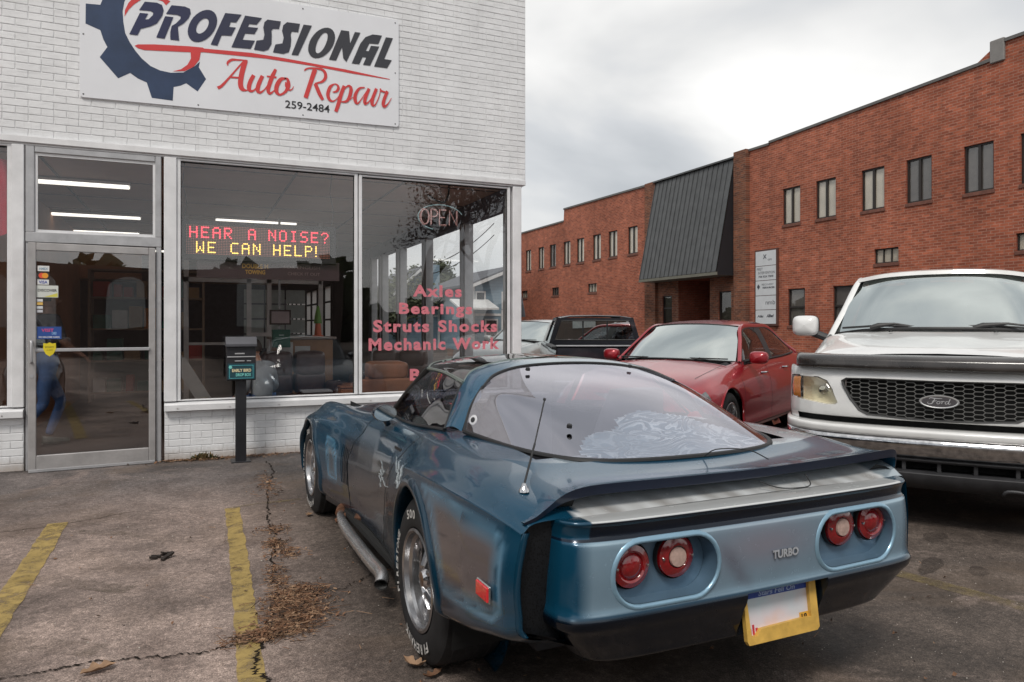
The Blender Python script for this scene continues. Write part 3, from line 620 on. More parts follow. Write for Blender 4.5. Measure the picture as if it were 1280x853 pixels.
text_on(g, 'SECURITY', (xs_-.036, -.0725, zc_+.01), (1, 0, 0), (0, 0, 1), .072, .016, offset=.02); text_on(g, 'ALARM', (xs_-.024, -.0725, zc_-.016), (1, 0, 0), (0, 0, 1), .048, .013)
g.obj('sticker', [mat('yellow shield', (.72, .58, .02), .5), mat('shield print', (.25, .2, .02), .5)], door, label='yellow shield sticker')

# ---- lettering on window two
ylet = .0185; M_pink = mat('pink vinyl lettering', (.66, .19, .23), .5, var=.12, vscale=20)
def wl(b, x0, x1, z0, z1): g = G(); text_on(g, b, (x0, ylet, z0), (1, 0, 0), (0, 0, 1), x1-x0, z1-z0, offset=.04, space=1.2); g.obj('lettering', M_pink, win_2, kind='stuff')
wl('Axles', 2.27, 2.86, 1.675, 1.812); wl('Bearings', 2.11, 2.99, 1.44, 1.605); wl('Struts Shocks', 1.815, 3.31, 1.27, 1.41)
wl('Mechanic Work', 1.765, 3.335, 1.065, 1.205); wl('Brakes', 2.235, 2.95, .72, .855)

# ---- interior room
M_ceil = mat('brown ceiling board', (.52, .34, .27), .8, var=.1, vscale=1.5)
M_floor = mat('dark shop floor', (.10, .075, .065), .45, var=.2)
M_inw = mat('brown inner wall', (.40, .19, .10), .75, var=.15, vscale=2)
g = G(); g.box(-6.9, 3.49, YF+.25, 31.3, 3.035, 3.06); LO(g).obj('ceiling', M_ceil, shop)
g = G()
for k in range(13): g.box(-6.9, 3.49, YF+.45+k*1.22, YF+.475+k*1.22, 3.027, 3.036)
for k in range(8): g.box(-6.3+k*1.22, -6.275+k*1.22, YF+.3, 24, 3.0262, 3.0355)
LO(g).obj('ceiling_grid', mat('ceiling strip', (.10, .075, .065), .7), shop)
g = G(); g.box(-6.9, 3.49, YF+.21, 31.3, .0, .02); LO(g).obj('floor', M_floor, shop)
g = G(); g.box(-6.9, -1.9, 15.0, 15.15, .02, 3.03); g.box(-1.9, -.9, 15.0, 15.15, 2.2, 3.03); g.box(-2.0, -1.9, 9.2, 15.0, .02, 3.03); LO(g).obj('partition', M_inw, shop)
# inner aluminium screen with door behind window one
g = G()
for x in (-.15, .75, 1.05, 1.85): g.box(x, x+.07, 12.0, 12.06, .02, 3.02)
g.box(-.15, 1.9, 12.0, 12.055, 2.02, 2.09); g.box(-.08, .75, 12.0, 12.055, .02, .14); g.box(.82, 1.05, 12.0, 12.055, 1.18, 1.24); g.box(-.08, .75, 12.0, 12.05, 1.05, 1.09)
g.box(1.12, 1.85, 12.0, 12.055, 2.55, 2.6)
LO(g).obj('inner_screen', mat('grey screen frame', (.55, .52, .50), .5), shop)
g = G(); 
for i in range(3):
    for j in range(4): g.box(.90+i*.40, 1.27+i*.40, 15.2, 15.24, .9+j*.30, 1.17+j*.30)
LO(g).obj('garage_panel', mat('grey garage panel', (.40, .44, .42), .5), shop)
# grid window on the far side wall
gw = bpy.data.objects.new('grid_window', None); COL.objects.link(gw); gw.parent = shop
g = G()
for k in range(9): g.box(3.44, 3.49, 20.2+k*1.25-.05, 20.2+k*1.25+.05, 1.02, 2.5)
for z in (1.0, 1.5, 2.0, 2.46): g.box(3.445, 3.485, 20.2, 31.4, z, z+.05)
LO(g).obj('muntin', mat('black muntin', (.02, .02, .02), .6), gw)
g = G(); rows = []
for k in range(300):
    y = 20.2+k*11.2/299; rows.append([(3.56+.02*math.sin(y*26), y, 1.02), (3.56+.02*math.sin(y*26), y, 2.5)])
g.grid(rows); M_cur = bpy.data.materials.new('sheer curtain'); t = NT(M_cur); a1 = t.n('BsdfTranslucent'); a1.inputs[0].default_value = (.75, .75, .72, 1); a2 = t.n('BsdfDiffuse'); a2.inputs[0].default_value = (.6, .6, .58, 1)
ms = t.n('MixShader'); ms.inputs[0].default_value = .4; t.l(a1.outputs[0], ms.inputs[1]); t.l(a2.outputs[0], ms.inputs[2]); t.l(ms.outputs[0], t.out.inputs[0])
LO(g).obj('curtain', M_cur, gw)
# side glazing with its mullions
sg = bpy.data.objects.new('side_glazing', None); COL.objects.link(sg); sg.parent = shop
for y0, y1 in ((8.12, 8.24), (9.62, 9.70), (9.76, 9.84), (11.50, 11.59), (11.66, 11.75), (13.12, 13.22), (13.34, 13.46), (14.52, 14.62), (14.76, 14.88), (15.5, 15.6)):
    g = G(); g.cbox(3.51, 3.64, y0, y1, .451, 2.80, .005); LO(g).obj('mullion', M_alu, sg)
g = G(); g.add([(3.578, 8.1, .45), (3.578, 15.62, .45), (3.578, 15.62, 2.80), (3.578, 8.1, 2.80)], [(0, 1, 2, 3)]); LO(g).obj('pane', glass('side glass', (.99, .995, .99), .012), sg)

# ================================================================ things on and behind the shop front
# ---- sign board
sgn = root('sign_board', 'large white sign with a gear reading PROFESSIONAL Auto Repair on the brick wall', 'shop sign', (-.995, YF-.012, 3.515))
def S3(p, y): return (p[0]+.995, y, p[1]-3.515)
tl = math.tan(math.radians(1.07)); 
def rrect(x0, z0, w, h, r, sl, n=5):
    pts = []
    for cx, cz, a0 in ((x0+w-r, z0+h-r, 0), (x0+r, z0+h-r, 90), (x0+r, z0+r, 180), (x0+w-r, z0+r, 270)):
        for k in range(n):
            a = math.radians(a0+90*k/(n-1)); x, z = cx+r*math.cos(a), cz+r*math.sin(a); pts.append((x, z+(x-x0)*sl))
    return pts
M_board = mat('white sign board', (.74, .75, .78), .35, var=.04, vscale=1.5)
bp = rrect(0, 0, 3.09, 1.196, .03, tl)
g = G(); g.prism([(x, -.012, z) for x, z in bp], (0, .02, 0)); g.obj('board', M_board, sgn)
M_navy = mat('sign navy', (.022, .042, .095), .4, var=.25, vscale=3); M_red = mat('sign red', (.60, .045, .045), .4, var=.05)
def m_letters():
    m = bpy.data.materials.new('sign lettering fade'); t = NT(m); co = t.coord(); sx = t.n('SeparateXYZ'); t.l(co, sx.inputs[0])
    c = t.ramp(t.math('MULTIPLY', sx.outputs[0], 1/3.1), [(.2, (.018, .022, .075)), (.7, (.035, .036, .045))]); t.bsdf(c, .4); return m
g = G(); g.add([S3(p, -.0135) for p in SIGN_GEAR], [tuple(range(len(SIGN_GEAR)))]); g.obj('gear_emblem', M_navy, sgn)
M_let = m_letters()
for k, l_ in enumerate(SIGN_LET):
    if k != 2: g = G()
    g.add([S3(p, -.0165) for p in l_], [tuple(range(len(l_)))])
    if k != 1: g.obj('letter', M_let, sgn)
for o_, i_ in SIGN_RING:
    n = len(o_); g = G(); g.add([S3(p, -.0165) for p in o_+i_], [(k, (k+1) % n, n+(k+1) % n, n+k) for k in range(n)]); g.obj('letter', M_let, sgn)
g = G(); g.add([S3(p, -.0145) for p in SIGN_ARC], [tuple(range(len(SIGN_ARC)))]); g.obj('red_arc', M_red, sgn)
g = G(); g.add([S3(p, -.0150) for p in SIGN_SWOOSH], [tuple(range(len(SIGN_SWOOSH)))]); g.obj('red_swoosh', M_red, sgn)
g = G()
for q, s_ in enumerate(SIGN_SCRIPT):
    g.grid([[S3(a, -.0155-.0002*q), S3(b, -.0155-.0002*q)] for a, b in ribbon2(s_, 7)])
g.obj('script_lettering', M_red, sgn)
g = G(); g2 = text_fit('259-2484', .46, .082, offset=.012); g.add([S3((.873+v[0], 3.637+v[1]+v[0]*tl*.2), -.0155) for v in g2[0]], g2[1]); g.obj('phone_number', mat('sign black', (.02, .02, .022), .4), sgn)
g = G()
for x, z in ((.03, .03), (1.03, .03), (2.05, .03), (3.05, .03), (3.05, .6), (3.05, 1.16), (2.05, 1.16), (1.03, 1.16), (.03, 1.16), (.03, .6)):
    g.lathe([(0, .004), (.006, .004), (.008, 0)], (x, -.012, z+x*tl), (0, -1, 0), 10)
g.obj('screw', mat('sign screw', (.15, .15, .15), .5, .8), sgn)

# ---- LED sign
FONT = {'H':'10001 10001 10001 11111 10001 10001 10001','E':'11111 10000 10000 11110 10000 10000 11111','A':'01110 10001 10001 11111 10001 10001 10001',
 'R':'11110 10001 10001 11110 10100 10010 10001','N':'10001 11001 10101 10101 10011 10001 10001','O':'01110 10001 10001 10001 10001 10001 01110','I':'01110 00100 00100 00100 00100 00100 01110',
 'S':'01111 10000 10000 01110 00001 00001 11110','?':'01110 10001 00001 00010 00100 00000 00100','W':'10001 10001 10001 10101 10101 11011 10001','C':'01111 10000 10000 10000 10000 10000 01111',
 'L':'10000 10000 10000 10000 10000 10000 11111','P':'11110 10001 10001 11110 10000 10000 10000','!':'1 1 1 1 1 0 1',' ':'00 00 00 00 00 00 00'}
led = root('led_sign', 'black LED message sign reading HEAR A NOISE? WE CAN HELP! behind the window', 'LED sign', (-.12, YF+.12, 2.055))
LW, LH = 1.52, .335
g = G(); g.cbox(-.0, LW+.03, .002, .09, -.035, LH+.04, .006); g.obj('housing', mat('LED housing', (.010, .008, .008), .5), led)
nc, nr = 92, 18; pxw, pzw = (LW-.08)/nc, (LH-.03)/nr
lit = {}
def put(s_, r0, c0, cl, sp_=2):
    c = c0
    for ch in s_:
        rows = FONT[ch].split(' ')
        for r_, row in enumerate(rows):
            for q, b in enumerate(row):
                if b == '1': lit[(r0+r_, c+q)] = cl
        c += len(rows[0])+sp_
put('HEAR', 1, 2, 'r'); put('A', 1, 38, 'r'); put('NOISE?', 1, 51, 'r', 2)
put('WE', 10, 6, 'y', 2); put('CAN', 10, 27, 'y', 2); put('HELP!', 10, 54, 'y', 2)
gd = {'r': G(), 'y': G(), 'o': G()}
for r_ in range(nr):
    for c in range(nc):
        x, z = .04+(c+.5)*pxw, .02+(nr-r_-.5)*pzw; k = lit.get((r_, c), 'o'); q = pzw*(.36 if k != 'o' else .26); y = -.0035 if k != 'o' else -.0012
        gd[k].add([(x-q, y, z-q*.5), (x-q*.5, y, z-q), (x+q*.5, y, z-q), (x+q, y, z-q*.5), (x+q, y, z+q*.5), (x+q*.5, y, z+q), (x-q*.5, y, z+q), (x-q, y, z+q*.5)], [tuple(range(8))])
M_lr = mat('red LED lit', (.5, .02, .03), .5, emit=(1, .06, .09), estr=2.2); M_ly = mat('amber LED lit', (.5, .3, .02), .5, emit=(1, .62, .12), estr=1.9)
gd['r'].obj('red_lights', M_lr, led, kind='stuff'); gd['y'].obj('amber_lights', M_ly, led, kind='stuff'); gd['o'].obj('unlit_lights', mat('LED off', (.42, .15, .10), .4), led, kind='stuff')
g = G()
for x in (.02, LW-.02): g.tube([(x, .05, LH+.02), (x+.03, .05, .55), (x-.01, .05, .75), (x+.01, .05, .96)], .005, 6)
g.obj('hanging_cable', M_blackgap, led, True)
# ---- second dark sign panel below it
ps = root('window_panel_sign', 'dark window panel with faint gold lettering hanging below the LED sign', 'window sign', (.02, YF+.16, 1.84))
g = G(); g.box(0, 1.45, 0, .03, 0, .20); g.obj('panel', mat('dark plum panel', (.035, .018, .018), .5), ps)
g = G(); text_on(g, 'DOUBLE M', (.44, -.003, .11), (1, 0, 0), (0, 0, 1), .26, .05, offset=.03); text_on(g, 'TOWING', (.47, -.003, .05), (1, 0, 0), (0, 0, 1), .2, .045, offset=.03)
g.obj('gold_lettering', mat('dull gold print', (.30, .17, .03), .5), ps)
g = G(); text_on(g, 'FOR ENGLISH', (.86, -.003, .12), (1, 0, 0), (0, 0, 1), .38, .032); text_on(g, 'CHECK IT OUT', (.90, -.003, .05), (1, 0, 0), (0, 0, 1), .34, .032)
g.obj('grey_lettering', mat('dim grey print', (.16, .11, .10), .5), ps)

# ---- neon OPEN sign
neo = root('neon_open_sign', 'unlit neon OPEN sign in an oval tube hanging in the right window', 'neon sign', (2.64, YF+.12, 2.61))
M_ntube = mat('unlit pink neon tube', (.55, .33, .31), .25, var=.05); M_nblue = mat('unlit blue neon tube', (.30, .46, .48), .25)
def tubes(strokes, sc, r):
    g = G()
    for s_ in strokes: g.tube([(x*sc, 0, z*sc) for x, z in s_], r, 8)
    return g
arc = lambda cx, cz, rx, rz, a0, a1, n=16: [(cx+rx*math.cos(math.radians(a0+(a1-a0)*k/n)), cz+rz*math.sin(math.radians(a0+(a1-a0)*k/n))) for k in range(n+1)]
O_ = [arc(-.195, 0, .05, .085, 90, 440)]; P_ = [[(-.12, -.085), (-.12, .085)]+arc(-.085, .045, .04, .04, 90, -90)+[(-.115, .005)]]
E_ = [[(.06, .085), (-.02, .085), (-.02, -.085), (.06, -.085)], [(-.02, 0), (.045, 0)]]; N_ = [[(.10, -.085), (.10, .085), (.19, -.085), (.19, .085)]]
tubes(O_+P_+E_+N_, 1.0, .008).obj('letter_tube', M_ntube, neo, True)
tubes([[(x*1.06, z*1.12) for x, z in s_] for s_ in O_+P_+E_+N_], 1.0, .004).obj('outline_tube', M_ntube, neo, True)
g = G(); g.tube([(x, .012, z) for x, z in arc(0, 0, .275, .15, 20, 250, 30)], .007, 8); g.obj('oval_tube', M_nblue, neo, True)
g = G(); g.tube([(-.1, .01, .13), (-.16, .02, .25), (-.22, .02, .40)], .003, 5); g.tube([(.1, .01, .13), (.02, .02, .22), (-.02, .02, .40)], .003, 5)
g.tube(curve3([(-.15, .02, .26), (-.05, .02, .2), (.05, .02, .19), (.1, .02, .3), (.1, .02, .42)], 14), .012, 6); g.obj('wire', M_blackgap, neo, True)

# ---- key drop box on a post
db = root('key_drop_box', 'black early bird key drop box on a black post in front of the window', 'drop box', (.42, 7.614, 0))
M_blkp = mat('black painted steel', (.014, .014, .017), .4, var=.3)
g = G(); g.cbox(-.05, .05, -.045, .045, 0, .81, .004); g.cbox(-.09, .09, -.09, .09, 0, .012, .002); g.obj('post', M_blkp, db)
g = G(); g.cbox(-.135, .135, -.10, .12, .81, 1.14, .005); g.obj('box', M_blkp, db)
g = G(); pr = [(-.128, 1.142), (-.128, 1.165), (-.085, 1.235), (.125, 1.235), (.125, 1.142)]; g.prism([(-.142, y, z) for y, z in pr], (.284, 0, 0)); g.obj('lid', mat('grey lid top', (.09, .09, .10), .35, .3), db)
g = G(); g.cbox(-.13, .13, -.107, -.101, 1.035, 1.046, .002); g.cbox(-.06, .03, -.106, -.101, 1.065, 1.078, .002); g.cbox(-.06, .03, -.106, -.101, .995, 1.005, .002); g.cbox(.05, .09, -.106, -.101, .995, 1.005, .002); g.obj('slot_trim', M_alu, db)
g = G(); g.box(-.125, .125, -.104, -.1005, .822, .975); g.cm = 1
for a in ((-.11, .11, .83, .834), (-.11, .11, .955, .959), (-.11, -.106, .834, .955), (.106, .11, .834, .955)): g.box(a[0], a[1], -.1055, -.1035, a[2], a[3])
g.cm = 2; text_on(g, 'EARLY BIRD', (-.085, -.1062, .893), (1, 0, 0), (0, 0, 1), .175, .03, offset=.03)
g.cm = 3; text_on(g, 'DROP BOX', (-.05, -.1062, .85), (1, 0, 0), (0, 0, 1), .14, .03, offset=.03); g.lathe([(0, 0), (.016, 0)], (-.10, -.1058, .94), (0, -1, 0), 8)
g.obj('label_plate', [mat('teal plate', (.01, .05, .065), .4), mat('cyan line', (.08, .38, .42), .4), mat('cream print', (.72, .62, .38), .4), mat('aqua print', (.18, .55, .50), .4)], db)

# ---- sofas
def sofa(name, label, loc, w, mt, rz=0, h=.95, backview=False, seats=2, dp=.9, group='sofas in the waiting area'):
    s = root(name, label, 'sofa', loc, rz, group); d = dp
    g = G()
    def puff(x0, x1, y0, y1, z0, z1, b=.05):
        n = 8; rows = []
        cx, cy, cz, a, b_, c_ = (x0+x1)/2, (y0+y1)/2, (z0+z1)/2, (x1-x0)/2, (y1-y0)/2, (z1-z0)/2
        for i in range(n*2+1):
            th = PI*i/(n*2)-PI/2; row = []
            for j in range(n*4):
                ph = 2*PI*j/(n*4); f = lambda v: math.copysign(abs(v)**.42, v)
                wob = 1+.02*math.sin(5*ph+3*th)
                row.append((cx+a*f(math.cos(th))*f(math.cos(ph))*wob, cy+b_*f(math.cos(th))*f(math.sin(ph)), cz+c_*f(math.sin(th))*wob))
            rows.append(row)
        g.grid(rows, cv=True, flip=True)
    g.box(-w/2+.05, w/2-.05, -d/2+.05, d/2-.02, .05, .32); g.obj('base', mt, s)
    sw_ = (w-.44)/seats
    for k in range(seats):
        x0 = -w/2+.22+k*sw_
        g = G(); puff(x0+.005, x0+sw_-.005, -d/2, d/2-.25, .28, .50); g.obj('seat_cushion', mt, s, 'all')
        g = G(); puff(x0+.005, x0+sw_-.005, d/2-.36, d/2-.02, .45, .74); puff(x0+.01, x0+sw_-.01, d/2-.38, d/2+.02, .68, h); g.obj('back_cushion', mt, s, 'all')
    for sg_ in (-1, 1):
        g = G(); x0 = sg_*(w/2-.12); puff(x0-.125, x0+.125, -d/2+.02, d/2-.1, .1, .62); g.obj('armrest', mt, s, 'all')
    if backview:
        g = G(); g.cbox(-w/2+.12, w/2-.12, d/2-.02, d/2+.05, .06, h-.2, .02); g.obj('back_panel', mt, s)
    return s
M_lea1 = mat('dark wine leather', (.052, .026, .024), .38, var=.35, vscale=5, bump=.3, bscale=12)
M_lea2 = mat('worn brown leather', (.16, .065, .035), .36, var=.4, vscale=4, bump=.3, bscale=10)
sofa('sofa', 'dark wine leather recliner sofa inside behind the larger window', (1.16, 9.35, .02), 1.25, M_lea1, 0, 1.0)
sofa('sofa', 'worn brown leather sofa seen from its back in the right window', (2.12, 8.80, .02), .95, M_lea2, PI, .90, True, 1, .8)
sofa('sofa', 'dark leather sofa deeper inside behind the brown one', (2.85, 10.9, .02), 1.3, M_lea1, -.5, .95, False, 2)
g = G(); bt = root('side_table', 'small dark crate table in front of the wine leather sofa', 'side table', (1.30, 8.62, .02)); g.cbox(-.16, .16, -.12, .12, .0, .55, .01); g.obj('cabinet', M_lea1, bt); g = G(); g.cbox(-.17, .17, -.13, .13, .553, .575, .004); g.obj('top', mat('grey top', (.16, .16, .17), .4), bt)
bt = root('side_table', 'brown box table under the mullion between the two big windows', 'side table', (1.66, 8.5, .02)); g = G(); g.cbox(-.11, .11, -.12, .12, 0, .60, .01); g.obj('cabinet', M_lea2, bt); g = G(); g.cbox(-.115, .115, -.125, .125, .603, .62, .004); g.obj('top', M_lea2, bt)
# ---- counter, notices, cone
cn = root('counter', 'tan wooden counter with papers pinned on it behind the sofa', 'counter', (1.62, 11.2, .02))
g = G(); g.cbox(-.55, .32, 0, .5, 0, 1.12, .01); g.obj('cabinet', mat('tan board', (.30, .16, .08), .6), cn)
g = G(); g.cbox(-.60, .37, -.04, .54, 1.123, 1.16, .01); g.obj('counter_top', mat('pale counter top', (.35, .3, .27), .5), cn)
g = G(); g.box(-.50, -.27, -.012, -.004, .72, 1.08); g.box(-.24, -.02, -.014, -.005, .70, 1.02); g.obj('notice_paper', mat('paper', (.5, .5, .48), .8), cn)
cone = root('traffic_cone', 'orange cone with a green cap standing on the counter', 'cone', (1.74, 11.35, 1.182))
g = G(); g.lathe([(.0, 0), (.085, 0), (.085, .015), (.055, .02), (.04, .20), (0, .2)], n=18); g.obj('body', mat('cone orange', (.55, .12, .05), .5), cone, True)
g = G(); g.lathe([(.062, .2), (.05, .3), (.02, .46), (0, .48)], n=18); g.obj('cap', mat('cone green', (.12, .28, .04), .5), cone, True)
fr = root('framed_notice', 'framed pale certificate on a stand inside above the green box', 'picture', (1.0, 11.0, 1.36))
g = G(); g.cbox(0, .30, 0, .02, 0, .22, .004); g.obj('frame', mat('dark wood frame', (.03, .015, .012), .5), fr); g = G(); g.box(.025, .275, -.003, -.001, .025, .195); g.obj('print', mat('certificate', (.34, .27, .27), .6), fr)
gb = root('suggestion_box', 'green metal box fixed below the framed certificate', 'box', (1.03, 10.9, 1.03)); g = G(); g.cbox(0, .25, 0, .12, 0, .26, .006); g.obj('box', mat('green box', (.01, .10, .07), .45), gb)
g = G(); g.box(.04, .21, -.003, -.001, .14, .145); g.box(.09, .16, -.003, -.001, .17, .19); g.obj('slot', mat('pale print', (.3, .4, .38), .5), gb)
g = G(); g.box(.095, .125, .13, .16, -1.01, 1.9); g.obj('pole', mat('grey pole', (.3, .3, .3), .4, .5), gb)
# ---- shelving and clutter deep inside
sf = root('storage_shelf', 'brown storage shelf full of parts boxes behind the inner screen', 'shelf', (-.75, 14.2, .02))
g = G()
for x in (-.9, .9): g.box(x-.02, x+.02, 0, .5, 0, 2.3)
for z in (.15, .7, 1.25, 1.8, 2.28): g.box(-.88, .88, 0, .5, z, z+.03)
g.obj('frame', mat('shelf steel', (.30, .22, .16), .6), sf)
rr_ = random.Random(9); bc = [mat('carton tan', (.40, .26, .14), .8), mat('carton white', (.6, .58, .55), .7), mat('carton orange', (.55, .20, .05), .6), mat('carton green', (.03, .16, .12), .5), mat('carton red', (.42, .04, .03), .6)]
for z in (.18, .73, 1.28, 1.83):
    x = -.85
    while x < .70:
        w_, h_ = rr_.uniform(.10, .28), rr_.uniform(.12, .40); g = G(); g.cbox(x, x+w_, .05, .4, z+.001, z+h_, .004); g.obj('carton', bc[rr_.randrange(5)], sf); x += w_+rr_.uniform(.01, .08)
jk = root('floor_jack', 'pale grey floor jack leaning inside the glass screen', 'floor jack', (-.10, 11.3, .02)); g = G(); g.obox((.12, 0, .45), (.22, 0, -.38), (0, .05, 0), (.07, 0, .06)); g.tube([(.30, 0, .12), (-.12, 0, .95)], .03, 8); g.obj('arm', mat('jack paint', (.5, .5, .48), .5), jk); g = G(); g.cbox(-.1, .4, -.15, .15, 0, .12, .02); g.obj('base', mat('jack grey', (.3, .3, .3), .5), jk)
wl_ = root('wall_poster', 'pale framed poster on the brown wall behind the door', 'poster', (-2.9, 14.96, 1.3)); g = G(); g.box(0, .7, 0, .02, 0, .9); g.obj('sheet', mat('poster sheet', (.5, .42, .35), .7, var=.4, vscale=5), wl_)
# ---- ceiling lights (lit)
M_tube = mat('lit fluorescent diffuser', (.8, .8, .8), .5, emit=(1, .95, .85), estr=1.0)
for k, (x, y) in enumerate(((-1.3, 9.6), (-1.35, 12.3), (-1.5, 14.4), (.9, 12.0), (-.9, 17.5), (1.2, 17.0), (-4, 10.5))):
    f_ = root('ceiling_light', ('lit fluorescent ceiling light seen through the upper door glass, nearest to it', 'lit fluorescent ceiling light seen through the upper door glass, second one back', 'lit fluorescent ceiling light seen through the upper door glass, farthest back',
        'lit fluorescent ceiling light just above the LED message sign', 'lit fluorescent light deep in the workshop behind the inner screen', 'lit fluorescent light deep in the workshop beyond the grid window', 'lit fluorescent ceiling light behind the left edge window')[k], 'ceiling light', (x, y, 2.96), 0, 'fluorescent lights on the shop ceiling')
    g = G(); g.cbox(-.61, .61, -.08, .08, .03, .06, .003); g.obj('fixture', M_wfr, f_); g = G(); g.cbox(-.60, .60, -.055, .055, .0, .028, .01); g.obj('diffuser', M_tube, f_)
# ---- red banner at the left edge
g = G(); rows = []
for k in range(30):
    x = -1.98+k*.40/29; rows.append([(x+.03*math.sin(z*3), YF+.1+.02*math.sin(x*40+z*5), z) for z in np.linspace(2.9-.1*abs(x+1.78), 2.15+.3*abs(x+1.72)*1.5, 14)])
g.grid(rows); g.obj('red_banner', mat('red banner cloth', (.35, .012, .03), .6), None, True, label='red cloth banner hanging behind the left edge window', category='banner')

# ================================================================ RED BRICK BUILDING ACROSS THE LOT
def m_redbrick(name, c1, c2, mort, axis='YZ', old=.3):
    m = bpy.data.materials.new(name); t = NT(m); p = t.world(); s_ = t.n('SeparateXYZ'); t.l(p, s_.inputs[0]); c_ = t.n('CombineXYZ')
    a = {'X': s_.outputs[0], 'Y': s_.outputs[1], 'Z': s_.outputs[2]}
    wv = t.math('MULTIPLY', t.math('SUBTRACT', t.noise(p, 5.0, 3, .6), .5), .035)
    t.l(t.math('ADD', a[axis[0]], wv), c_.inputs[0]); t.l(t.math('ADD', a[axis[1]], t.math('MULTIPLY', wv, .35)), c_.inputs[1])
    b = t.n('TexBrick'); b.offset = .5
    b.inputs['Scale'].default_value = 1; b.inputs['Brick Width'].default_value = .215; b.inputs['Row Height'].default_value = .0725
    b.inputs['Mortar Size'].default_value = .009; b.inputs['Mortar Smooth'].default_value = .3; b.inputs['Bias'].default_value = 0
    b.inputs['Color1'].default_value = c1+(1,); b.inputs['Color2'].default_value = c2+(1,); b.inputs['Mortar'].default_value = mort+(1,)
    t.l(c_.outputs[0], b.inputs['Vector'])
    big = t.noise(p, .45, 5, .6); mid = t.noise(p, 3.1, 5, .65); fine = t.noise(p, 14, 3, .6)
    c = t.mix(1.0, b.outputs[0], t.ramp(big, [(.35, .82), (.65, 1.13)]), 'MULTIPLY')
    c = t.mix(1.0, c, t.ramp(mid, [(.32, .84), (.68, 1.12)]), 'MULTIPLY')
    c = t.mix(t.ramp(fine, [(.66, 0.0), (.78, old)]), c, (.42, .30, .23))
    wn = t.n('TexVoronoi', feature='F1', Scale=6.5); mpv = t.mapping(c_.outputs[0], (1.0, 2.6, 1)); t.l(mpv, wn.inputs['Vector']); wsx = t.n('SeparateXYZ'); t.l(wn.outputs['Color'], wsx.inputs[0])
    c = t.mix(.38, c, t.ramp(wsx.outputs[0], [(.05, .62), (.3, .95), (.8, 1.05), (.97, 1.5)]), 'MULTIPLY')
    mp = t.mapping(p, (1.6, 1.6, .25)); c = t.mix(t.ramp(t.noise(mp, 1.5, 4, .6), [(.55, 0.0), (.8, .45)]), c, (.13, .055, .038))
    t.bsdf(c, .85, 0, .25, 0, t.bump(b.outputs['Fac'], -.5, .01)); return m
M_rb = m_redbrick('red brick wall', (.42, .122, .066), (.25, .072, .043), (.38, .20, .145))
M_rbx = m_redbrick('red brick return', (.30, .08, .045), (.22, .06, .036), (.2, .12, .09), 'XZ')
M_rbo = m_redbrick('mottled brown brick', (.27, .095, .05), (.12, .05, .035), (.22, .15, .11), 'YZ', .55)
M_cap = mat('grey coping metal', (.13, .125, .12), .5, .3)
M_dkfr = mat('dark bronze frame', (.022, .017, .015), .5)
M_shade = mat('pale window shade', (.75, .71, .64), .7, var=.15, vscale=1.2)
M_wgl = glass('far window glass', (.93, .92, .9), .06)
M_rsill = mat('soldier brick sill', (.16, .065, .045), .8, var=.3, vscale=12)
rb = root('red_brick_building', 'long two storey red brick building with small windows and a dark metal canopy', 'building', (18, 20, 0))
RL = lambda g: g.xform(Matrix.Translation((-18, -20, 0)))
XR = 18.0
ytops = [(8.2, 8.27), (11.47, 8.27), (11.472, 7.90), (18.98, 7.62), (18.982, 7.56), (19.95, 7.56), (26.3, 7.45), (33.95, 7.56), (33.952, 6.92), (41.5, 6.92)]
def ztop(y):
    for (a, za_), (b, zb_) in zip(ytops[:-1], ytops[1:]):
        if a <= y <= b: return za_+(zb_-za_)*(y-a)/max(1e-9, b-a)
    return 7
holes = []   # (y0,y1,z0,z1,kind)
for y0, y1 in ((17.62, 18.37), (16.2, 16.97), (14.5, 15.27), (13.06, 13.81), (11.43, 12.18), (10.05, 10.80), (8.6, 9.35)): holes.append((y0, y1, 4.72, 5.92, 'tall'))
for y0, y1 in ((27.0, 27.77), (28.68, 29.45), (30.16, 30.92), (31.8, 32.55), (33.25, 34.0), (34.9, 35.65), (36.35, 37.07), (38.05, 38.8), (39.6, 40.3)): holes.append((y0, y1, 4.60, 5.82, 'tall'))
for y0, y1 in ((14.05, 14.83), (10.1, 10.9)): holes.append((y0, y1, 3.14, 3.56, 'low3'))
for y0, y1 in ((30.55, 31.4), (34.55, 35.35), (38.55, 39.35)): holes.append((y0, y1, 3.02, 3.45, 'low3'))
for y0, y1 in ((17.42, 18.14), (15.55, 16.3), (13.1, 13.85), (11.2, 11.95)): holes.append((y0, y1, 1.36, 2.57, 'sash'))
holes.append((24.48, 25.14, 0, 2.6, 'door')); holes.append((20.9, 21.6, .9, 2.64, 'shop')); holes.append((22.1, 24.05, 0, 3.2, 'niche'))
ys = sorted(set([8.2, 41.5]+[h[0] for h in holes]+[h[1] for h in holes]+[11.47, 18.98, 19.95, 20.6, 25.4, 26.3, 33.95]))
zs = sorted(set([0]+[h[2] for h in holes]+[h[3] for h in holes]+[6.5]))
gA, gB = G(), G(); g2 = G()
for a, b in zip(ys[:-1], ys[1:]):
    for c, d in zip(zs[:-1], zs[1:]):
        my, mz = (a+b)/2, (c+d)/2
        if any(h[0] < my < h[1] and h[2] < mz < h[3] for h in holes): continue
        tg = g2 if 19.95 < my < 26.3 else (gA if my < 20 else gB)
        tg.add([(XR, a, c), (XR, b, c), (XR, b, d), (XR, a, d)], [(0, 3, 2, 1)])
    tg = g2 if 19.95 < (a+b)/2 < 26.3 else (gA if a < 19.9 else gB)
    tg.add([(XR, a, 6.5), (XR, b, 6.5), (XR, b, ztop(b-.0005)), (XR, a, ztop(a+.0005))], [(0, 3, 2, 1)])
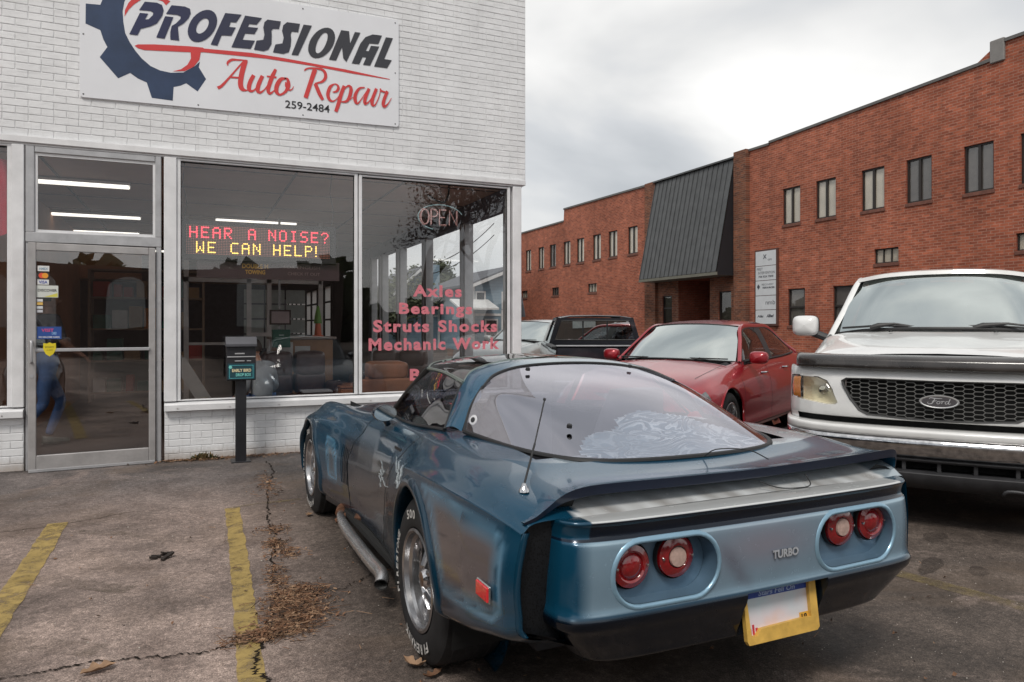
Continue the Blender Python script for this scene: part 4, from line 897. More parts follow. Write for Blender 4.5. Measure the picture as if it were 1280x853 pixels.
RL(gA).obj('wall', M_rb, rb); RL(gB).obj('wall', M_rb, rb); RL(g2).obj('entrance_wall', M_rbo, rb)
g = G()
for h in holes:
    dp = 2.2 if h[4] == 'niche' else .14
    g.add([(XR, h[0], h[2]), (XR, h[1], h[2]), (XR, h[1], h[3]), (XR, h[0], h[3]), (XR+dp, h[0], h[2]), (XR+dp, h[1], h[2]), (XR+dp, h[1], h[3]), (XR+dp, h[0], h[3])],
          [(0, 1, 5, 4), (1, 2, 6, 5), (2, 3, 7, 6), (3, 0, 4, 7)] + [])
g.box(XR+2.3, 34, 8.2, 41.5, 0, 6.4); RL(g).obj('reveal', M_rbx, rb)
for (a, za_), (b, zb_) in zip(ytops[:-1], ytops[1:]):
    if b-a < .1 or 19.9 < a < 25: continue
    g = G()
    g.add([(x, y, z_+dz_) for y, z_ in ((a, za_), (b, zb_)) for x, dz_ in ((XR-.05, -.03), (XR-.05, .05), (XR+.35, .05), (XR+.35, -.03))], [(0, 1, 5, 4), (1, 2, 6, 5), (2, 3, 7, 6), (3, 0, 4, 7), (0, 3, 2, 1), (4, 5, 6, 7)])
    RL(g).obj('coping', M_cap, rb)
g = G(); g.cbox(XR-.06, XR+.5, 11.15, 11.5, 7.8, 8.36, .02); RL(g).obj('parapet_block', mat('grey block', (.22, .21, .20), .7), rb)
g = G(); g.box(XR-.16, XR-.001, 19.97, 20.6, 0, 7.62); RL(g).obj('pilaster', M_rbo, rb); g = G(); g.box(XR-.12, XR-.001, 25.5, 26.28, 0, 7.5); RL(g).obj('pilaster', M_rbo, rb)
for y0, y1, z0, z1, kd in holes:
    if kd == 'niche': continue
    nm = 'door' if kd == 'door' else 'window'; w = bpy.data.objects.new(nm, None); COL.objects.link(w); w.parent = rb
    g = G(); fx0, fx1, f = XR+.05, XR+.12, (.03 if kd == 'low3' else .045)
    g.box(fx0, fx1, y0, y0+f, z0, z1); g.box(fx0, fx1, y1-f, y1, z0, z1); g.box(fx0, fx1, y0+f, y1-f, z1-f, z1); g.box(fx0, fx1, y0+f, y1-f, z0, z0+f)
    if kd == 'tall': g.box(fx0-.01, fx1, (y0+y1)/2-.035, (y0+y1)/2+.035, z0+f, z1-f)
    if kd == 'low3':
        for q in (1, 2): yy = y0+(y1-y0)*q/3; g.box(fx0, fx1, yy-.012, yy+.012, z0+f, z1-f)
    if kd in ('sash',): g.box(fx0-.01, fx1, y0+f, y1-f, (z0+z1)/2-.03, (z0+z1)/2+.03)
    if kd in ('door',): g.box(fx0, fx1, y0+f, y1-f, 2.05, 2.12)
    RL(g).obj('frame', M_dkfr, w)
    g = G(); g.box(XR+.085, XR+.09, y0+f, y1-f, z0+f, z1-f); RL(g).obj('pane', M_wgl, w)
    g = G(); g.box(XR+.095, XR+.10, y0+.02, y1-.02, z0+.02, z1-.02); RL(g).obj('blind', M_dkfr if kd in ('door', 'shop') else (mat('dusk window shade', (.16, .15, .15), .7) if kd == 'sash' or random.random() < .25 else M_shade), w)
    if kd in ('tall', 'sash', 'low3'): g = G(); g.cbox(XR-.03, XR+.06, y0-.03, y1+.03, z0-.10, z0-.002, .008); RL(g).obj('sill', M_rsill, w)
g = G(); g.box(XR+2.1, XR+2.2, 22.0, 24.1, 0, 3.3); RL(g).obj('entrance_wall', M_rbo, rb)
# canopy: standing seam panels on a slope
cp = bpy.data.objects.new('metal_canopy', None); COL.objects.link(cp); cp.parent = rb
M_can = mat('dark grey standing seam metal', (.085, .088, .090), .42, .45, var=.22, vscale=3, bump=.1, bscale=8); M_can2 = mat('black canopy side', (.012, .012, .015), .6); M_sof = mat('grey green soffit', (.16, .155, .125), .7)
cy0, cy1 = 20.66, 25.5; tz, bz, bx = 7.42, 3.30, 17.10; tx = XR-.06; npan = 17
for k in range(npan):
    a = cy0+(cy1-cy0)*k/npan; b = cy0+(cy1-cy0)*(k+1)/npan; g = G(); e_ = .012
    dl = Vector((tx-bx, 0, tz-bz)).normalized(); nn = Vector((-dl.z, 0, dl.x)); L_ = math.hypot(tx-bx, tz-bz)
    P0 = Vector((bx, 0, bz)); 
    g.obox(P0+dl*L_/2+Vector((0, (a+b)/2, 0)), dl*(L_/2), (0, (b-a)/2-e_, 0), nn*.012)
    g.obox(P0+dl*L_/2+Vector((0, b-e_*.5, 0))+nn*.018, dl*(L_/2), (0, .012, 0), nn*.014)
    RL(g).obj('panel', M_can, cp)
g = G(); g.add([(bx, cy0-.03, bz-.12), (XR-.002, cy0-.03, bz-.12), (XR-.002, cy0-.03, tz), (tx, cy0-.03, tz), (bx, cy0-.03, bz)], [(0, 1, 2, 3, 4)]); RL(g).obj('end_panel', M_can2, cp); g = G()
g.add([(bx, cy1+.03, bz-.12), (XR-.002, cy1+.03, bz-.12), (XR-.002, cy1+.03, tz), (tx, cy1+.03, tz), (bx, cy1+.03, bz)], [(4, 3, 2, 1, 0)]); RL(g).obj('end_panel', M_can2, cp)
g = G(); g.box(bx-.02, bx+.03, cy0-.04, cy1+.04, bz-.12, bz-.012); g.box(bx+.031, XR-.002, cy0-.02, cy1+.02, bz-.12, bz-.08); RL(g).obj('soffit', M_sof, cp)
g = G(); g.box(tx-.12, XR+.2, cy0-.1, cy1+.1, tz+.0, tz+.06); RL(g).obj('ridge_cap', M_can, cp)
# tenants directory sign
ds = root('directory_sign', 'tall white tenant directory sign framed in brown on the red brick wall', 'sign', (XR-.03, 19.59, 1.36))
g = G(); g.cbox(-.05, .028, -1.05, .02, -.02, 2.62, .01); g.obj('frame', mat('brown frame', (.09, .035, .025), .6), ds)
M_wp = mat('white panel', (.62, .64, .66), .4, var=.06)
for k, (z0, z1) in enumerate(((2.06, 2.56), (1.56, 2.04), (1.04, 1.54), (.55, 1.02), (.06, .53))): g = G(); g.box(-.058, -.051, -.99, -.04, z0, z1); g.obj('panel', M_wp, ds)
g = G(); Y1 = -.04
def dt(b, y, z, w, h, **k): text_on(g, b, (-.0605, y, z), (0, -1, 0), (0, 0, 1), w, h, **k)
g.tube([(-.061, -.42, 2.30), (-.061, -.55, 2.44)], .012, 6); g.tube([(-.061, -.42, 2.44), (-.061, -.55, 2.30)], .012, 6); dt('care', -.62, 2.22, .18, .06)
dt('FIRST', -.10, 1.90, .28, .09); dt('INTERVENTION', -.16, 1.77, .78, .09); dt('706 824 7808', -.18, 1.65, .7, .07, offset=.02)
g.prism([(-.062, -.18+.07*math.cos(a), 1.34+.09*math.sin(a)) for a in (0, PI/2, PI, 1.5*PI)], (-.003, 0, 0)); dt('RECOVERY', -.34, 1.38, .55, .06); dt('RESOURCES', -.38, 1.27, .55, .06, offset=.04)
dt('nmb', -.52, .72, .44, .15); dt('Atlas', -.12, .28, .3, .09, shear=.3, offset=.03); dt('Allied', -.56, .28, .34, .11, shear=.3, offset=.04)
g.obj('lettering', mat('directory print', (.06, .065, .08), .5), ds, kind='stuff')
# small flood light at the far end
fl = root('wall_floodlight', 'small white floodlight bracket on the far end of the red brick wall', 'lamp', (17.9, 39.5, 5.72)); g = G(); g.tube([(0, 0, 0), (-.5, -.3, .05)], .04, 6); g.cbox(-.7, -.45, -.45, -.2, -.02, .12, .01); g.obj('housing', M_wfr, fl)

# ================================================================ BLUE HOUSE, TREES, WIRES beyond the shop
def m_siding(name, col):
    m = bpy.data.materials.new(name); t = NT(m); p = t.world(); s_ = t.n('SeparateXYZ'); t.l(p, s_.inputs[0])
    w_ = t.math('FRACT', t.math('MULTIPLY', s_.outputs[2], 6.0)); c = t.mix(t.ramp(w_, [(.0, 1.0), (.12, 0.0)]), col, tuple(x*.6 for x in col))
    t.bsdf(c, .6, 0, .3, 0, t.bump(w_, .3, .02)); return m
hs = root('blue_house', 'blue grey clapboard house with gable roof seen through the shop windows', 'house', (13.65, 38.5, 0))
M_sid = m_siding('blue grey siding', (.22, .31, .38)); M_trim = mat('white trim', (.65, .66, .66), .5); M_shin = mat('grey roof shingles', (.12, .125, .14), .85, var=.3, vscale=8)
def gable(x0, x1, y0, y1, h, rise, parent, xm=None):
    g = G(); g.box(x0, x1, y0, y1, 0, h); xm = xm or (x0+x1)/2
    g.add([(x0, y0, h), (x1, y0, h), (xm, y0, h+rise)], [(0, 1, 2)]); g.add([(x0, y1, h), (x1, y1, h), (xm, y1, h+rise)], [(0, 2, 1)]); g.obj('wall', M_sid, parent)
    g = G(); o_ = .35; 
    for s in (-1, 1):
        hw = (xm-x0) if s < 0 else (x1-xm); k = rise/hw; a = (xm, h+rise+.05); b = (xm+s*(hw+o_), h-o_*k+.05)
        g.prism([(a[0], y0-o_, a[1]), (b[0], y0-o_, b[1]), (b[0], y0-o_, b[1]+.14), (a[0], y0-o_, a[1]+.14)], (0, y1-y0+2*o_, 0))
    g.obj('roof', M_shin, parent)
    g = G()
    for s in (-1, 1):
        hw = (xm-x0) if s < 0 else (x1-xm); k = rise/hw; o2 = o_ if s < 0 else .05; a = Vector((xm, y0-o_-.02, h+rise-.08)); b = Vector((xm+s*(hw+o2), y0-o_-.02, h-o2*k-.08)); g.prism([a, b, b+Vector((0, 0, .18)), a+Vector((0, 0, .18))], (0, -.05, 0))
    for x in (x0, x1-.12): g.box(x-.01, x+.13, y0-.03, y0-.002, 0, h)
    g.box(x0+.13, x1-.13, y0-.03, y0-.002, 1.9, 2.03); g.obj('trim', M_trim, parent)
gable(0.1, 2.75, -2, 6, 3.55, 1.0, hs, 2.55); gable(-2.6, .05, 3.5, 10, 3.5, 1.2, hs)
for x, z, w, h in ((.35, 2.35, .42, .80), (1.9, 2.35, .42, .80), (.9, .8, .6, .85), (2.0, .8, .5, .85)):
    wn = bpy.data.objects.new('window', None); COL.objects.link(wn); wn.parent = hs
    g = G(); g.box(x-.09, x+w+.09, -2.06, -2.005, z-.09, z+h+.09); g.obj('frame', M_trim, wn); g = G(); g.box(x, x+w/1, -2.075, -2.061, z, z+h/2-.02); g.box(x, x+w, -2.075, -2.061, z+h/2+.02, z+h); g.obj('pane', mat('dark pane', (.05, .06, .07), .1), wn)
g = G(); g.box(-.75, -.25, 2.6, 3.1, 3.0, 5.0); g.obj('chimney', M_sid, hs)
g = G(); g.prism([(-1.2, -3.6, 2.2), (-1.2, -2.02, 2.7), (-1.2, -2.02, 2.8), (-1.2, -3.6, 2.3)], (2.2, 0, 0)); g.box(-1.1, -1.0, -3.5, -3.4, 0, 2.2); g.box(1.2, 1.3, -3.5, -3.4, 0, 2.2); g.obj('porch', M_trim, hs)
sh = root('far_shed', 'low maroon building far behind the shop, between trees and blue house', 'building', (10.2, 46, 0)); g = G(); g.box(0, 5, 0, 4, 0, 2.6); g.obj('wall', mat('maroon wall', (.14, .04, .035), .8), sh); g = G(); g.box(-.3, 5.3, -.3, 4.3, 2.61, 2.9); g.obj('roof', M_shin, sh)

M_bark = mat('grey brown bark', (.075, .060, .05), .9, var=.35, vscale=12, bump=.5, bscale=30)
def m_leaf(name, c1, c2):
    m = bpy.data.materials.new(name); t = NT(m); p = t.world(); n_ = t.noise(p, 1.3, 4, .7); c = t.ramp(n_, [(.35, c1), (.65, c2)])
    b = t.n('BsdfPrincipled', Roughness=.7); t.l(c, b.inputs['Base Color']); tr = t.n('BsdfTranslucent'); t.l(c, tr.inputs[0]); ms = t.n('MixShader'); ms.inputs[0].default_value = .25
    t.l(b.outputs[0], ms.inputs[1]); t.l(tr.outputs[0], ms.inputs[2]); t.l(ms.outputs[0], t.out.inputs[0]); return m
M_lf = m_leaf('dull green leaves', (.035, .045, .025), (.11, .125, .065))
def limbs(base, h, seed, spread=.5, depth=5, r0=.2, first=.35, wig=.15):
    r = random.Random(seed); segs = []; tips = []
    def grow(p, d, L, rad, lv):
        n = 4; pts = [p]; q = p.copy(); dd = d.copy()
        for k in range(n):
            dd = (dd+Vector((r.uniform(-wig, wig), r.uniform(-wig, wig), r.uniform(-.02, .12)))).normalized(); q = q+dd*L/n; pts.append(q.copy())
        segs.append((pts, rad, rad*.62, lv))
        if lv >= depth: tips.append((q, dd)); return
        for k in range(r.choice((2, 3, 3)) if lv < 3 else 2):
            ax = Vector((r.uniform(-1, 1), r.uniform(-1, 1), r.uniform(-.3, .3))).normalized(); nd = (Matrix.Rotation(r.uniform(.3, .3+spread), 3, ax) @ dd).normalized()
            grow(pts[-1] if k else pts[-2], nd, L*r.uniform(.62, .85), rad*.6, lv+1)
    grow(Vector(base), Vector((0, 0, 1)), h*first, r0, 0); return segs, tips
def tree(name, label, loc, h, seed, leaves=0, lr=.12, spread=.55, depth=5, r0=.2, group='trees around the lot', mleaf=None, clump=.6, first=.32):
    tr_ = root(name, label, 'tree', loc, 0, group); segs, tips = limbs((0, 0, 0), h, seed, spread, depth, r0, first)
    g1, g2 = G(), G()
    for pts, ra, rb_, lv in segs:
        rr = [ra+(rb_-ra)*k/4 for k in range(5)]; (g1 if lv == 0 else g2).tube(pts, rr, 7 if lv < 2 else (5 if lv < 4 else 3), caps=lv == 0)
    g1.obj('trunk', M_bark, tr_, True)
    if not leaves: g2.obj('branches', M_bark, tr_, True); return tr_
    g2.obj('branches', M_bark, tr_, True)
    r = random.Random(seed+1); g = G()
    for k in range(leaves):
        c, d = tips[r.randrange(len(tips))]; o_ = Vector((r.gauss(0, clump), r.gauss(0, clump), r.gauss(0, clump*.7))); c = c+o_
        u = Vector((r.gauss(0, 1), r.gauss(0, 1), r.gauss(0, 1))).normalized()*lr*r.uniform(.6, 1.3); v = u.orthogonal().normalized()*lr*.55
        g.add([c-u, c+v, c+u, c-v], [(0, 1, 2, 3)])
    g.obj('crown', mleaf or M_lf, tr_); return tr_
tree('broad_tree', 'broad leafy tree standing behind the blue house, seen through the shop glass', (16.3, 49, 0), 5.7, 5, 9000, .17, .75, 5, .25, clump=.35)
tree('broad_tree', 'green tree left of the lettering seen through the right shop window', (12.6, 43.0, 0), 4.3, 11, 6000, .15, .6, 5, .2, clump=.5)
tree('broad_tree', 'low dark tree at the far left of the view through the shop glass', (10.2, 42.5, 0), 2.9, 17, 3500, .15, .6, 5, .2, clump=.5)
tree('bare_tree', 'bare winter tree far behind between the two leafy ones', (13.2, 52, 0), 4.4, 23, 0, spread=.6, depth=5, r0=.18)
# trees and street on the near side (mirrored in the shop glass)
tree('bare_tree', 'large bare oak reflected in the top of the right shop window', (19.0, -30.0, 0), 15.5, 31, 5000, .10, .6, 6, .4, clump=.5, mleaf=mat('dead brown leaves', (.06, .04, .03), .9))
tree('bare_tree', 'second bare oak reflected beside the large one in the shop window', (14.5, -33.0, 0), 14, 37, 5000, .10, .7, 6, .4, clump=.5, mleaf=mat('dead brown leaves', (.06, .04, .03), .9))
up = root('utility_pole', 'wooden utility pole standing across the street behind the camera', 'utility pole', (-9.0, -16, 0)); g = G(); g.tube([(0, 0, 0), (0, 0, 10)], [.16, .11], 10); g.obj('pole', M_bark, up, True); g = G(); g.box(-1.1, 1.1, -.06, .06, 9.2, 9.35); g.obj('crossarm', M_bark, up)
g = G()
for k, (a, b) in enumerate((((9.5, 33, 4.1), (14.0, 34, 6.6)), ((9.5, 33, 3.7), (14.0, 34, 6.0)))):
    A_, B_ = Vector(a), Vector(b); g.tube([A_+(B_-A_)*t_+Vector((0, 0, -1.2*4*t_*(1-t_)*.4)) for t_ in np.linspace(0, 1, 20)], .02, 4)
g.obj('power_lines', M_blackgap, None, label='pair of thin power lines crossing above the blue house', category='power line')
# grey block across the street whose bays mirror in the shop glass
ob = root('street_building', 'dark building with pale arched bays across the street, mirrored in the shop windows', 'building', (-2, -22, 0))
g = G(); g.box(-30, 9, -8, 0, 0, 4.2); g.obj('wall', mat('dim umber stucco', (.10, .075, .065), .9, var=.15, vscale=.5), ob)
for k in range(9):
    x = -25+k*3.6; g = G(); pts = [(x, .03, 1.2), (x+1.5, .03, 1.2), (x+1.5, .03, 3.2)]+[(x+.75+.75*math.cos(a), .03, 3.2+.5*math.sin(a)) for a in np.linspace(.3, PI-.3, 7)]+[(x, .03, 3.2)]
    g.prism(pts, (0, .08, 0)); g.obj('arched_bay', mat('pale bay render', (.40, .42, .42), .8), ob)
tree_line = G(); r = random.Random(5)
for k in range(5000):
    x = r.uniform(-60, 70); hh = 4+2.5*math.sin(x*.2)+1.5*math.sin(x*.71); z = r.uniform(0, max(1, hh)); c = Vector((x, -48+r.uniform(-3, 3), z)); u = Vector((r.gauss(0, 1), r.gauss(0, 1), r.gauss(0, 1)))*.4; v = u.orthogonal()*.8
    tree_line.add([c-u, c+v, c+u, c-v], [(0, 1, 2, 3)])
tree_line.obj('distant_woods', M_lf, None, kind='stuff', label='distant line of dark woods beyond the street behind the camera', category='woods')
far = G()
for k in range(4000):
    x = r.uniform(-40, 17); y = 75+r.uniform(-4, 4); hh = 3+1.2*math.sin(x*.3)+.8*math.sin(x*.9); z = r.uniform(0, hh); c = Vector((x, y, z)); u = Vector((r.gauss(0, 1), r.gauss(0, 1), r.gauss(0, 1)))*.5; v = u.orthogonal()*.8
    far.add([c-u, c+v, c+u, c-v], [(0, 1, 2, 3)])
far.obj('distant_woods', M_lf, None, kind='stuff', label='distant band of trees on the horizon behind the blue house', category='woods')

# ================================================================ VEHICLE MATERIALS
M_tyre = mat('tyre rubber', (.018, .018, .019), .75, spec=.3, var=.25, vscale=14, bump=.2, bscale=80)
M_chrome = mat('chrome', (.62, .62, .63), .12, 1.0, var=.08, vscale=8)
M_pol = mat('polished dull alloy', (.42, .42, .43), .24, .95, var=.25, vscale=10, bump=.05)
M_rubber = mat('black rubber trim', (.012, .012, .013), .5)
M_under = mat('dark underbody', (.008, .008, .008), .9)
M_cabin = mat('dark cabin trim', (.022, .022, .026), .7)
M_carglass = glass('car glass', (.50, .54, .54), .66, 0.0, .02, (.93, 1.0, .98))
M_darkglass = glass('tinted car glass', (.30, .31, .35), .12, 0.0, .03); M_hatch = glass('lilac hatch glass', (.93, .94, .97), .44, 0.0, .10, (.93, .92, 1.0))
M_tgreen = glass('green roof glass', (.25, .33, .30), .10, 0.02)
M_redlens = None
def m_lens(name, col, emit=.0):
    m = bpy.data.materials.new(name); t = NT(m); co = t.coord(); n_ = t.n('TexVoronoi', Scale=90.0); t.l(co, n_.inputs['Vector'])
    b_ = t.bump(n_.outputs['Distance'], .15, .002); t.bsdf(t.mix(n_.outputs['Distance'], tuple(c*1.1 for c in col), tuple(c*.8 for c in col)), .15, 0, .7, 1.0, b_); return m
M_redlens = m_lens('red lamp lens', (.22, .003, .006)); M_clearlens = m_lens('clear lamp lens', (.50, .35, .30)); M_amber = m_lens('amber lamp lens', (.75, .26, .05)); M_redbright = m_lens('bright red reflector', (.75, .02, .03))
def m_attrpaint(name, metal=.30, rough=.26, coat=.75, dirt=.2):
    m = bpy.data.materials.new(name); t = NT(m); at = t.n('Attribute', attribute_name='paint'); co = t.coord()
    fl = t.noise(co, 900, 2, .5); mid = t.noise(co, 3.2, 5, .65); fine = t.noise(co, 24, 5, .7)
    c = t.mix(1.0, at.outputs['Color'], t.ramp(mid, [(.3, .92), (.7, 1.06)]), 'MULTIPLY')
    c = t.mix(t.ramp(fine, [(.66, 0.0), (.9, dirt)]), c, (.16, .15, .14))
    mt = t.math('MULTIPLY', at.outputs['Alpha'], metal)
    r_ = t.math('ADD', t.math('MULTIPLY', fine, .10), rough-.05)
    b = t.bsdf(c, r_, 0, .35, coat); b.inputs['Coat IOR'].default_value = 1.42; t.l(mt, b.inputs['Metallic']); b.inputs['Coat Roughness'].default_value = .07
    return m
def m_carpaint(name, col, metal=.3, rough=.35, coat=1.0, dirt=.15, dcol=(.22, .2, .18)):
    m = bpy.data.materials.new(name); t = NT(m); co = t.coord(); mid = t.noise(co, 2.5, 5, .65); fine = t.noise(co, 20, 5, .7)
    c = t.mix(1.0, col, t.ramp(mid, [(.3, .88), (.7, 1.10)]), 'MULTIPLY'); c = t.mix(t.ramp(fine, [(.58, 0.0), (.85, dirt)]), c, dcol)
    b = t.bsdf(c, t.math('ADD', t.math('MULTIPLY', fine, .15), rough-.07), metal, .5, coat); b.inputs['Coat Roughness'].default_value = .05; return m

def wheel(parent, c, side, R=.325, rim=.19, width=.24, style='mag', letters=False, spokes=5, steer=0):
    """side: +1 outer face toward +x, -1 toward -x (vehicle local)"""
    w = bpy.data.objects.new('wheel', None); COL.objects.link(w); w.parent = parent; w.location = c; w.rotation_euler = (0, 0, steer)
    s = side; g = G()
    prof = [(rim, -.02), (rim+.012, .0), (rim+.03, .006), (R-.055, .004), (R-.025, -.008), (R-.006, -.022), (R, -.045), (R, -width+.045), (R-.008, -width+.02), (R-.04, -width+.004), (rim, -width)]
    g.lathe([(r_, h) for r_, h in prof], (0, 0, 0), (s, 0, 0), 56)
    for k in range(4):   # tread grooves as thin dark raised ribs between lugs
        h = -.06-k*(width-.12)/3; g.lathe([(R, h-.008), (R+.004, h-.006), (R+.004, h+.006), (R, h+.008)], (0, 0, 0), (s, 0, 0), 56)
    g.obj('tyre', M_tyre, w, True)
    g = G(); dp = .085 if style == 'mag' else .03
    g.lathe([(rim+.004, -.012), (rim+.006, .002), (rim-.004, .006), (rim-.012, .0), (rim-.016, -.02), (rim-.03, -.03), (rim-.034, -dp), (rim-.06, -dp-.012), (.07, -dp-.012)], (0, 0, 0), (s, 0, 0), 56)
    g.lathe([(.07, -dp-.012), (.0, -dp-.012)], (0, 0, 0), (s, 0, 0), 24)
    g.obj('rim', M_pol, w, True)
    g = G()
    if style == 'mag':
        for k in range(spokes):
            a = 2*PI*k/spokes+.3; u = Vector((0, math.cos(a), math.sin(a))); v = Vector((0, -math.sin(a), math.cos(a))); x = Vector((s, 0, 0))
            for sg_ in (-1, 1):
                p0 = u*.045+v*sg_*.020+x*(-dp+.050); p1 = u*(rim-.04)+v*sg_*.030+x*(-dp+.012); g.tube([p0, p1], [.014, .011], 6)
            g.obox(u*(rim/2)+x*(-dp+.022), u*(rim/2-.04), v*.022, x*.006)
        g.lathe([(.052, -dp), (.050, -dp+.050), (.034, -dp+.062), (.030, -dp+.068), (0, -dp+.070)], (0, 0, 0), (s, 0, 0), 20)
        for k in range(5):
            a = 2*PI*k/5; g.tube([Vector((s*(-dp+.03), .062*math.cos(a), .062*math.sin(a))), Vector((s*(-dp+.05), .062*math.cos(a), .062*math.sin(a)))], .009, 6)
        g.obj('spoke', M_chrome, w, True)
    else:
        for k in range(7):
            a = 2*PI*k/7; u = Vector((0, math.cos(a), math.sin(a))); v = Vector((0, -math.sin(a), math.cos(a))); x = Vector((s, 0, 0))
            g.obox(u*(rim*.55)+x*(-.018), u*(rim*.42), v*.026, x*.012)
        g.lathe([(.06, -.03), (.05, .0), (0, .006)], (0, 0, 0), (s, 0, 0), 20); g.obj('spoke', M_pol, w, True)
    g = G(); g.lathe([(.15, -dp-.03), (0, -dp-.03)], (0, 0, 0), (s, 0, 0), 24); g.obj('brake_disc', M_rubber, w)
    if letters:
        g = G()
        def arc_text(word, a0, step, hgt, rr, inward=False):
            for k, ch in enumerate(word):
                if ch == ' ': continue
                wd = step*rr*.78; vs, fs = text_fit(ch, wd*(.35 if ch == 'I' else 1), hgt, offset=.03)
                a = math.radians(a0)-k*step   # clockwise as seen from outside
                # outward view axes: for s=-1 viewer sees +y toward the left
                ru = Vector((0, math.cos(a), math.sin(a))); tu = Vector((0, math.sin(a), -math.cos(a)))
                if s < 0: ru = Vector((0, -math.cos(a), math.sin(a))); tu = Vector((0, -math.sin(a)*-1*-1, -math.cos(a))) if False else Vector((0, -math.sin(a), -math.cos(a)))
                up_, rt_ = (ru, tu) if not inward else (-ru, -tu)
                cen = ru*rr
                g.add([cen+rt_*(v[0]-wd/2)+up_*(v[1]-hgt/2)+Vector((s*.0085, 0, 0)) for v in vs], fs)
        for wd_, a0_, st__, hg_ in (('500', 112, .155, .036), ('FIREHAWK', 305, .15, .036), ('FIRESTONE', 205, .12, .03)):
            g = G(); arc_text(wd_, a0_, st__, hg_, (R+rim)/2-.002); g.obj('raised_lettering', mat('raised white lettering', (.52, .51, .49), .7, var=.3, vscale=40), w, kind='stuff')
    return w

# ================================================================ THE BLUE WIDE BODIED SPORTS CAR
vt = root('sports_car', 'dark blue wide body sports car with hatch glass, rear wing and TURBO badge', 'sports car', (1.687, 2.807, 0), math.radians(1.13))
# local frame: y = forward from rear axle, x = right; table gives (|x|, z) for nine profile points
T = [
 (-.91, [(0,.772),(.25,.772),(.56,.770),(.785,.770),(.846,.742),(.870,.62),(.866,.52),(.835,.44),(.60,.40)]),
 (-.85, [(0,.79),(.25,.79),(.57,.788),(.79,.803),(.866,.760),(.888,.62),(.884,.50),(.85,.415),(.60,.36)]),
 (-.74, [(0,.815),(.25,.815),(.56,.815),(.795,.828),(.888,.775),(.905,.62),(.900,.48),(.865,.39),(.60,.32)]),
 (-.60, [(0,.855),(.25,.855),(.54,.853),(.795,.852),(.906,.785),(.922,.61),(.915,.45),(.875,.355),(.60,.28)]),
 (-.40, [(0,.88),(.25,.878),(.54,.874),(.79,.866),(.910,.785),(.924,.60),(.918,.42),(.88,.32),(.60,.24)]),
 (-.10, [(0,.89),(.27,.888),(.57,.884),(.785,.870),(.900,.772),(.915,.585),(.91,.40),(.875,.29),(.60,.22)]),
 (.15, [(0,.89),(.29,.888),(.61,.880),(.775,.856),(.878,.748),(.893,.57),(.888,.39),(.85,.26),(.60,.2)]),
 (.35, [(0,.88),(.30,.878),(.635,.868),(.752,.840),(.835,.71),(.860,.55),(.855,.37),(.82,.225),(.60,.19)]),
 (.55, [(0,.86),(.30,.86),(.64,.850),(.735,.818),(.795,.69),(.822,.53),(.818,.35),(.79,.195),(.60,.18)]),
 (.85, [(0,.84),(.30,.84),(.63,.835),(.715,.795),(.765,.66),(.785,.51),(.782,.34),(.762,.185),(.58,.17)]),
 (1.2, [(0,.84),(.30,.84),(.62,.828),(.702,.778),(.752,.64),(.772,.49),(.770,.33),(.752,.18),(.58,.17)]),
 (1.5, [(0,.85),(.30,.845),(.60,.822),(.700,.772),(.757,.64),(.778,.49),(.776,.33),(.755,.185),(.58,.17)]),
 (1.8, [(0,.845),(.28,.835),(.57,.795),(.705,.778),(.785,.66),(.815,.50),(.81,.34),(.78,.19),(.58,.17)]),
 (2.05, [(0,.825),(.28,.812),(.55,.778),(.715,.790),(.825,.69),(.862,.53),(.855,.36),(.82,.20),(.58,.17)]),
 (2.3, [(0,.805),(.28,.790),(.55,.765),(.722,.798),(.862,.70),(.895,.55),(.89,.38),(.86,.22),(.58,.17)]),
 (2.55, [(0,.78),(.28,.768),(.55,.748),(.722,.790),(.872,.69),(.905,.54),(.90,.38),(.87,.22),(.58,.17)]),
 (2.8, [(0,.745),(.28,.738),(.54,.722),(.70,.752),(.852,.65),(.892,.51),(.888,.36),(.85,.22),(.58,.17)]),
 (3.05, [(0,.69),(.28,.685),(.52,.67),(.66,.675),(.80,.58),(.84,.47),(.835,.34),(.79,.22),(.55,.17)]),
 (3.25, [(0,.61),(.27,.605),(.48,.59),(.60,.575),(.70,.50),(.73,.42),(.72,.33),(.68,.22),(.5,.17)]),
 (3.42, [(0,.50),(.24,.495),(.42,.48),(.52,.46),(.58,.42),(.60,.37),(.59,.30),(.55,.22),(.4,.17)]),
]
TS = np.array([t_[0] for t_ in T]); TV = np.array([[c for p in t_[1] for c in p] for t_ in T])
def crease(row, n, s):
    """profile curve with a tight shoulder crease at the fifth point"""
    k = .13+.30*max(0.0, min(1.0, (s-.2)/1.0)); P = [row[0], row[1], row[2], row[3], row[4]+(row[3]-row[4])*k, row[4], row[4]+(row[5]-row[4])*k, row[5], row[6], row[7], row[8]]
    P = np.array(P); Q = np.concatenate([[2*P[0]-P[1]], P, [2*P[-1]-P[-2]]]); us = np.interp(np.linspace(0, 8, n), [0, 3, 4, 5, 8], [0, 3, 5, 7, 10]); out = []
    for t in us:
        i = min(int(t), 9); f = t-i; a, b, c, d = Q[i], Q[i+1], Q[i+2], Q[i+3]; out.append(.5*((2*b)+(-a+c)*f+(2*a-5*b+4*c-d)*f*f+(-a+3*b-3*c+d)*f**3))
    return np.array(out)
def prof_at(s, nv=65):
    row = pchip(TS, TV, [s])[0].reshape(-1, 2); return crease(row, nv, s)
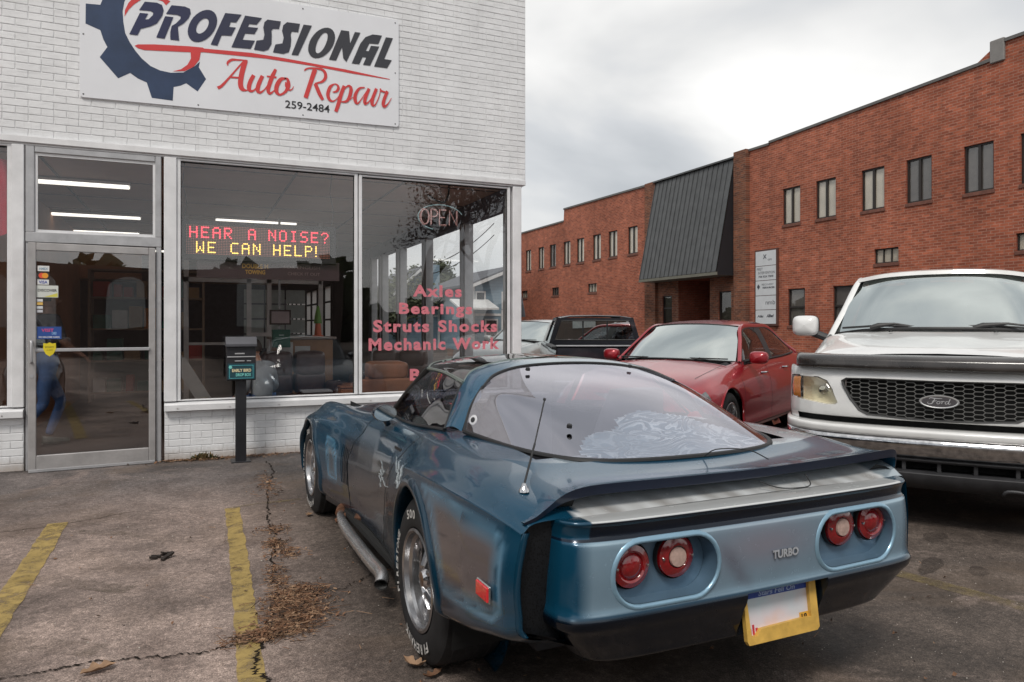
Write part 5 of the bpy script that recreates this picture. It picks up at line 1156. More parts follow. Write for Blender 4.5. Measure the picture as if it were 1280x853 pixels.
def side_pt(s, z, sg=-1, off=0.0):
    """point on the flank at (s, z) pushed out by off; sg=-1 is the left flank"""
    P = prof_at(s, 193)[60:]; i = int(np.argmin(np.abs(P[:, 1]-z))); a, b = P[max(i-2, 0)], P[min(i+2, len(P)-1)]
    t_ = b-a; t_ = t_/max(1e-9, np.hypot(*t_)); n_ = np.array([-t_[1], t_[0]]); n_ = n_ if n_[0] > 0 else -n_
    # interpolate exactly in z
    j = i if (P[i, 1] >= z or i == 0) else i-1; j = min(j, len(P)-2); f = (P[j, 1]-z)/max(1e-6, P[j, 1]-P[j+1, 1]); f = min(1, max(0, f)); p = P[j]*(1-f)+P[j+1]*f
    px_ = p[0]-(max(0, p[0]-.74)*.55*max(0.0, min(1.0, (-.60-s)/.30)) if sg > 0 else 0)
    return Vector((sg*(px_+n_[0]*off), s, p[1]+n_[1]*off))
def rear_seam(z): return float(np.interp(z, [.18, .35, .5, .6, .68, .76, .84, .87], [.86, .84, .80, .745, .64, .47, .32, .28]))
def front_seam(z): return float(np.interp(z, [.18, .35, .5, .62, .72, .80], [1.60, 1.66, 1.68, 1.62, 1.50, 1.44]))
BLUE = np.array((.004, .052, .100)); NAVY = np.array((.004, .011, .026)); LBLUE = np.array((.085, .20, .30)); GREYB = np.array((.10, .085, .088)); SILV = np.array((.16, .27, .36)); GMET = np.array((.030, .036, .046))
def sdpoly(x, y, poly):
    d = 1e9; ins = False; n = len(poly)
    for i in range(n):
        ax, ay = poly[i]; bx_, by_ = poly[(i+1) % n]; ex, ey = bx_-ax, by_-ay; t_ = max(0, min(1, ((x-ax)*ex+(y-ay)*ey)/(ex*ex+ey*ey)))
        d = min(d, math.hypot(x-ax-ex*t_, y-ay-ey*t_))
        if (ay > y) != (by_ > y) and x < ex*(y-ay)/ey+ax: ins = not ins
    return -d if ins else d
Q_POLY = [(-.16, .745), (-.30, .68), (-.40, .53), (-.44, .43), (-.80, .46), (-.845, .50), (-.855, .70), (-.80, .735), (-.45, .765)]
F_POLY = [(2.06, .62), (2.02, .50), (2.0, .36), (1.86, .36), (1.85, .50), (1.93, .60)]
S_ = lambda a, b, x: max(0.0, min(1.0, (x-a)/(b-a)))
def paint(w, s, z, sgn=-1):
    c = BLUE.copy(); al = 1.0
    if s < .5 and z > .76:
        k = S_(.5, .1, s)*(S_(.90, .84, w)*.85 if sgn > 0 else S_(.60, .50, w)*.7); c = c*(1-k)+np.array((.36, .42, .46))*k  # right and centre deck paled: sky reflection painted into the colour
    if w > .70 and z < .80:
        d = sdpoly(s, z, Q_POLY) if s < .1 else sdpoly(s, z, F_POLY)
        if d < .012:
            if d > -.022: k = 1-abs(d+.005)/.017; c = c*(1-max(0, k)*.95)+LBLUE*1.35*max(0, k)*.95
            else: k = S_(-.022, -.06, d) if False else min(1, (-d-.022)/.045); c = LBLUE*.9*(1-k)+(GREYB if s < .1 else np.array((.05, .07, .09)))*k; al = 1-.5*k
        elif s < .1 and z < .45: k = S_(.46, .36, z); c = c*(1-k)+NAVY*k
    if .3 < s < 1.75 and w > .68:          # gunmetal lower door fading to blue on top
        k = S_(.70, .60, z); c = c*(1-k)+GMET*k; al = 1-.35*k
    if s > 1.0 and z < .33 and w > .6: c = NAVY
    if s < -.58 and w < .66:
        k = S_(-.60, -.66, s); gr_n = .5+.5*math.sin(w*19*sgn+2)*math.sin(w*47*sgn+s*30); k9 = S_(-.80, -.88, s)*gr_n*.75; c = c*(1-k)+np.array((.66, .68, .69))*k; c = c*(1-k9)+np.array((.20, .18, .16))*k9; al = .3  # under-wing deck: weathered silver with grime, lightened further as painted sky reflection
    # rub lines on the fenders
    if s > 1.9 and .60 < w < .76 and z > .7: k = max(0, 1-abs(w-.66-.05*math.sin(s*6))/.014)*.45; c = c*(1-k)+LBLUE*k
    return (*c, al)
SF = np.concatenate([np.arange(-.91, 1.0, .016), np.arange(1.0, 3.42, .02), [3.42]]); NV = 89
PP = pchip(TS, TV, SF).reshape(len(SF), -1, 2); GR = np.array([crease(p, NV, s) for p, s in zip(PP, SF)])   # (ns, nv, 2)
ARCH = [(0.0, .315, .372, (0, 0)), (2.53, .31, .362, (0, 0))]
def arch_R(k, th): return ARCH[k][2]+(.012*math.sin(th)**2 if k == 0 else 0)
def build_body():
    vt_idx = {}; keep = {}
    pos = {}
    for i, s in enumerate(SF):
        for j in range(NV):
            w, z = GR[i, j]; pos[i, j] = [w, s, z]
    inside = set()
    for (i, j), (w, s, z) in pos.items():
        if w < .62 or z > .80 or (j < NV*.35): continue
        for k, (cs, cz, _, _) in enumerate(ARCH):
            th = math.atan2(z-cz, s-cs); 
            if math.hypot(s-cs, z-cz) < arch_R(k, th): inside.add((i, j, k))
    ins = {(i, j): k for i, j, k in inside}
    snapped = {}
    for (i, j), k in ins.items():
        if all((i+a, j+b) in ins or (i+a, j+b) not in pos for a in (-1, 0, 1) for b in (-1, 0, 1)): continue
        w, s, z = pos[i, j]; cs, cz = ARCH[k][0], ARCH[k][1]; th = math.atan2(z-cz, s-cs); R = arch_R(k, th); snapped[i, j] = (k, th)
        ns, nz = cs+R*math.cos(th), cz+R*math.sin(th)
        try: p = side_pt(ns, nz, 1); nw = p.x
        except Exception: nw = w
        pos[i, j] = [nw if nz > .2 else w, ns, nz]
    cats = {'body': G(), 'hood': G(), 'door': G(), 'door2': G()}
    faces = []
    for i in range(len(SF)-1):
        for j in range(NV-1):
            q = [(i, j), (i+1, j), (i+1, j+1), (i, j+1)]
            if sum(1 for p in q if p in ins and p not in snapped) > 0: continue
            if all(p in snapped for p in q): continue
            w = sum(pos[p][0] for p in q)/4; s = sum(pos[p][1] for p in q)/4; z = sum(pos[p][2] for p in q)/4
            if w < .60 and -.50 < s < 1.50 and j < NV*.30: continue        # cabin opening
            c = 'body'
            if j > NV*.27 and front_seam(z) > s > rear_seam(z) and z > .20 and w > .6: c = 'door'
            elif w < .50 and 1.62 < s < 3.2 and j < NV*.3: c = 'hood'
            faces.append((c, q))
    # snap seams
    for c, q in faces:
        if c == 'door':
            for p in q:
                w, s, z = pos[p]
                if z > .2:
                    for f in (rear_seam, front_seam):
                        if abs(s-f(z)) < .012 and p not in snapped: pos[p][1] = f(z)
    ed = {}
    for sgn in (-1, 1):
        for cname in ('body', 'hood', 'door'):
            gname = cname if not (cname == 'door' and sgn > 0) else 'door2'
            g = cats[gname]; idx = {}; g.col = g.col or []
            for c, q in faces:
                if c != cname: continue
                f = []
                for p in q:
                    if p not in idx:
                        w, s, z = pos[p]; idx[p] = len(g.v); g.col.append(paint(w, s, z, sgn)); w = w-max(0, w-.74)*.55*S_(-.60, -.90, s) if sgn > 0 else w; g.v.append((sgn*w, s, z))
                    f.append(idx[p])
                f = [v for k, v in enumerate(f) if v != f[k-1]]
                g.f.append(tuple(f) if sgn < 0 else tuple(reversed(f))); g.m.append(0)
    return cats, pos, snapped
cats, VPOS, SNAP = build_body()
M_vbody = m_attrpaint('blue metallic airbrushed paint')
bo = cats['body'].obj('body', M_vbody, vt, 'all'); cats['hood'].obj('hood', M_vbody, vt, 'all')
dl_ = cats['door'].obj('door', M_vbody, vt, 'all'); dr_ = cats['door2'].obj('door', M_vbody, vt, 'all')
def seam_strip(parent, fn, z0, z1, sg, w=.0045, off=.0012, n=26, mt=None):
    g = G(); rows = []
    for k in range(n):
        z = z0+(z1-z0)*k/(n-1); s = fn(z); p = side_pt(s, z, sg, off); rows.append([p+Vector((0, -w, 0)), p+Vector((0, w, 0))])
    g.grid(rows); return g.obj('panel_gap', mt or M_rubber, parent)
for sg, dd in ((-1, dl_), (1, dr_)):
    seam_strip(dd, rear_seam, .20, .855, sg); seam_strip(dd, front_seam, .20, .79, sg)
# arch lips: turned in flange + dark wheel housing
for sg in (-1, 1):
    for k, (cs, cz, R0_, _) in enumerate(ARCH):
        g = G(); g.col = []; rows = []; th0, th1 = math.radians(-24 if k == 0 else -18), math.radians(202 if k == 0 else 200)
        for q in range(61):
            th = th0+(th1-th0)*q/60; R = arch_R(k, th); s, z = cs+R*math.cos(th), cz+R*math.sin(th)
            if z < .2: z = max(z, .19)
            p = side_pt(s, max(z, .2), sg, 0)
            row = []
            for dR, dw in ((.040, .0), (.032, .008), (.016, .014), (.0, .012), (-.006, .002), (-.004, -.03), (.0, -.16)):
                RR = R+dR; pp = side_pt(cs+RR*math.cos(th), max(.2, cz+RR*math.sin(th)), sg, 0) if dR > .005 else p
                row.append(Vector((pp.x+sg*dw, cs+RR*math.cos(th), max(cz+RR*math.sin(th), .185))))
            rows.append(row)
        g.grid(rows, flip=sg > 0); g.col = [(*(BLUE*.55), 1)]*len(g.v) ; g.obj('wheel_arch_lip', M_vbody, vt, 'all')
        g = G(); rows = []
        for q in range(41):
            th = math.radians(-20)+math.radians(220)*q/40; rows.append([(sg*.86, cs+(R0_+.01)*math.cos(th), cz+(R0_+.01)*math.sin(th)), (sg*.45, cs+(R0_+.01)*math.cos(th), cz+(R0_+.01)*math.sin(th))])
        g.grid(rows); g.add([(sg*.5, cs-.4, 0.17), (sg*.5, cs+.4, .17), (sg*.5, cs+.4, .75), (sg*.5, cs-.4, .75)], [(0, 1, 2, 3)]); g.obj('wheel_well', M_under, vt)
for sg, s, c_ in ((-1, 0, True), (1, 0, False), (-1, 2.53, True), (1, 2.53, False)):
    wheel(vt, (sg*.872, s, .325), sg, .325, .195, .27 if s == 0 else .24, 'mag', letters=(sg < 0))
g = G(); g.box(-.62, .62, -.35, 3.2, .16, .20); g.box(-.80, -.76, .5, 2.0, .17, .2); g.box(-.60, .60, -.84, -.5, .30, .36); g.obj('underbody', M_under, vt)
# cabin tub, seats, wheel
g = G(); g.box(-.60, .60, -.5, 1.5, .2, .24); g.box(-.61, -.59, -.5, 1.5, .24, .80); g.box(.59, .61, -.5, 1.5, .24, .80); g.box(-.6, .6, -.52, -.5, .2, .80); g.box(-.6, .6, 1.5, 1.52, .2, .80); g.box(-.6, .6, -.5, .15, .60, .62); g.obj('cabin_tub', M_cabin, vt)
for x in (-.32, .32):
    g = G(); rows = []
    for i in range(13):
        f = i/12; z = .35+.68*f; wd = .23*(1-.35*f**3); rows.append([(x+wd*math.cos(a), .42-.22*f+.07*math.sin(a), z) for a in np.linspace(0, 2*PI, 17)[:-1]])
    g.grid(rows, cv=True); g.f.append(tuple(range(len(g.v)-16, len(g.v)))); g.m.append(0); g.obj('seat', mat('grey cloth seat', (.10, .10, .12), .8), vt, 'all')
g = G(); g.tube([(-.33+.17*math.cos(a), 1.05-.05*math.sin(a), .80+.15*math.sin(a)) for a in np.linspace(0, 2*PI, 25)[:-1]], .012, 6, closed=True); g.obj('steering_wheel', M_cabin, vt, True)
g = G(); g.cbox(-.58, .58, 1.28, 1.5, .62, .83, .03); g.obj('dashboard', M_cabin, vt)

# ---- greenhouse (control curves for one side, mirrored)
HEAD = [(0, 1.20, 1.158), (.25, 1.17, 1.150), (.42, 1.10, 1.130), (.495, 1.00, 1.108)]
COWL = [(0, 1.62, .862), (.28, 1.58, .855), (.48, 1.50, .842), (.585, 1.38, .832)]
HALO_F = [(0, .56, 1.175), (.26, .52, 1.165), (.45, .44, 1.130), (.535, .36, 1.078)]
HALO_R = [(0, .34, 1.158), (.25, .32, 1.148), (.42, .25, 1.118), (.515, .17, 1.070)]
HB = [(0, -.64, .857), (.25, -.625, .858), (.42, -.575, .862), (.52, -.46, .868), (.585, -.28, .876), (.625, -.05, .888), (.638, .08, .894)]
def mir(c): return [(-x, y, z) for x, y, z in c]+[(x, y, z) for x, y, z in c[::-1]][1:] if False else [(-x, y, z) for x, y, z in c[::-1]]+[(x, y, z) for x, y, z in c[1:]]
def bulge_surf(A_, B_, n=40, m=22, b=.02, ax=(0, 0, 1)):
    """ruled patch between two curves with a gentle crown"""
    A2, B2 = catmull(np.array(A_), n), catmull(np.array(B_), n); ax = np.array(ax); rows = []
    for i in range(n):
        row = []
        for j in range(m):
            f = j/(m-1); e_ = math.sin(PI*f)*b; row.append(tuple(A2[i]*(1-f)+B2[i]*f+ax*e_))
        rows.append(row)
    return rows
vw = G(); vw.grid(bulge_surf(mir(HEAD), mir(COWL), 40, 12, .02, (0, .5, .8))); vw.obj('windshield', M_darkglass, vt, 'all')
# hatch glass: top = HALO_R across, side edge drops to HB corner
top = mir(HALO_R); bot = mir(HB)
hat = bulge_surf(top, bot, 60, 30, .035, (0, -.1, 1))
g = G(); g.grid(hat); hg = g.obj('hatch_glass', M_hatch, vt, 'all')
g = G(); g.tube(curve3(mir(HB), 70), .011, 8); g.tube(curve3([HALO_R[-1], (.585, .13, .99), HB[-1]], 14), .010, 6); g.tube(curve3([(-x, y, z) for x, y, z in [HALO_R[-1], (.585, .13, .99), HB[-1]]], 14), .010, 6); g.tube(curve3([(x, y, z+.002) for x, y, z in mir(HALO_R)], 40), .006, 6); g.obj('seal', M_rubber, hg, True)
for x, y, z in ((-.28, .20, 1.135), (.28, .20, 1.135), (-.40, -.40, .955)): g = G(); g.lathe([(0, .010), (.009, .009), (.011, .003), (.011, -.004)], (x, y, z+.006), (0, -.3, 1), 12); g.obj('glass_bolt', M_rubber, hg, True)
# skull like badge dot at the lower corner of the glass
g = G(); g.lathe([(0, .003), (.020, .002), (.022, 0)], (-.612, .045, .945), (-.8, -.4, .3), 16); g.cm = 1; g.lathe([(0, .0045), (.012, .0035)], (-.612, .045, .945), (-.8, -.4, .3), 10); g.obj('round_sticker', [mat('white sticker', (.6, .6, .62), .4), M_cabin], hg, True)
# halo band and rear pillars, one painted skin from belt over the roof
def painted(g, name, fn=None, col=BLUE, al=1.0):
    g.col = [(*(fn(v) if fn else col), al) for v in g.v]; return g.obj(name, M_vbody, vt, 'all')
BF = [(.535, .36, 1.078), (.600, .31, .99), (.672, .22, .895)]; BR = [(.515, .17, 1.070), (.592, .13, .99), (.650, .085, .893)]
front_edge = catmull(np.array(HALO_F+BF[1:]), 30); rear_edge = catmull(np.array(HALO_R+BR[1:]), 30)
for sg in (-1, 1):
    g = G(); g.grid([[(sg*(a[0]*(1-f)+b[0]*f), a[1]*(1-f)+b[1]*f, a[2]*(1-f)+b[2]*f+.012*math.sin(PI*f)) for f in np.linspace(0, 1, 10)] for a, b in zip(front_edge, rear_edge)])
    painted(g, 'roof_band', lambda v: BLUE*1.6*(1-S_(-.40, -.12, v[0]))+np.array((.26, .33, .37))*S_(-.40, -.12, v[0]))  # blue fades paler over top and right side, a painted-in reflection
# T tops, T bar, header
for sg in (-1, 1):
    A_ = [(.07, 1.195, 1.160)]+HEAD[1:]; B_ = [(.07, .565, 1.178)]+HALO_F[1:]
    if sg < 0: A_ = [(-x, y, z) for x, y, z in A_]; B_ = [(-x, y, z) for x, y, z in B_]
    g = G(); g.grid(bulge_surf(A_, B_, 20, 14, .016)); tt = g.obj('roof_panel', M_tgreen, vt, 'all')
    g = G(); g.tube(curve3([A_[0]]+A_[1:], 20), .009, 6); g.tube(curve3([A_[-1], ((A_[-1][0]+B_[-1][0])/2*1.0, (A_[-1][1]+B_[-1][1])/2, (A_[-1][2]+B_[-1][2])/2+.012), B_[-1]], 16), .010, 6); g.tube(curve3(B_, 20), .006, 6); g.obj('moulding', mat('grey green moulding', (.20, .24, .22), .35, .5), tt, True)
g = G(); g.grid([[(x, y, z+.004*(1-abs(x)/.07)) for x in (-.075, -.04, 0, .04, .075)] for y, z in ((1.2, 1.163), (1.0, 1.178), (.85, 1.186), (.7, 1.186), (.55, 1.180))]); painted(g, 'roof_bar', col=np.array((.14, .17, .16)))
# A pillars and side glass
for sg in (-1, 1):
    g = G(); g.tube([(sg*.495, 1.0, 1.108), (sg*.545, 1.19, .975), (sg*.59, 1.38, .832)], .017, 8); g.tube(curve3([(sg*x, y, z-.004) for x, y, z in HEAD], 12), .012, 6); g.obj('windshield_pillar', M_rubber, vt, True)
    top_ = [(sg*.503, .98, 1.097), (sg*.530, .68, 1.10), (sg*.535, .38, 1.070)]; bot_ = [(sg*.605, 1.36, .825), (sg*.655, .85, .835), (sg*.668, .25, .878)]
    g = G(); g.grid(bulge_surf(top_, bot_, 20, 10, .012, (sg, 0, 0))); g.obj('side_window', M_darkglass, vt, 'all')
    g = G(); g.tube(curve3([(sg*.60, 1.38, .828), (sg*.652, .85, .838), (sg*.668, .25, .880)], 20), .009, 6); g.tube([(sg*.537, .37, 1.07), (sg*.605, .31, .985), (sg*.67, .235, .885)], .008, 6); g.obj('belt_seal', M_rubber, vt, True)
# cowl fill between hood and windshield
g = G(); g.grid(bulge_surf([(-.62, 1.36, .826), (-.5, 1.5, .838), (-.28, 1.59, .85), (0, 1.63, .858), (.28, 1.59, .85), (.5, 1.5, .838), (.62, 1.36, .826)], [(-.66, 1.50, .80), (-.52, 1.62, .822), (-.28, 1.66, .843), (0, 1.67, .851), (.28, 1.66, .843), (.52, 1.62, .822), (.66, 1.50, .80)], 30, 4, 0)); painted(g, 'cowl_panel', col=NAVY)
# ---- crumpled sun shade under the hatch glass
sh_poly = [(-.41, -.53), (-.42, -.49), (-.38, -.44), (-.34, -.41), (-.28, -.40), (-.23, -.395), (-.18, -.37), (-.17, -.33), (-.08, -.28), (0, -.26), (.15, -.30), (.26, -.37), (.32, -.42), (.38, -.46), (.43, -.51), (.38, -.585), (.1, -.62), (-.13, -.62), (-.34, -.58)]
A2, B2 = catmull(np.array(top), 60), catmull(np.array(bot), 60)
def m_shade_foil():
    m = bpy.data.materials.new('crumpled silver foil print'); t = NT(m); co = t.coord(); n_ = t.noise(co, 2.2, 2, .5, 1.5)
    m1 = t.noise(t.mapping(co, (1.0, 1.9, 1.0), (0, 0, .5)), 3.6, 2, .5, 2.2); sn = t.math('SINE', t.math('MULTIPLY', m1, 46.0)); m2 = t.noise(co, 22, 4, .7, 1.0)
    w0 = t.math('ADD', t.math('MULTIPLY', sn, .5), t.math('MULTIPLY', m2, .6))
    c = t.ramp(w0, [(.0, (.13, .21, .27)), (.40, (.22, .32, .38)), (.52, (.60, .68, .72)), (.66, (.78, .84, .86)), (.9, (.34, .44, .50))]); c = t.mix(t.ramp(n_, [(.42, 0.0), (.6, .75)]), c, (.22, .31, .37))
    t.bsdf(c, .30, .35, .5, .3, t.bump(w0, .5, .01)); return m
sshade = root('sun_shade', 'crumpled silver blue patterned sun shade lying under the hatch glass', 'sun shade', (1.687, 2.807, 0), math.radians(1.13))
g = G(); idx = {}
NI, NJ = 110, 90; SA_, SB_ = catmull(np.array(top), NI), catmull(np.array(bot), NI)
for i in range(NI):
    for j in range(NJ):
        f = .15+.85*j/(NJ-1)*.985; p = SA_[i]*(1-f)+SB_[i]*f; x, y = p[0], p[1]
        d = sdpoly(x, y, sh_poly)
        idx[i, j] = (d < 0, (x, y, p[2]+.035*math.sin(PI*f)-.016+.006*math.sin(x*23+y*11)*math.sin(y*31-x*9)))
mp_ = {}
for i in range(NI-1):
    for j in range(NJ-1):
        q = [(i, j), (i+1, j), (i+1, j+1), (i, j+1)]
        if all(idx[p][0] for p in q):
            for p in q:
                if p not in mp_: mp_[p] = len(g.v); g.v.append(idx[p][1])
            g.f.append(tuple(mp_[p] for p in q)); g.m.append(0)
g.obj('shade_sheet', m_shade_foil(), sshade, 'all')

# ---- rear wing
WING = [  # |x|, LE (y,z), TE (y,z)
 (.835, (-.42, .795), (-.905, .762)), (.80, (-.34, .848), (-.908, .775)), (.76, (-.36, .868), (-.905, .797)), (.71, (-.44, .872), (-.902, .826)),
 (.65, (-.52, .870), (-.900, .843)), (.55, (-.58, .866), (-.900, .848)), (.30, (-.60, .862), (-.905, .846)), (.0, (-.61, .860), (-.905, .844))]
def wing_rows():
    WR = [(.790, (-.42, .79), (-.86, .770)), (.775, (-.44, .83), (-.875, .80)), (.765, (-.50, .865), (-.885, .838)), (.74, (-.52, .870), (-.892, .858)), (.68, (-.54, .870), (-.897, .860)), (.55, (-.58, .866), (-.900, .856)), (.30, (-.60, .862), (-.905, .850))]
    xs = [-(w_[0]) for w_ in WING]+[w_[0] for w_ in WR[::-1]]; LE = [w_[1] for w_ in WING]+[w_[1] for w_ in WR[::-1]]; TE = [w_[2] for w_ in WING]+[w_[2] for w_ in WR[::-1]]
    C_ = catmull(np.array([[x, l[0], l[1], t_[0], t_[1]] for x, l, t_ in zip(xs, LE, TE)]), 90); topr, botr = [], []
    for x, ly, lz, ty, tz_ in C_:
        tr_, br_ = [], []; k = S_(.87, .66, abs(x)) if x < 0 else S_(.80, .74, x)
        for f in np.linspace(0, 1, 10):
            y, z = ly+(ty-ly)*f, lz+(tz_-lz)*f-.012*math.sin(PI*f)*k+.010*max(0, f-.85)/.15; tr_.append((x, y, z)); br_.append((x, y+.004 if f < 1 else y+.004, z-.003-.026*f*k))
        topr.append(tr_); botr.append(br_)
    return topr, botr
wt, wb = wing_rows()
g = G(); g.grid([a+b[::-1] for a, b in zip(wt, wb)], cv=True)
g.col = []
for v in g.v:
    k = 0
    c = BLUE*1.2
    g.col.append((*c, 1))
for q in range(0): pass
wo = g.obj('rear_wing', M_vbody, vt, 40)
g = G(); g.grid([[(a[-1][0], a[-1][1]-.0015, a[-1][2]+.001), (a[-1][0], a[-1][1]+.0035-.0015, b[-1][2]-.001)] for a, b in zip(wt, wb)]); g.obj('wing_edge', mat('dark navy wing edge', (.006, .014, .035), .3, .3, coat=.6), vt)
for sg in (-1, 1):   # side fillets from wing tip down to the flare
    g = G(); rows = []
    for f in np.linspace(0, 1, 14):
        x = .655+(.79-.655)*f; z1 = np.interp(x, [.65, .71, .76, .80], [.820, .805, .783, .768]); rows.append([(sg*x, -.885+.01*f, z1), (sg*(x-.01), -.84+.02*f, .775)])
    g.grid(rows); g.obj('wing_support', M_under, vt)
# radio aerial
g = G(); b = Vector((-.765, -.76, .826)); g.lathe([(.018, 0), (.016, .008), (.010, .014), (.006, .026), (0, .028)], b, (0, 0, 1), 14); g.cm = 1; tp = Vector((-.60, -.58, 1.085)); 
g.tube([b+Vector((0, 0, .02)), b+(tp-b)*.5], .0038, 6); g.tube([b+(tp-b)*.5, tp], .0026, 6); g.lathe([(.005, 0), (.005, .008), (0, .009)], tp, (.2, .2, 1), 8); g.obj('aerial', [M_chrome, M_rubber], vt, True)
# wire loop over the wing centre
g = G(); g.tube(curve3([(.02, -.66, .858), (.05, -.70, .890), (.14, -.76, .890), (.20, -.80, .858)], 14), .0022, 5); g.tube(curve3([(.06, -.90, .81), (.12, -.93, .789), (.20, -.95, .786), (.255, -.94, .79), (.26, -.91, .82)], 18), .0022, 5); g.obj('release_cable', M_rubber, vt, True)

# ---- tail / bumper cover
PLAN = [(0, -1.012), (.30, -1.008), (.50, -1.002), (.62, -.992), (.69, -.975), (.722, -.945), (.738, -.90), (.742, -.84)]
ROWS = [(.770, .10, 1.0), (.773, .03, 1.0), (.773, .006, 1.0), (.766, .0, 1.0), (.754, .008, 1.0), (.728, .015, 1.0), (.714, .008, 1.0), (.704, .000, 1.0), (.62, -.004, 1.01), (.53, .000, 1.015), (.505, -.003, 1.02), (.485, -.012, 1.025), (.465, -.008, 1.02), (.44, .004, .985), (.40, .020, .94), (.36, .038, .89), (.335, .05, .86), (.325, .09, .84)]
pl_ = catmull(np.array([(-x, y) for x, y in PLAN[::-1]]+[(x, y) for x, y in PLAN[1:]]), 141)
rw_ = pchip(range(len(ROWS)), np.array(ROWS), np.linspace(0, len(ROWS)-1, 80))
def tail_pt(x, z, off=0):
    i = int(np.argmin(np.abs(pl_[:, 0]-x))); j = int(np.argmin(np.abs(rw_[10:, 0]-z)))+10; return Vector((pl_[i, 0]*rw_[j, 2], pl_[i, 1]+rw_[j, 1]-off, rw_[j, 0]))
def tail_col(x, z):
    a = abs(x); c = BLUE*1.15; al = 1
    if z > .712: c = NAVY*(.7 if a < .69 else 1.2)
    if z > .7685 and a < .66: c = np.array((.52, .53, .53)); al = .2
    if .50 < z < .712:
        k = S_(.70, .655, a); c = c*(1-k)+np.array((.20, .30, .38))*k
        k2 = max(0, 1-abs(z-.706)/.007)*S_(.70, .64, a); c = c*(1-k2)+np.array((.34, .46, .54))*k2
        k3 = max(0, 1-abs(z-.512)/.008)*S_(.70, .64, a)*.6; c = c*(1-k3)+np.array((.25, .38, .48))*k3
        if a < .66:   # violet grey airbrushed clouds in the middle
            k4 = .75*math.exp(-((x+.02)/.22)**2)*math.exp(-((z-.64)/.07)**2); c = c*(1-k4)+np.array((.25, .22, .26))*k4
            k5 = .55*math.exp(-((x+.16+(z-.6)*.7)/.03)**2)*S_(.50, .54, z)*S_(.68, .62, z); c = c*(1-k5)+np.array((.10, .09, .12))*k5
    if z < .505: k = S_(.505, .488, z); c = c*(1-k)+NAVY*.4*k
    if a > .66 and z > .72 and a < .77: c = BLUE*.9
    return (*c, al)
def build_tail():
    g = G(); outer = [[(p[0]*r_[2], p[1]+r_[1], r_[0]) for r_ in rw_] for p in pl_]; inner = [[(p[0]*r_[2]*.93, max(p[1]+r_[1]+.16, -.88) if abs(p[0]) < .7 else p[1]+.10, r_[0]) for r_ in rw_] for p in pl_]
    g.grid(outer); n1 = len(g.v); g.grid(inner, flip=True); nu, nv = len(pl_), len(rw_)
    for i in range(nu-1):
        g.f.append((i*nv, n1+i*nv, n1+(i+1)*nv, (i+1)*nv)); g.f.append((i*nv+nv-1, (i+1)*nv+nv-1, n1+(i+1)*nv+nv-1, n1+i*nv+nv-1))
    for j in range(nv-1):
        g.f.append((j, j+1, n1+j+1, n1+j)); a = (nu-1)*nv; g.f.append((a+j, n1+a+j, n1+a+j+1, a+j+1))
    g.m = [0]*len(g.f); return g
def stadium(x0, x1, z0, z1, n=12, inset=0.0):
    r_ = (z1-z0)/2; pts = []; ri = r_-inset; zc = (z0+z1)/2
    for k in range(n+1): a = -PI/2+PI*k/n; pts.append((x1-r_+ri*math.cos(a)*.95, zc+ri*math.sin(a)))
    for k in range(n+1): a = PI/2+PI*k/n; pts.append((x0+r_+ri*math.cos(a)*.95, zc+ri*math.sin(a)))
    return pts
def cut(ob, cutter, solver='EXACT'):
    md = ob.modifiers.new('cut', 'BOOLEAN'); md.operation = 'DIFFERENCE'; md.object = cutter; md.solver = solver
    dg = bpy.context.evaluated_depsgraph_get(); dg.update(); me = bpy.data.meshes.new_from_object(ob.evaluated_get(dg), preserve_all_data_layers=True, depsgraph=dg)
    ob.modifiers.remove(md); old = ob.data; ob.data = me; bpy.data.meshes.remove(old); bpy.data.objects.remove(cutter)
LB = [(-.592, -.215), (.205, .600)]; BZ0, BZ1 = .518, .698
def fixn(ob):
    import bmesh
    b = bmesh.new(); b.from_mesh(ob.data); bmesh.ops.remove_doubles(b, verts=b.verts, dist=1e-5); bmesh.ops.recalc_face_normals(b, faces=b.faces); b.to_mesh(ob.data); b.free()
tg_ = build_tail(); tg_.col = [tail_col(v[0], v[2]) for v in tg_.v]
tail = tg_.obj('tail_panel', M_vbody, vt, 'all')
cg = G()
for x0, x1 in LB:
    n0 = len(cg.v); pts = stadium(x0, x1, BZ0, BZ1, 14); cg.prism([(x, -1.08, z) for x, z in pts], (0, .135, 0))
for xs_ in (): pass
cg.box(-.105, .25, -1.08, -.962, .30, .492)
cob = cg.obj('cutter', M_under, vt); fixn(cob); fixn(tail)
try: cut(tail, cob)
except Exception as ex: print('CUT FAIL', ex)
tail.data.polygons.foreach_set('use_smooth', [True]*len(tail.data.polygons)); tail.data.set_sharp_from_angle(angle=math.radians(35))
ca = tail.data.color_attributes.get('paint')
if ca is None: ca = tail.data.color_attributes.new('paint', 'FLOAT_COLOR', 'POINT')
cc_ = []
for v in tail.data.vertices:
    x, y, z = v.co; c = tail_col(x, z)
    ins_ = any(x0-.001 < x < x1+.001 and BZ0-.001 < z < BZ1+.001 for x0, x1 in LB) and y > -.999+.03
    if ins_: c = (.07, .12, .17, .8)
    if y > -.985 and -.107 < x < .252 and z < .49: c = (.01, .012, .016, 0)
    cc_ += list(c)
if ca.domain == 'POINT': ca.data.foreach_set('color', np.array(cc_, dtype=np.float32))
M_rec = mat('steel blue lamp recess', (.10, .17, .24), .35, .3, coat=.6, var=.15)
for x0, x1 in LB:
    pts = stadium(x0+.0015, x1-.0015, BZ0+.0015, BZ1-.0015, 14); g = G(); g.grid([[(x, tail_pt(x, z).y-.001, z), (x*.995, -.947, z)] for x, z in pts], cu=True, flip=True); g.add([(x, -.9475, z) for x, z in pts], [tuple(range(len(pts)))]); g.obj('lamp_recess', M_rec, vt, 35)
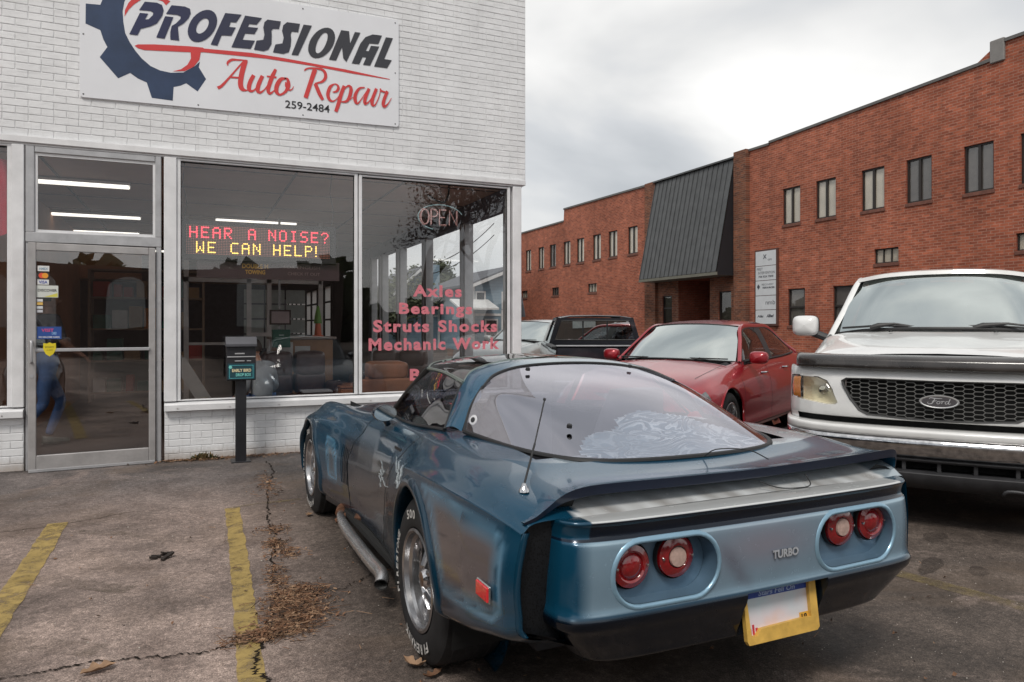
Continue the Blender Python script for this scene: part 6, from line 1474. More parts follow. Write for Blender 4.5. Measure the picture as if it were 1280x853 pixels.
M_rim = mat('light blue airbrushed rim', (.24, .40, .52), .35, .4, coat=.6)
def lamp_disc(g, x, y, z, r_, prof, n=28): g.lathe([(a*r_, b) for a, b in prof], (x, y, z), (0, -1, 0), n)
for q, (x0, x1) in enumerate(LB):
    pts = stadium(x0, x1, BZ0, BZ1, 14); pin = stadium(x0, x1, BZ0, BZ1, 14, -.016)
    g = G(); rows = []
    for (a, b), (c, d) in zip(pts, pin):
        ya, yc = tail_pt(a, b).y, tail_pt(c, d).y; rows.append([(a, -.965, b), (a, ya-.004, b), ((a+c)/2, (ya+yc)/2-.009, (b+d)/2), (c, yc-.001, d)])
    g.grid(rows, cu=True); g.obj('lamp_bezel', M_rim, vt, 'all')
for x, z, kind in ((-.512, .622, 'red'), (-.345, .630, 'rev'), (.365, .638, 'rev'), (.522, .640, 'red')):
    lp = bpy.data.objects.new('tail_light', None); COL.objects.link(lp); lp.parent = vt; r_ = .069; yb = -.948
    g = G(); lamp_disc(g, x, yb, z, r_, [(1.04, -.002), (1.05, .012), (1.0, .018), (.97, .012)]); g.obj('housing', M_rubber, lp, True)
    if kind == 'red':
        g = G(); lamp_disc(g, x, yb, z, r_, [(.97, .012), (.93, .024), (.70, .030), (.62, .027), (.58, .022), (.50, .030), (.25, .036), (0, .038)]); g.obj('lens', M_redlens, lp, True)
    else:
        g = G(); lamp_disc(g, x, yb, z, r_, [(.97, .012), (.93, .024), (.70, .031), (.52, .033), (.48, .030)]); g.obj('lens', M_redlens, lp, True)
        g = G(); lamp_disc(g, x, yb, z, r_, [(.45, .030), (.42, .036), (0, .039)], 20); g.obj('reverse_lens', M_clearlens, lp, True)
    g = G()
    for dxs in (-1, 1): g.lathe([(0, .036), (.004, .035), (.005, .02)], (x+dxs*r_*.78, yb, z), (0, -1, 0), 8)
    g.obj('screw', M_chrome, lp, True)
g = G(); vs, fs = text_fit('TURBO', .112, .028, offset=.045, extrude=.03); ty_ = tail_pt(.05, .605).y; g.add([(v[0]+.0015, ty_-.003, .5865+v[1]) for v in vs], fs); g.cm = 1; g.add([(v[0]-.0, ty_-.006-abs(v[2])*.02, .588+v[1]) for v in vs], fs); g.obj('badge', [M_rubber, mat('badge silver', (.78, .80, .84), .35, .2)], vt)
# number plate and yellow frame
pl = bpy.data.objects.new('number_plate', None); COL.objects.link(pl); pl.parent = vt; pl.scale = (.95, 1, .95); pl.location = (.072, -.966, .402); pl.rotation_euler = (math.radians(-8), 0, 0)
def m_plate():
    m = bpy.data.materials.new('faded plate print'); t = NT(m); co = t.coord(); n_ = t.noise(co, 9, 2, .5); n2_ = t.noise(co, 5, 1)
    c = t.ramp(n_, [(.3, (.62, .66, .70)), (.55, (.66, .55, .58)), (.75, (.72, .42, .30))]); c = t.mix(.35, c, t.ramp(n2_, [(.4, (.35, .62, .66)), (.6, (.75, .7, .7))])); t.bsdf(c, .35, 0, .4, .3); return m
g = G(); g.box(-.150, .150, -.006, 0, -.075, .075); g.cm = 1; g.box(-.14, .14, -.0075, -.0062, .048, .073); g.cm = 2; text_on(g, 'Stars Fell On', (-.085, -.0085, .052), (1, 0, 0), (0, 0, 1), .17, .017, shear=.2, offset=.02)
g.cm = 3; g.box(.095, .138, -.0078, -.0062, -.066, -.032); g.cm = 4; text_on(g, '19', (.103, -.0086, -.061), (1, 0, 0), (0, 0, 1), .026, .024, offset=.03)
g.cm = 1
for k in range(5): g.box(-.138+k*.012, -.131+k*.012, -.0080, -.0062, .050, .060+.008*(k % 2)); g.box(.09+k*.011, .096+k*.011, -.0080, -.0062, .050, .060+.008*((k+1) % 2))
g.cm = 5
for k in range(3): g.box(-.138+k*.014, -.130+k*.014, -.0078, -.0062, -.07, -.05+.012*(k == 1))
g.obj('plate', [m_plate(), mat('plate blue', (.02, .06, .30), .4), mat('plate pale blue', (.35, .45, .65), .4), mat('plate sticker', (.65, .36, .05), .4), M_rubber, mat('plate red', (.5, .03, .05), .4)], pl)
M_yfr = mat('chipped yellow plate frame', (.62, .38, .08), .5, var=.2, vscale=18, bump=.15)
def ringprism(g, o_, i_, y0, y1):
    n = len(o_); g.add([(x, y0, z) for x, z in o_]+[(x, y0, z) for x, z in i_]+[(x, y1, z) for x, z in o_]+[(x, y1, z) for x, z in i_],
        [f for k in range(n) for f in ((k, (k+1) % n, n+(k+1) % n, n+k), (2*n+k, 3*n+k, 3*n+(k+1) % n, 2*n+(k+1) % n), (k, 2*n+k, 2*n+(k+1) % n, (k+1) % n), (n+k, n+(k+1) % n, 3*n+(k+1) % n, 3*n+k))])
g = G(); oo = [(-.162, -.085), (-.155, -.098), (.160, -.098), (.172, -.088), (.172, .078), (.165, .088), (.0, .088), (-.155, .086), (-.162, .08)]; ii = [(-.142, -.072), (-.118, -.072), (-.10, -.052), (.09, -.048), (.138, -.048), (.140, .076), (.0, .076), (-.10, .076), (-.150, .076)]
ringprism(g, oo, ii, -.020, -.004); g.obj('frame', M_yfr, pl)
# side vents with perforated mesh, markers, louvres, graphics
def m_mesh():
    m = bpy.data.materials.new('black perforated mesh'); t = NT(m); co = t.coord(); v = t.n('TexVoronoi', Scale=150.0); t.l(co, v.inputs['Vector'])
    t.bsdf(t.ramp(v.outputs['Distance'], [(.2, (.001, .001, .001)), (.5, (.009, .010, .012))]), .5, .2, .4, 0, t.bump(v.outputs['Distance'], .25, .001)); return m
M_mesh = m_mesh()
for sg in (-1,):
    g = G(); g.grid([[(sg*.835, -.885, .762), (sg*.852, -.885, .65), (sg*.848, -.88, .53), (sg*.82, -.875, .44)], [(sg*.785, -.885, .768), (sg*.795, -.885, .65), (sg*.79, -.88, .52), (sg*.76, -.87, .42)], [(sg*.73, -.89, .768), (sg*.735, -.89, .65), (sg*.73, -.88, .52), (sg*.70, -.87, .40)]]); g.obj('rear_vent', M_mesh, vt, 'all')
    g = G(); rows = []
    for z in np.linspace(.745, .445, 20):
        p = side_pt(-.908, z, sg, 0); rows.append([(p.x, -.905, z), (p.x-sg*.004, -.918, z), (p.x-sg*.018, -.920, z), (p.x-sg*.024, -.89, z)])
    g.grid(rows, flip=sg < 0); g.col = [(*(BLUE*.8), 1)]*len(g.v); g.obj('flare_edge', M_vbody, vt, 'all')
    g = G(); g.grid([[(sg*.82, -.91, .445), (sg*.83, -.80, .40), (sg*.84, -.6, .33)], [(sg*.60, -.91, .36), (sg*.60, -.8, .33), (sg*.60, -.6, .27)]]); g.obj('flare_floor', M_under, vt)
    mk = bpy.data.objects.new('side_marker', None); COL.objects.link(mk); mk.parent = vt; g = G(); c0 = side_pt(-.775, .545, sg, .002); g.cbox(min(c0.x, c0.x+sg*.008), max(c0.x, c0.x+sg*.008), -.825, -.725, .518, .572, .003); g.obj('bezel', M_chrome, mk)
    g = G(); g.cbox(min(c0.x+sg*.006, c0.x+sg*.013), max(c0.x+sg*.006, c0.x+sg*.013), -.819, -.731, .523, .567, .002); g.obj('lens', M_redbright, mk)
    for k in range(5):
        s0 = 1.78-.028*k; g = G(); rows = []
        for z in np.linspace(.60-.006*k, .36, 12): p = side_pt(s0+(z-.5)*.05, z, sg, .001); rows.append([p+Vector((sg*.002, -.004, 0)), p+Vector((sg*.001, .004, 0))])
        g.grid(rows); g.obj('louvre', M_under, vt)
# hot rod script doodles on the flank
g = G(); r = random.Random(3)
def doodle(cs, cz, ws, hz, n):
    for k in range(n):
        s, z = cs+r.uniform(-ws, ws), cz+r.uniform(-hz, hz); a = r.uniform(0, 6.28); pts = []
        for q in range(9):
            pts.append((s, z)); a += r.uniform(-1.1, 1.1); s += .026*math.cos(a); z += .009*math.sin(a)
        P = [side_pt(a_, b_, -1, .0022) for a_, b_ in pts if .3 < b_ < .8]
        if len(P) > 3: g.tube([tuple(p) for p in P], .0016, 4, caps=False)
doodle(.40, .67, .16, .022, 11); doodle(.92, .57, .10, .02, 6)
g.obj('airbrushed_graphics', mat('white pinstripe paint', (.42, .46, .48), .4, var=.3, vscale=30), vt)
# door handle recess, mirror, exhaust
g = G(); c0 = side_pt(.62, .74, -1, .001); g.cbox(c0.x-.004, c0.x, .58, .70, .735, .75, .001); g.obj('door_pull', M_rubber, vt)
for sg in (-1, 1):
    mr = bpy.data.objects.new('door_mirror', None); COL.objects.link(mr); mr.parent = vt; mr.location = (sg*.745, .97, .880)
    g = G(); rows = []
    for i in range(12):
        f = i/11; rr = math.sqrt(max(0, 1-(f*.98)**2)) if f > .0 else 1; rows.append([(math.cos(a)*.066*rr, f*.11, math.sin(a)*.046*rr) for a in np.linspace(0, 2*PI, 25)[:-1]])
    rows = [[(x*.93, -.012, z*.93) for x, _, z in rows[0]]]+rows
    g.grid(rows, cv=True); g.tube([(-sg*.01, .04, -.03), (-sg*.03, .05, -.07)], .018, 8); g.obj('housing', mat('navy mirror shell', (.008, .02, .04), .25, .4, coat=1.0), mr, 'all')
    g = G(); g.add([(math.cos(a)*.060, -.0135, math.sin(a)*.041) for a in np.linspace(0, 2*PI, 25)[:-1]], [tuple(range(24))]); g.obj('mirror_glass', mat('mirror glass', (.80, .84, .84), .06, 1.0, var=.02), mr)
g = G(); ex = curve3([(-.80, 1.82, .185), (-.835, 1.66, .17), (-.85, 1.4, .16), (-.86, 1.0, .16), (-.865, .72, .165), (-.862, .62, .165), (-.872, .54, .160), (-.888, .50, .145)], 50); g.tube(ex, [.018+.014*S_(0, 14, i) for i in range(50)], 16, caps=False); g.tube([(p[0]+.002, p[1], p[2]) for p in ex[-8:]], .026, 14, caps=False); g.obj('side_exhaust', mat('satin chrome exhaust', (.60, .60, .60), .26, .92, var=.2, vscale=9), vt, True)
g = G(); g.tube(curve3([(-.70, 1.95, .20), (-.76, 1.86, .19), (-.80, 1.80, .185), (-.82, 1.74, .178)], 10), .034, 10); g.tube([(-.74, 1.70, .2), (-.86, 1.70, .14)], .016, 8); g.tube([(-.70, 1.6, .24), (-.76, 1.5, .20), (-.74, 1.4, .22)], .03, 8); g.obj('exhaust_clamp', mat('rusty metal', (.15, .07, .04), .7, .5, var=.5, vscale=30), vt, True)
g = G(); rows = []
for s in np.linspace(.48, 2.1, 40): p = side_pt(s, .22, -1, 0); rows.append([(p.x+.004, s, .225), (p.x+.0, s, .185), (p.x+.05, s, .165)])
g.grid(rows); g.obj('rocker_trim', mat('scuffed rocker trim', (.06, .06, .065), .4, .6, var=.4, vscale=15), vt, 'all')

# ================================================================ OTHER VEHICLES
def loft_body(T, ds, NVn, arches, hole=None, cat=None, jmin=.3, wmin=.6, zmax=.9):
    TS_ = np.array([t_[0] for t_ in T]); TV_ = np.array([[c for p in t_[1] for c in p] for t_ in T])
    SS = np.arange(TS_[0], TS_[-1]+ds*.5, ds); PP_ = pchip(TS_, TV_, SS).reshape(len(SS), -1, 2); GR_ = np.array([catmull(p, NVn) for p in PP_])
    pos = {(i, j): [GR_[i, j, 0], SS[i], GR_[i, j, 1]] for i in range(len(SS)) for j in range(NVn)}; ins = {}
    for (i, j), (w, s, z) in pos.items():
        if w < wmin or z > zmax or j < NVn*jmin: continue
        for k, (cs, cz, R_) in enumerate(arches):
            if math.hypot(s-cs, z-cz) < R_: ins[i, j] = k
    sn = set()
    for (i, j), k in ins.items():
        if all((i+a, j+b) in ins or (i+a, j+b) not in pos for a in (-1, 0, 1) for b in (-1, 0, 1)): continue
        w, s, z = pos[i, j]; cs, cz, R_ = arches[k]; th = math.atan2(z-cz, s-cs); pos[i, j] = [w, cs+R_*math.cos(th), cz+R_*math.sin(th)]; sn.add((i, j))
    cats = {}
    for i in range(len(SS)-1):
        for j in range(NVn-1):
            q = [(i, j), (i+1, j), (i+1, j+1), (i, j+1)]
            if any(p in ins and p not in sn for p in q) or all(p in sn for p in q): continue
            w = sum(pos[p][0] for p in q)/4; s = sum(pos[p][1] for p in q)/4; z = sum(pos[p][2] for p in q)/4
            if hole and hole(w, s, z, j/NVn): continue
            cats.setdefault(cat(w, s, z, j/NVn) if cat else 'body', []).append(q)
    out = {}
    for cn_, qs in cats.items():
        for sg in (-1, 1):
            sym = cn_ in ('body', 'hood', 'trunk_lid', 'roof'); key = (cn_, 0 if sym else sg); g = out.setdefault(key, G()); ix = {}
            for q in qs:
                f = []
                for p in q:
                    if p not in ix: ix[p] = len(g.v); w, s, z = pos[p]; g.v.append((sg*w, s, z))
                    f.append(ix[p])
                g.f.append(tuple(f) if sg < 0 else tuple(reversed(f))); g.m.append(0)
    return out, (TS_, TV_)
def flank(TT, s, z, sg, off=0.0):
    P = catmull(pchip(TT[0], TT[1], [s])[0].reshape(-1, 2), 161)[50:]; i = int(np.argmin(np.abs(P[:, 1]-z))); return Vector((sg*(P[i, 0]+off), s, z))
def wells(par, arches, xin, xout):
    for cs, cz, R_ in arches:
        for sg in (-1, 1):
            g = G()
            rows = [[(sg*xout, cs+R_*math.cos(a), cz+R_*math.sin(a)), (sg*xin, cs+R_*math.cos(a), cz+R_*math.sin(a))] for a in np.linspace(-.3, PI+.3, 30)]; g.grid(rows)
            g.add([(sg*xin, cs-R_, .12), (sg*xin, cs+R_, .12), (sg*xin, cs+R_, cz+R_), (sg*xin, cs-R_, cz+R_)], [(0, 1, 2, 3)]); g.obj('wheel_well', M_under, par)

TSED = [
 (-3.80, [(0,.93),(.30,.93),(.50,.92),(.63,.88),(.74,.76),(.77,.60),(.75,.42),(.70,.28),(.5,.24)]),
 (-3.55, [(0,1.0),(.33,1.0),(.58,.985),(.71,.94),(.82,.78),(.86,.60),(.85,.42),(.80,.25),(.5,.2)]),
 (-3.1, [(0,1.02),(.36,1.02),(.63,1.0),(.76,.96),(.86,.79),(.895,.60),(.885,.42),(.85,.22),(.5,.18)]),
 (-2.5, [(0,1.0),(.38,.995),(.68,.99),(.785,.95),(.878,.78),(.91,.60),(.90,.40),(.865,.20),(.5,.18)]),
 (-1.5, [(0,.98),(.38,.975),(.70,.965),(.79,.925),(.872,.76),(.905,.57),(.90,.39),(.862,.19),(.5,.18)]),
 (-.8, [(0,.97),(.38,.965),(.70,.945),(.79,.90),(.872,.75),(.905,.56),(.895,.38),(.862,.19),(.5,.18)]),
 (-.35, [(0,.955),(.38,.94),(.67,.905),(.785,.865),(.876,.73),(.905,.56),(.895,.38),(.868,.2),(.5,.18)]),
 (0, [(0,.905),(.37,.89),(.64,.860),(.775,.825),(.876,.71),(.908,.56),(.90,.39),(.872,.22),(.5,.18)]),
 (.35, [(0,.84),(.36,.825),(.61,.80),(.755,.765),(.862,.66),(.892,.53),(.885,.37),(.85,.22),(.5,.18)]),
 (.62, [(0,.77),(.34,.76),(.57,.735),(.71,.70),(.81,.61),(.845,.49),(.835,.35),(.79,.22),(.5,.18)]),
 (.82, [(0,.68),(.32,.67),(.52,.65),(.64,.61),(.73,.53),(.76,.44),(.75,.34),(.70,.22),(.5,.18)]),
 (.95, [(0,.58),(.28,.575),(.46,.56),(.55,.52),(.60,.47),(.61,.40),(.60,.32),(.56,.22),(.4,.18)]),
]
def sedan(label, loc, rz, paintm, group=None, detail=True, sz=(1, 1, 1), glassm=None):
    v = root('parked_car', label, 'car', loc, rz, group); v.scale = sz
    arches = [(0, .325, .375), (-2.73, .325, .375)]
    def cat(w, s, z, f):
        if f > .33 and -.42 > s > -1.42 and z > .24 and w > .6: return 'front_door'
        if f > .33 and -1.42 > s > -2.36 and z > .24 and w > .6: return 'rear_door'
        if f < .33 and -.30 < s < .72 and w < .68: return 'hood'
        if f < .33 and s < -3.02 and w < .60: return 'trunk_lid'
        return 'body'
    hole = lambda w, s, z, f: f < .30 and -3.0 < s < -.38 and w < .70
    out_, TT = loft_body(TSED, .03, 57, arches, hole, cat)
    parts_ = {}
    for (cn_, sg), g in out_.items(): parts_[cn_, sg] = g.obj(cn_, paintm, v, 'all')
    g = G()
    for sg in (-1, 1):
        for s in (-.42, -1.42, -2.36):
            rows = [[flank(TT, s, z, sg, .0015)+Vector((0, -.004, 0)), flank(TT, s, z, sg, .0015)+Vector((0, .004, 0))] for z in np.linspace(.92, .24, 14)]; g.grid(rows)
        rows = [[flank(TT, s, .24, sg, .001), flank(TT, s, .25, sg, .001)] for s in np.linspace(-.42, -2.3, 20)]; g.grid(rows)
    g.grid([[(sg_*.685 if False else x, s, z_+.002) for x, s, z_ in row] for row in [[(-.685, -.3, .91), (-.68, -.3, .912)], [(-.63, .35, .80), (-.625, .35, .802)]]])
    g.obj('panel_gap', M_rubber, v)
    wells(v, arches, .55, .86)
    g = G(); g.box(-.8, .8, -3.6, .8, .17, .22); g.box(-.7, .7, -2.95, -.45, .22, .5); g.obj('underbody', M_under, v)
    for sg in (-1, 1):
        for s in (0, -2.73): wheel(v, (sg*.885, s, .325), sg, .325, .215, .21, 'alloy')
        for cs, cz, R_ in arches: g = G(); g.tube([(flank(TT, cs+R_*math.cos(a), max(.22, cz+R_*math.sin(a)), sg).x, cs+R_*math.cos(a), cz+R_*math.sin(a)) for a in np.linspace(-.15, PI+.15, 30)], .012, 6); g.obj('arch_lip', paintm, v, True)
    cowl = [(-.72, -.72, .93), (-.5, -.52, .950), (-.25, -.43, .962), (0, -.40, .966), (.25, -.43, .962), (.5, -.52, .950), (.72, -.72, .93)]
    head = [(-.545, -1.30, 1.335), (-.40, -1.22, 1.352), (-.2, -1.18, 1.365), (0, -1.17, 1.368), (.2, -1.18, 1.365), (.40, -1.22, 1.352), (.545, -1.30, 1.335)]
    rrf = [(-.545, -2.45, 1.325), (-.3, -2.52, 1.352), (0, -2.54, 1.362), (.3, -2.52, 1.352), (.545, -2.45, 1.325)]
    rbs = [(-.66, -2.95, 1.02), (-.35, -3.1, 1.03), (0, -3.13, 1.035), (.35, -3.1, 1.03), (.66, -2.95, 1.02)]
    gm = glassm or M_carglass
    g = G(); g.grid(bulge_surf(cowl, head, 30, 14, .03, (0, .6, .7))); ws = g.obj('windshield', gm, v, 'all')
    g = G(); g.tube(curve3(cowl, 30), .012, 6); g.tube(curve3(head, 30), .009, 6); g.tube([cowl[0], (-.635, -1.0, 1.15), head[0]], .010, 6); g.tube([cowl[-1], (.635, -1.0, 1.15), head[-1]], .010, 6); g.obj('seal', M_rubber, ws, True)
    g = G(); g.grid(bulge_surf(rrf, rbs, 24, 10, .02, (0, -.4, .8))); g.obj('rear_window', M_darkglass, v, 'all')
    g = G(); g.grid(bulge_surf([(x*1.03, y-.0, z+.004) for x, y, z in head], [(x*1.03, y, z+.004) for x, y, z in [rrf[0], (-.4, -2.49, 1.345), rrf[1], rrf[2], rrf[3], (.4, -2.49, 1.345), rrf[4]]], 30, 20, .055)); g.obj('roof', paintm, v, 'all')
    for sg in (-1, 1):
        rail = catmull(np.array([(sg*.765, -.66, .925), (sg*.66, -1.0, 1.16), (sg*.575, -1.30, 1.335), (sg*.575, -1.9, 1.352), (sg*.57, -2.4, 1.33), (sg*.64, -2.8, 1.15), (sg*.74, -3.12, 1.0)]), 40)
        g = G(); rows = []
        for p in rail: p = Vector(p); rows.append([p+Vector((-sg*.028, 0, .012)), p+Vector((-sg*.006, 0, .022)), p+Vector((sg*.014, 0, .006)), p+Vector((sg*.020, 0, -.022)), p+Vector((sg*.012, 0, -.04))])
        g.grid(rows, flip=sg > 0); g.obj('roof_rail', paintm, v, 'all')
        top_ = [(sg*.755, -.76, .94), (sg*.665, -1.02, 1.14), (sg*.59, -1.32, 1.30), (sg*.59, -1.9, 1.322), (sg*.585, -2.3, 1.31), (sg*.64, -2.62, 1.19), (sg*.735, -2.86, 1.02)]
        bot_ = [(sg*.788, -.74, .915), (sg*.792, -1.05, .925), (sg*.792, -1.4, .935), (sg*.792, -1.8, .945), (sg*.79, -2.2, .955), (sg*.786, -2.5, .968), (sg*.775, -2.84, .985)]
        A2_, B2_ = catmull(np.array(top_), 60), catmull(np.array(bot_), 60)
        for nm, i0, i1 in (('side_window', 1, 27), ('side_window', 29, 56)):
            g = G(); g.grid([[tuple(A2_[i]*(1-f)+B2_[i]*f+np.array((sg*.012*math.sin(PI*f), 0, 0))) for f in np.linspace(0, 1, 8)] for i in range(i0, i1+1)]); g.obj(nm, M_darkglass, v, 'all')
        g = G(); g.grid([[tuple(A2_[i]*(1-f)+B2_[i]*f+np.array((sg*(.012*math.sin(PI*f)+.002), 0, 0))) for f in np.linspace(0, 1, 8)] for i in (26, 28, 30)]); g.tube([tuple(p) for p in B2_], .012, 6); g.tube([tuple(p) for p in A2_], .008, 6); g.obj('window_trim', M_rubber, v, True)
        m_ = bpy.data.objects.new('door_mirror', None); COL.objects.link(m_); m_.parent = v; m_.location = (sg*.93, -.80, .985)
        g = G(); rows = [[((.105*abs(math.cos(a))**.6*math.copysign(1, math.cos(a)))*r_, y, (.072*abs(math.sin(a))**.6*math.copysign(1, math.sin(a)))*r_) for a in np.linspace(0, 2*PI, 25)[:-1]] for y, r_ in ((-.04, .96), (.0, 1.0), (.03, .93), (.055, .7), (.07, .3), (.073, .02))]; g.grid(rows, cv=True); g.obj('housing', paintm, m_, 'all')
        g = G(); g.add([((.098*abs(math.cos(a))**.6*math.copysign(1, math.cos(a))), -.035, (.066*abs(math.sin(a))**.6*math.copysign(1, math.sin(a)))) for a in np.linspace(0, 2*PI, 25)[:-1]], [tuple(range(24))]); g.tube([(-sg*.08, 0, -.03), (-sg*.16, .0, -.05)], .025, 6); g.obj('mirror_glass', M_rubber, m_)
        for s, z in ((-1.22, .80), (-2.12, .825)):
            g = G(); p = flank(TT, s, z, sg, .0); g.tube([p+Vector((sg*.0, -.09, 0)), p+Vector((sg*.035, -.06, .0)), p+Vector((sg*.035, .05, 0)), p+Vector((0, .09, 0))], .011, 6); g.obj('door_handle', M_chrome, v, True)
        # headlamp
        g = G(); rows = []
        for s in np.linspace(.50, .80, 10):
            rows.append([flank(TT, s, z, sg, .004) for z in np.linspace(.575-.10*(s-.5), .69-.28*(s-.5), 6)])
        g.grid(rows, flip=sg > 0); hl = g.obj('headlight', mat('smoked headlight glass', (.16, .17, .17), .1, .3, coat=1.0, var=.4, vscale=20), v, 'all')
    g = G()
    for x in (-.38, .32): g.tube([(x-.30, -.475-.06*abs(x), .972), (x, -.455, .975), (x+.30, -.47, .975)], .008, 5); g.tube([(x+.1, -.43, .955), (x, -.455, .978)], .010, 5)
    g.obj('wiper', M_rubber, v, True)
    g = G(); rows = [[(x, .97-.35*(abs(x)/.62)**2.2+.004, z) for z in (.30, .40)] for x in np.linspace(-.45, .45, 15)]; g.grid(rows); g.obj('lower_grille', M_rubber, v)
    g = G(); rows = [[(x, .90-.35*(abs(x)/.62)**2.2+(.62-z)*.35+.02, z) for z in np.linspace(.52, .655, 4)] for x in np.linspace(-.40, .40, 15)]; g.grid(rows); g.obj('grille', M_chrome, v)
    for x in (-.36, .36):
        g = G(); rows = []
        for i in range(10): f = i/9; wd = .24*(1-.35*f**3); rows.append([(x+wd*math.cos(a), -1.62-.20*f+.07*math.sin(a), .5+.72*f) for a in np.linspace(0, 2*PI, 13)[:-1]])
        g.grid(rows, cv=True); g.obj('seat', mat('beige seat', (.16, .14, .12), .8), v, 'all')
    g = G(); g.cbox(-.68, .68, -.95, -.55, .70, .93, .05); g.tube([(-.36+.18*math.cos(a), -1.05-.05*math.sin(a), .92+.16*math.sin(a)) for a in np.linspace(0, 2*PI, 21)[:-1]], .013, 5, closed=True); g.obj('dashboard', M_cabin, v)
    return v
M_redcar = m_carpaint('dark candy red paint', (.34, .014, .024), .35, .30, 1.0, .06)
red = sedan('red four door sedan parked at an angle between the blue car and white truck', (4.669, 6.709, 0), math.radians(120.7), M_redcar, 'cars parked around the lot')
M_silver = m_carpaint('silver paint', (.42, .44, .43), .6, .35)
sedan('silver car parked behind the dark pickup, only its windshield showing by the shop corner', (6.25, 14.9, 0), math.radians(120.7), M_silver, 'cars parked around the lot', sz=(1.0, 1, 1.06))
M_blackcar = m_carpaint('black paint', (.03, .03, .035), .3, .25)
sedan('black car parked left of the empty bay, mirrored in the glass shop door', (-1.80, 2.3, 0), 0, M_blackcar, 'cars parked around the lot', sz=(1, 1, 1.1))

# ---------------------------------------------------------------- white pickup truck, front at y = 0
tk = root('pickup_truck', 'white pickup truck with honeycomb grille, amber headlights and black bug deflector', 'pickup truck', (4.399, 3.141, 0), math.radians(125.1))
M_wp_ = m_carpaint('dusty white truck paint', (.74, .74, .73), .0, .38, .8, .25, (.36, .34, .31))
ARC_T = [(-.98, .37, .44), (-4.5, .37, .44)]
TTR = [
 (-5.75, [(0,1.12),(.40,1.12),(.80,1.12),(.93,1.10),(.985,.95),(1.0,.75),(.99,.55),(.95,.42),(.5,.40)]),
 (-4.5, [(0,1.13),(.40,1.13),(.80,1.13),(.94,1.12),(1.0,.95),(1.015,.75),(1.0,.55),(.96,.40),(.5,.38)]),
 (-3.4, [(0,1.13),(.40,1.13),(.80,1.13),(.93,1.12),(.99,.95),(1.0,.75),(.99,.52),(.94,.36),(.5,.34)]),
 (-2.0, [(0,1.24),(.40,1.24),(.80,1.22),(.92,1.16),(.985,.97),(1.0,.75),(.99,.5),(.93,.34),(.5,.3)]),
 (-1.35, [(0,1.305),(.42,1.30),(.78,1.27),(.90,1.17),(.985,.97),(1.0,.75),(.99,.52),(.93,.34),(.5,.3)]),
 (-1.0, [(0,1.275),(.42,1.265),(.77,1.225),(.885,1.13),(.985,.96),(1.005,.75),(1.0,.55),(.94,.38),(.5,.3)]),
 (-.6, [(0,1.225),(.40,1.215),(.75,1.175),(.865,1.10),(.965,.95),(.995,.76),(.985,.6),(.93,.45),(.5,.35)]),
 (-.36, [(0,1.185),(.38,1.175),(.72,1.14),(.84,1.075),(.93,.95),(.965,.78),(.955,.66),(.90,.55),(.5,.45)]),
 (-.22, [(0,1.155),(.37,1.145),(.69,1.11),(.80,1.06),(.875,.95),(.90,.8),(.89,.7),(.84,.6),(.5,.5)]),
]
def catT(w, s, z, f):
    if f < .33 and s > -1.30 and w < .79: return 'hood'
    if f > .36 and -1.55 > s > -2.75 and z > .42 and w > .6: return 'door'
    return 'body'
oT, TTt = loft_body(TTR, .035, 49, ARC_T, lambda w, s, z, f: f < .31 and -3.3 < s < -1.38 and w < .79, catT, zmax=.95)
for (cn_, sg), g in oT.items(): g.obj(cn_, M_wp_, tk, 'all')
wells(tk, ARC_T, .6, .95)
for sg in (-1, 1):
    for s in (-.98, -4.5): wheel(tk, (sg*.955, s, .375), sg, .375, .21, .25, 'alloy')
g = G(); g.box(-.85, .85, -5.6, -.3, .30, .40); g.box(-.8, .8, -3.3, -1.5, .4, .6); g.obj('underbody', M_under, tk)
yf = lambda x: float(np.interp(abs(x), [0, .3, .5, .65, .78, .87, .93, .97, .99], [0, -.008, -.028, -.06, -.115, -.185, -.27, -.37, -.50]))
def band(x0, x1, rows, n=61, thick=.05, xs_=None, sx=1.0):
    """wrapped solid panel; rows = [(z, y offset)], x scaled by sx"""
    g = G(); X = np.linspace(x0, x1, n) if xs_ is None else np.array(xs_); o_ = [[(x*sx, yf(x)+dy_, z) for z, dy_ in rows] for x in X]; i_ = [[(x*sx, yf(x)+min(d for _, d in rows)-thick, z) for z, _ in rows] for x in X]
    g.grid(o_, flip=True); n1 = len(g.v); g.grid(i_); nu, nv = len(X), len(rows)
    for i in range(nu-1): g.f += [(i*nv, (i+1)*nv, n1+(i+1)*nv, n1+i*nv), (i*nv+nv-1, n1+i*nv+nv-1, n1+(i+1)*nv+nv-1, (i+1)*nv+nv-1)]
    for j in range(nv-1): a = (nu-1)*nv; g.f += [(j, n1+j, n1+j+1, j+1), (a+j, a+j+1, n1+a+j+1, n1+a+j)]
    g.m = [0]*len(g.f); return g
dens = lambda r_, k=4: [tuple(p) for p in pchip(range(len(r_)), np.array(r_), np.linspace(0, len(r_)-1, (len(r_)-1)*k+1))]
GP = [(0, .985), (.40, .988), (.555, .985), (.585, .965), (.575, .93), (.53, .84), (.475, .765), (.42, .738), (.2, .724), (0, .720)]
GPf = [(x, z) for x, z in GP]+[(-x, z) for x, z in GP[::-1][1:-1]]
HLp = [(.945, .975), (.90, .982), (.74, .978), (.68, .955), (.645, .90), (.605, .81), (.625, .795), (.68, .792), (.945, .822), (.955, .90)]
g = band(-.985, .985, dens([(.712, -.03), (.720, .0), (.76, .008), (.90, .0), (1.0, -.015), (1.045, -.04)]), 121, .10)
hp = g.obj('header_panel', M_wp_, tk, 'all'); fixn(hp)
cg = G(); cg.prism([(x, .3, z) for x, z in GPf], (0, -.62, 0)); cob = cg.obj('cutter', M_under, tk); fixn(cob)
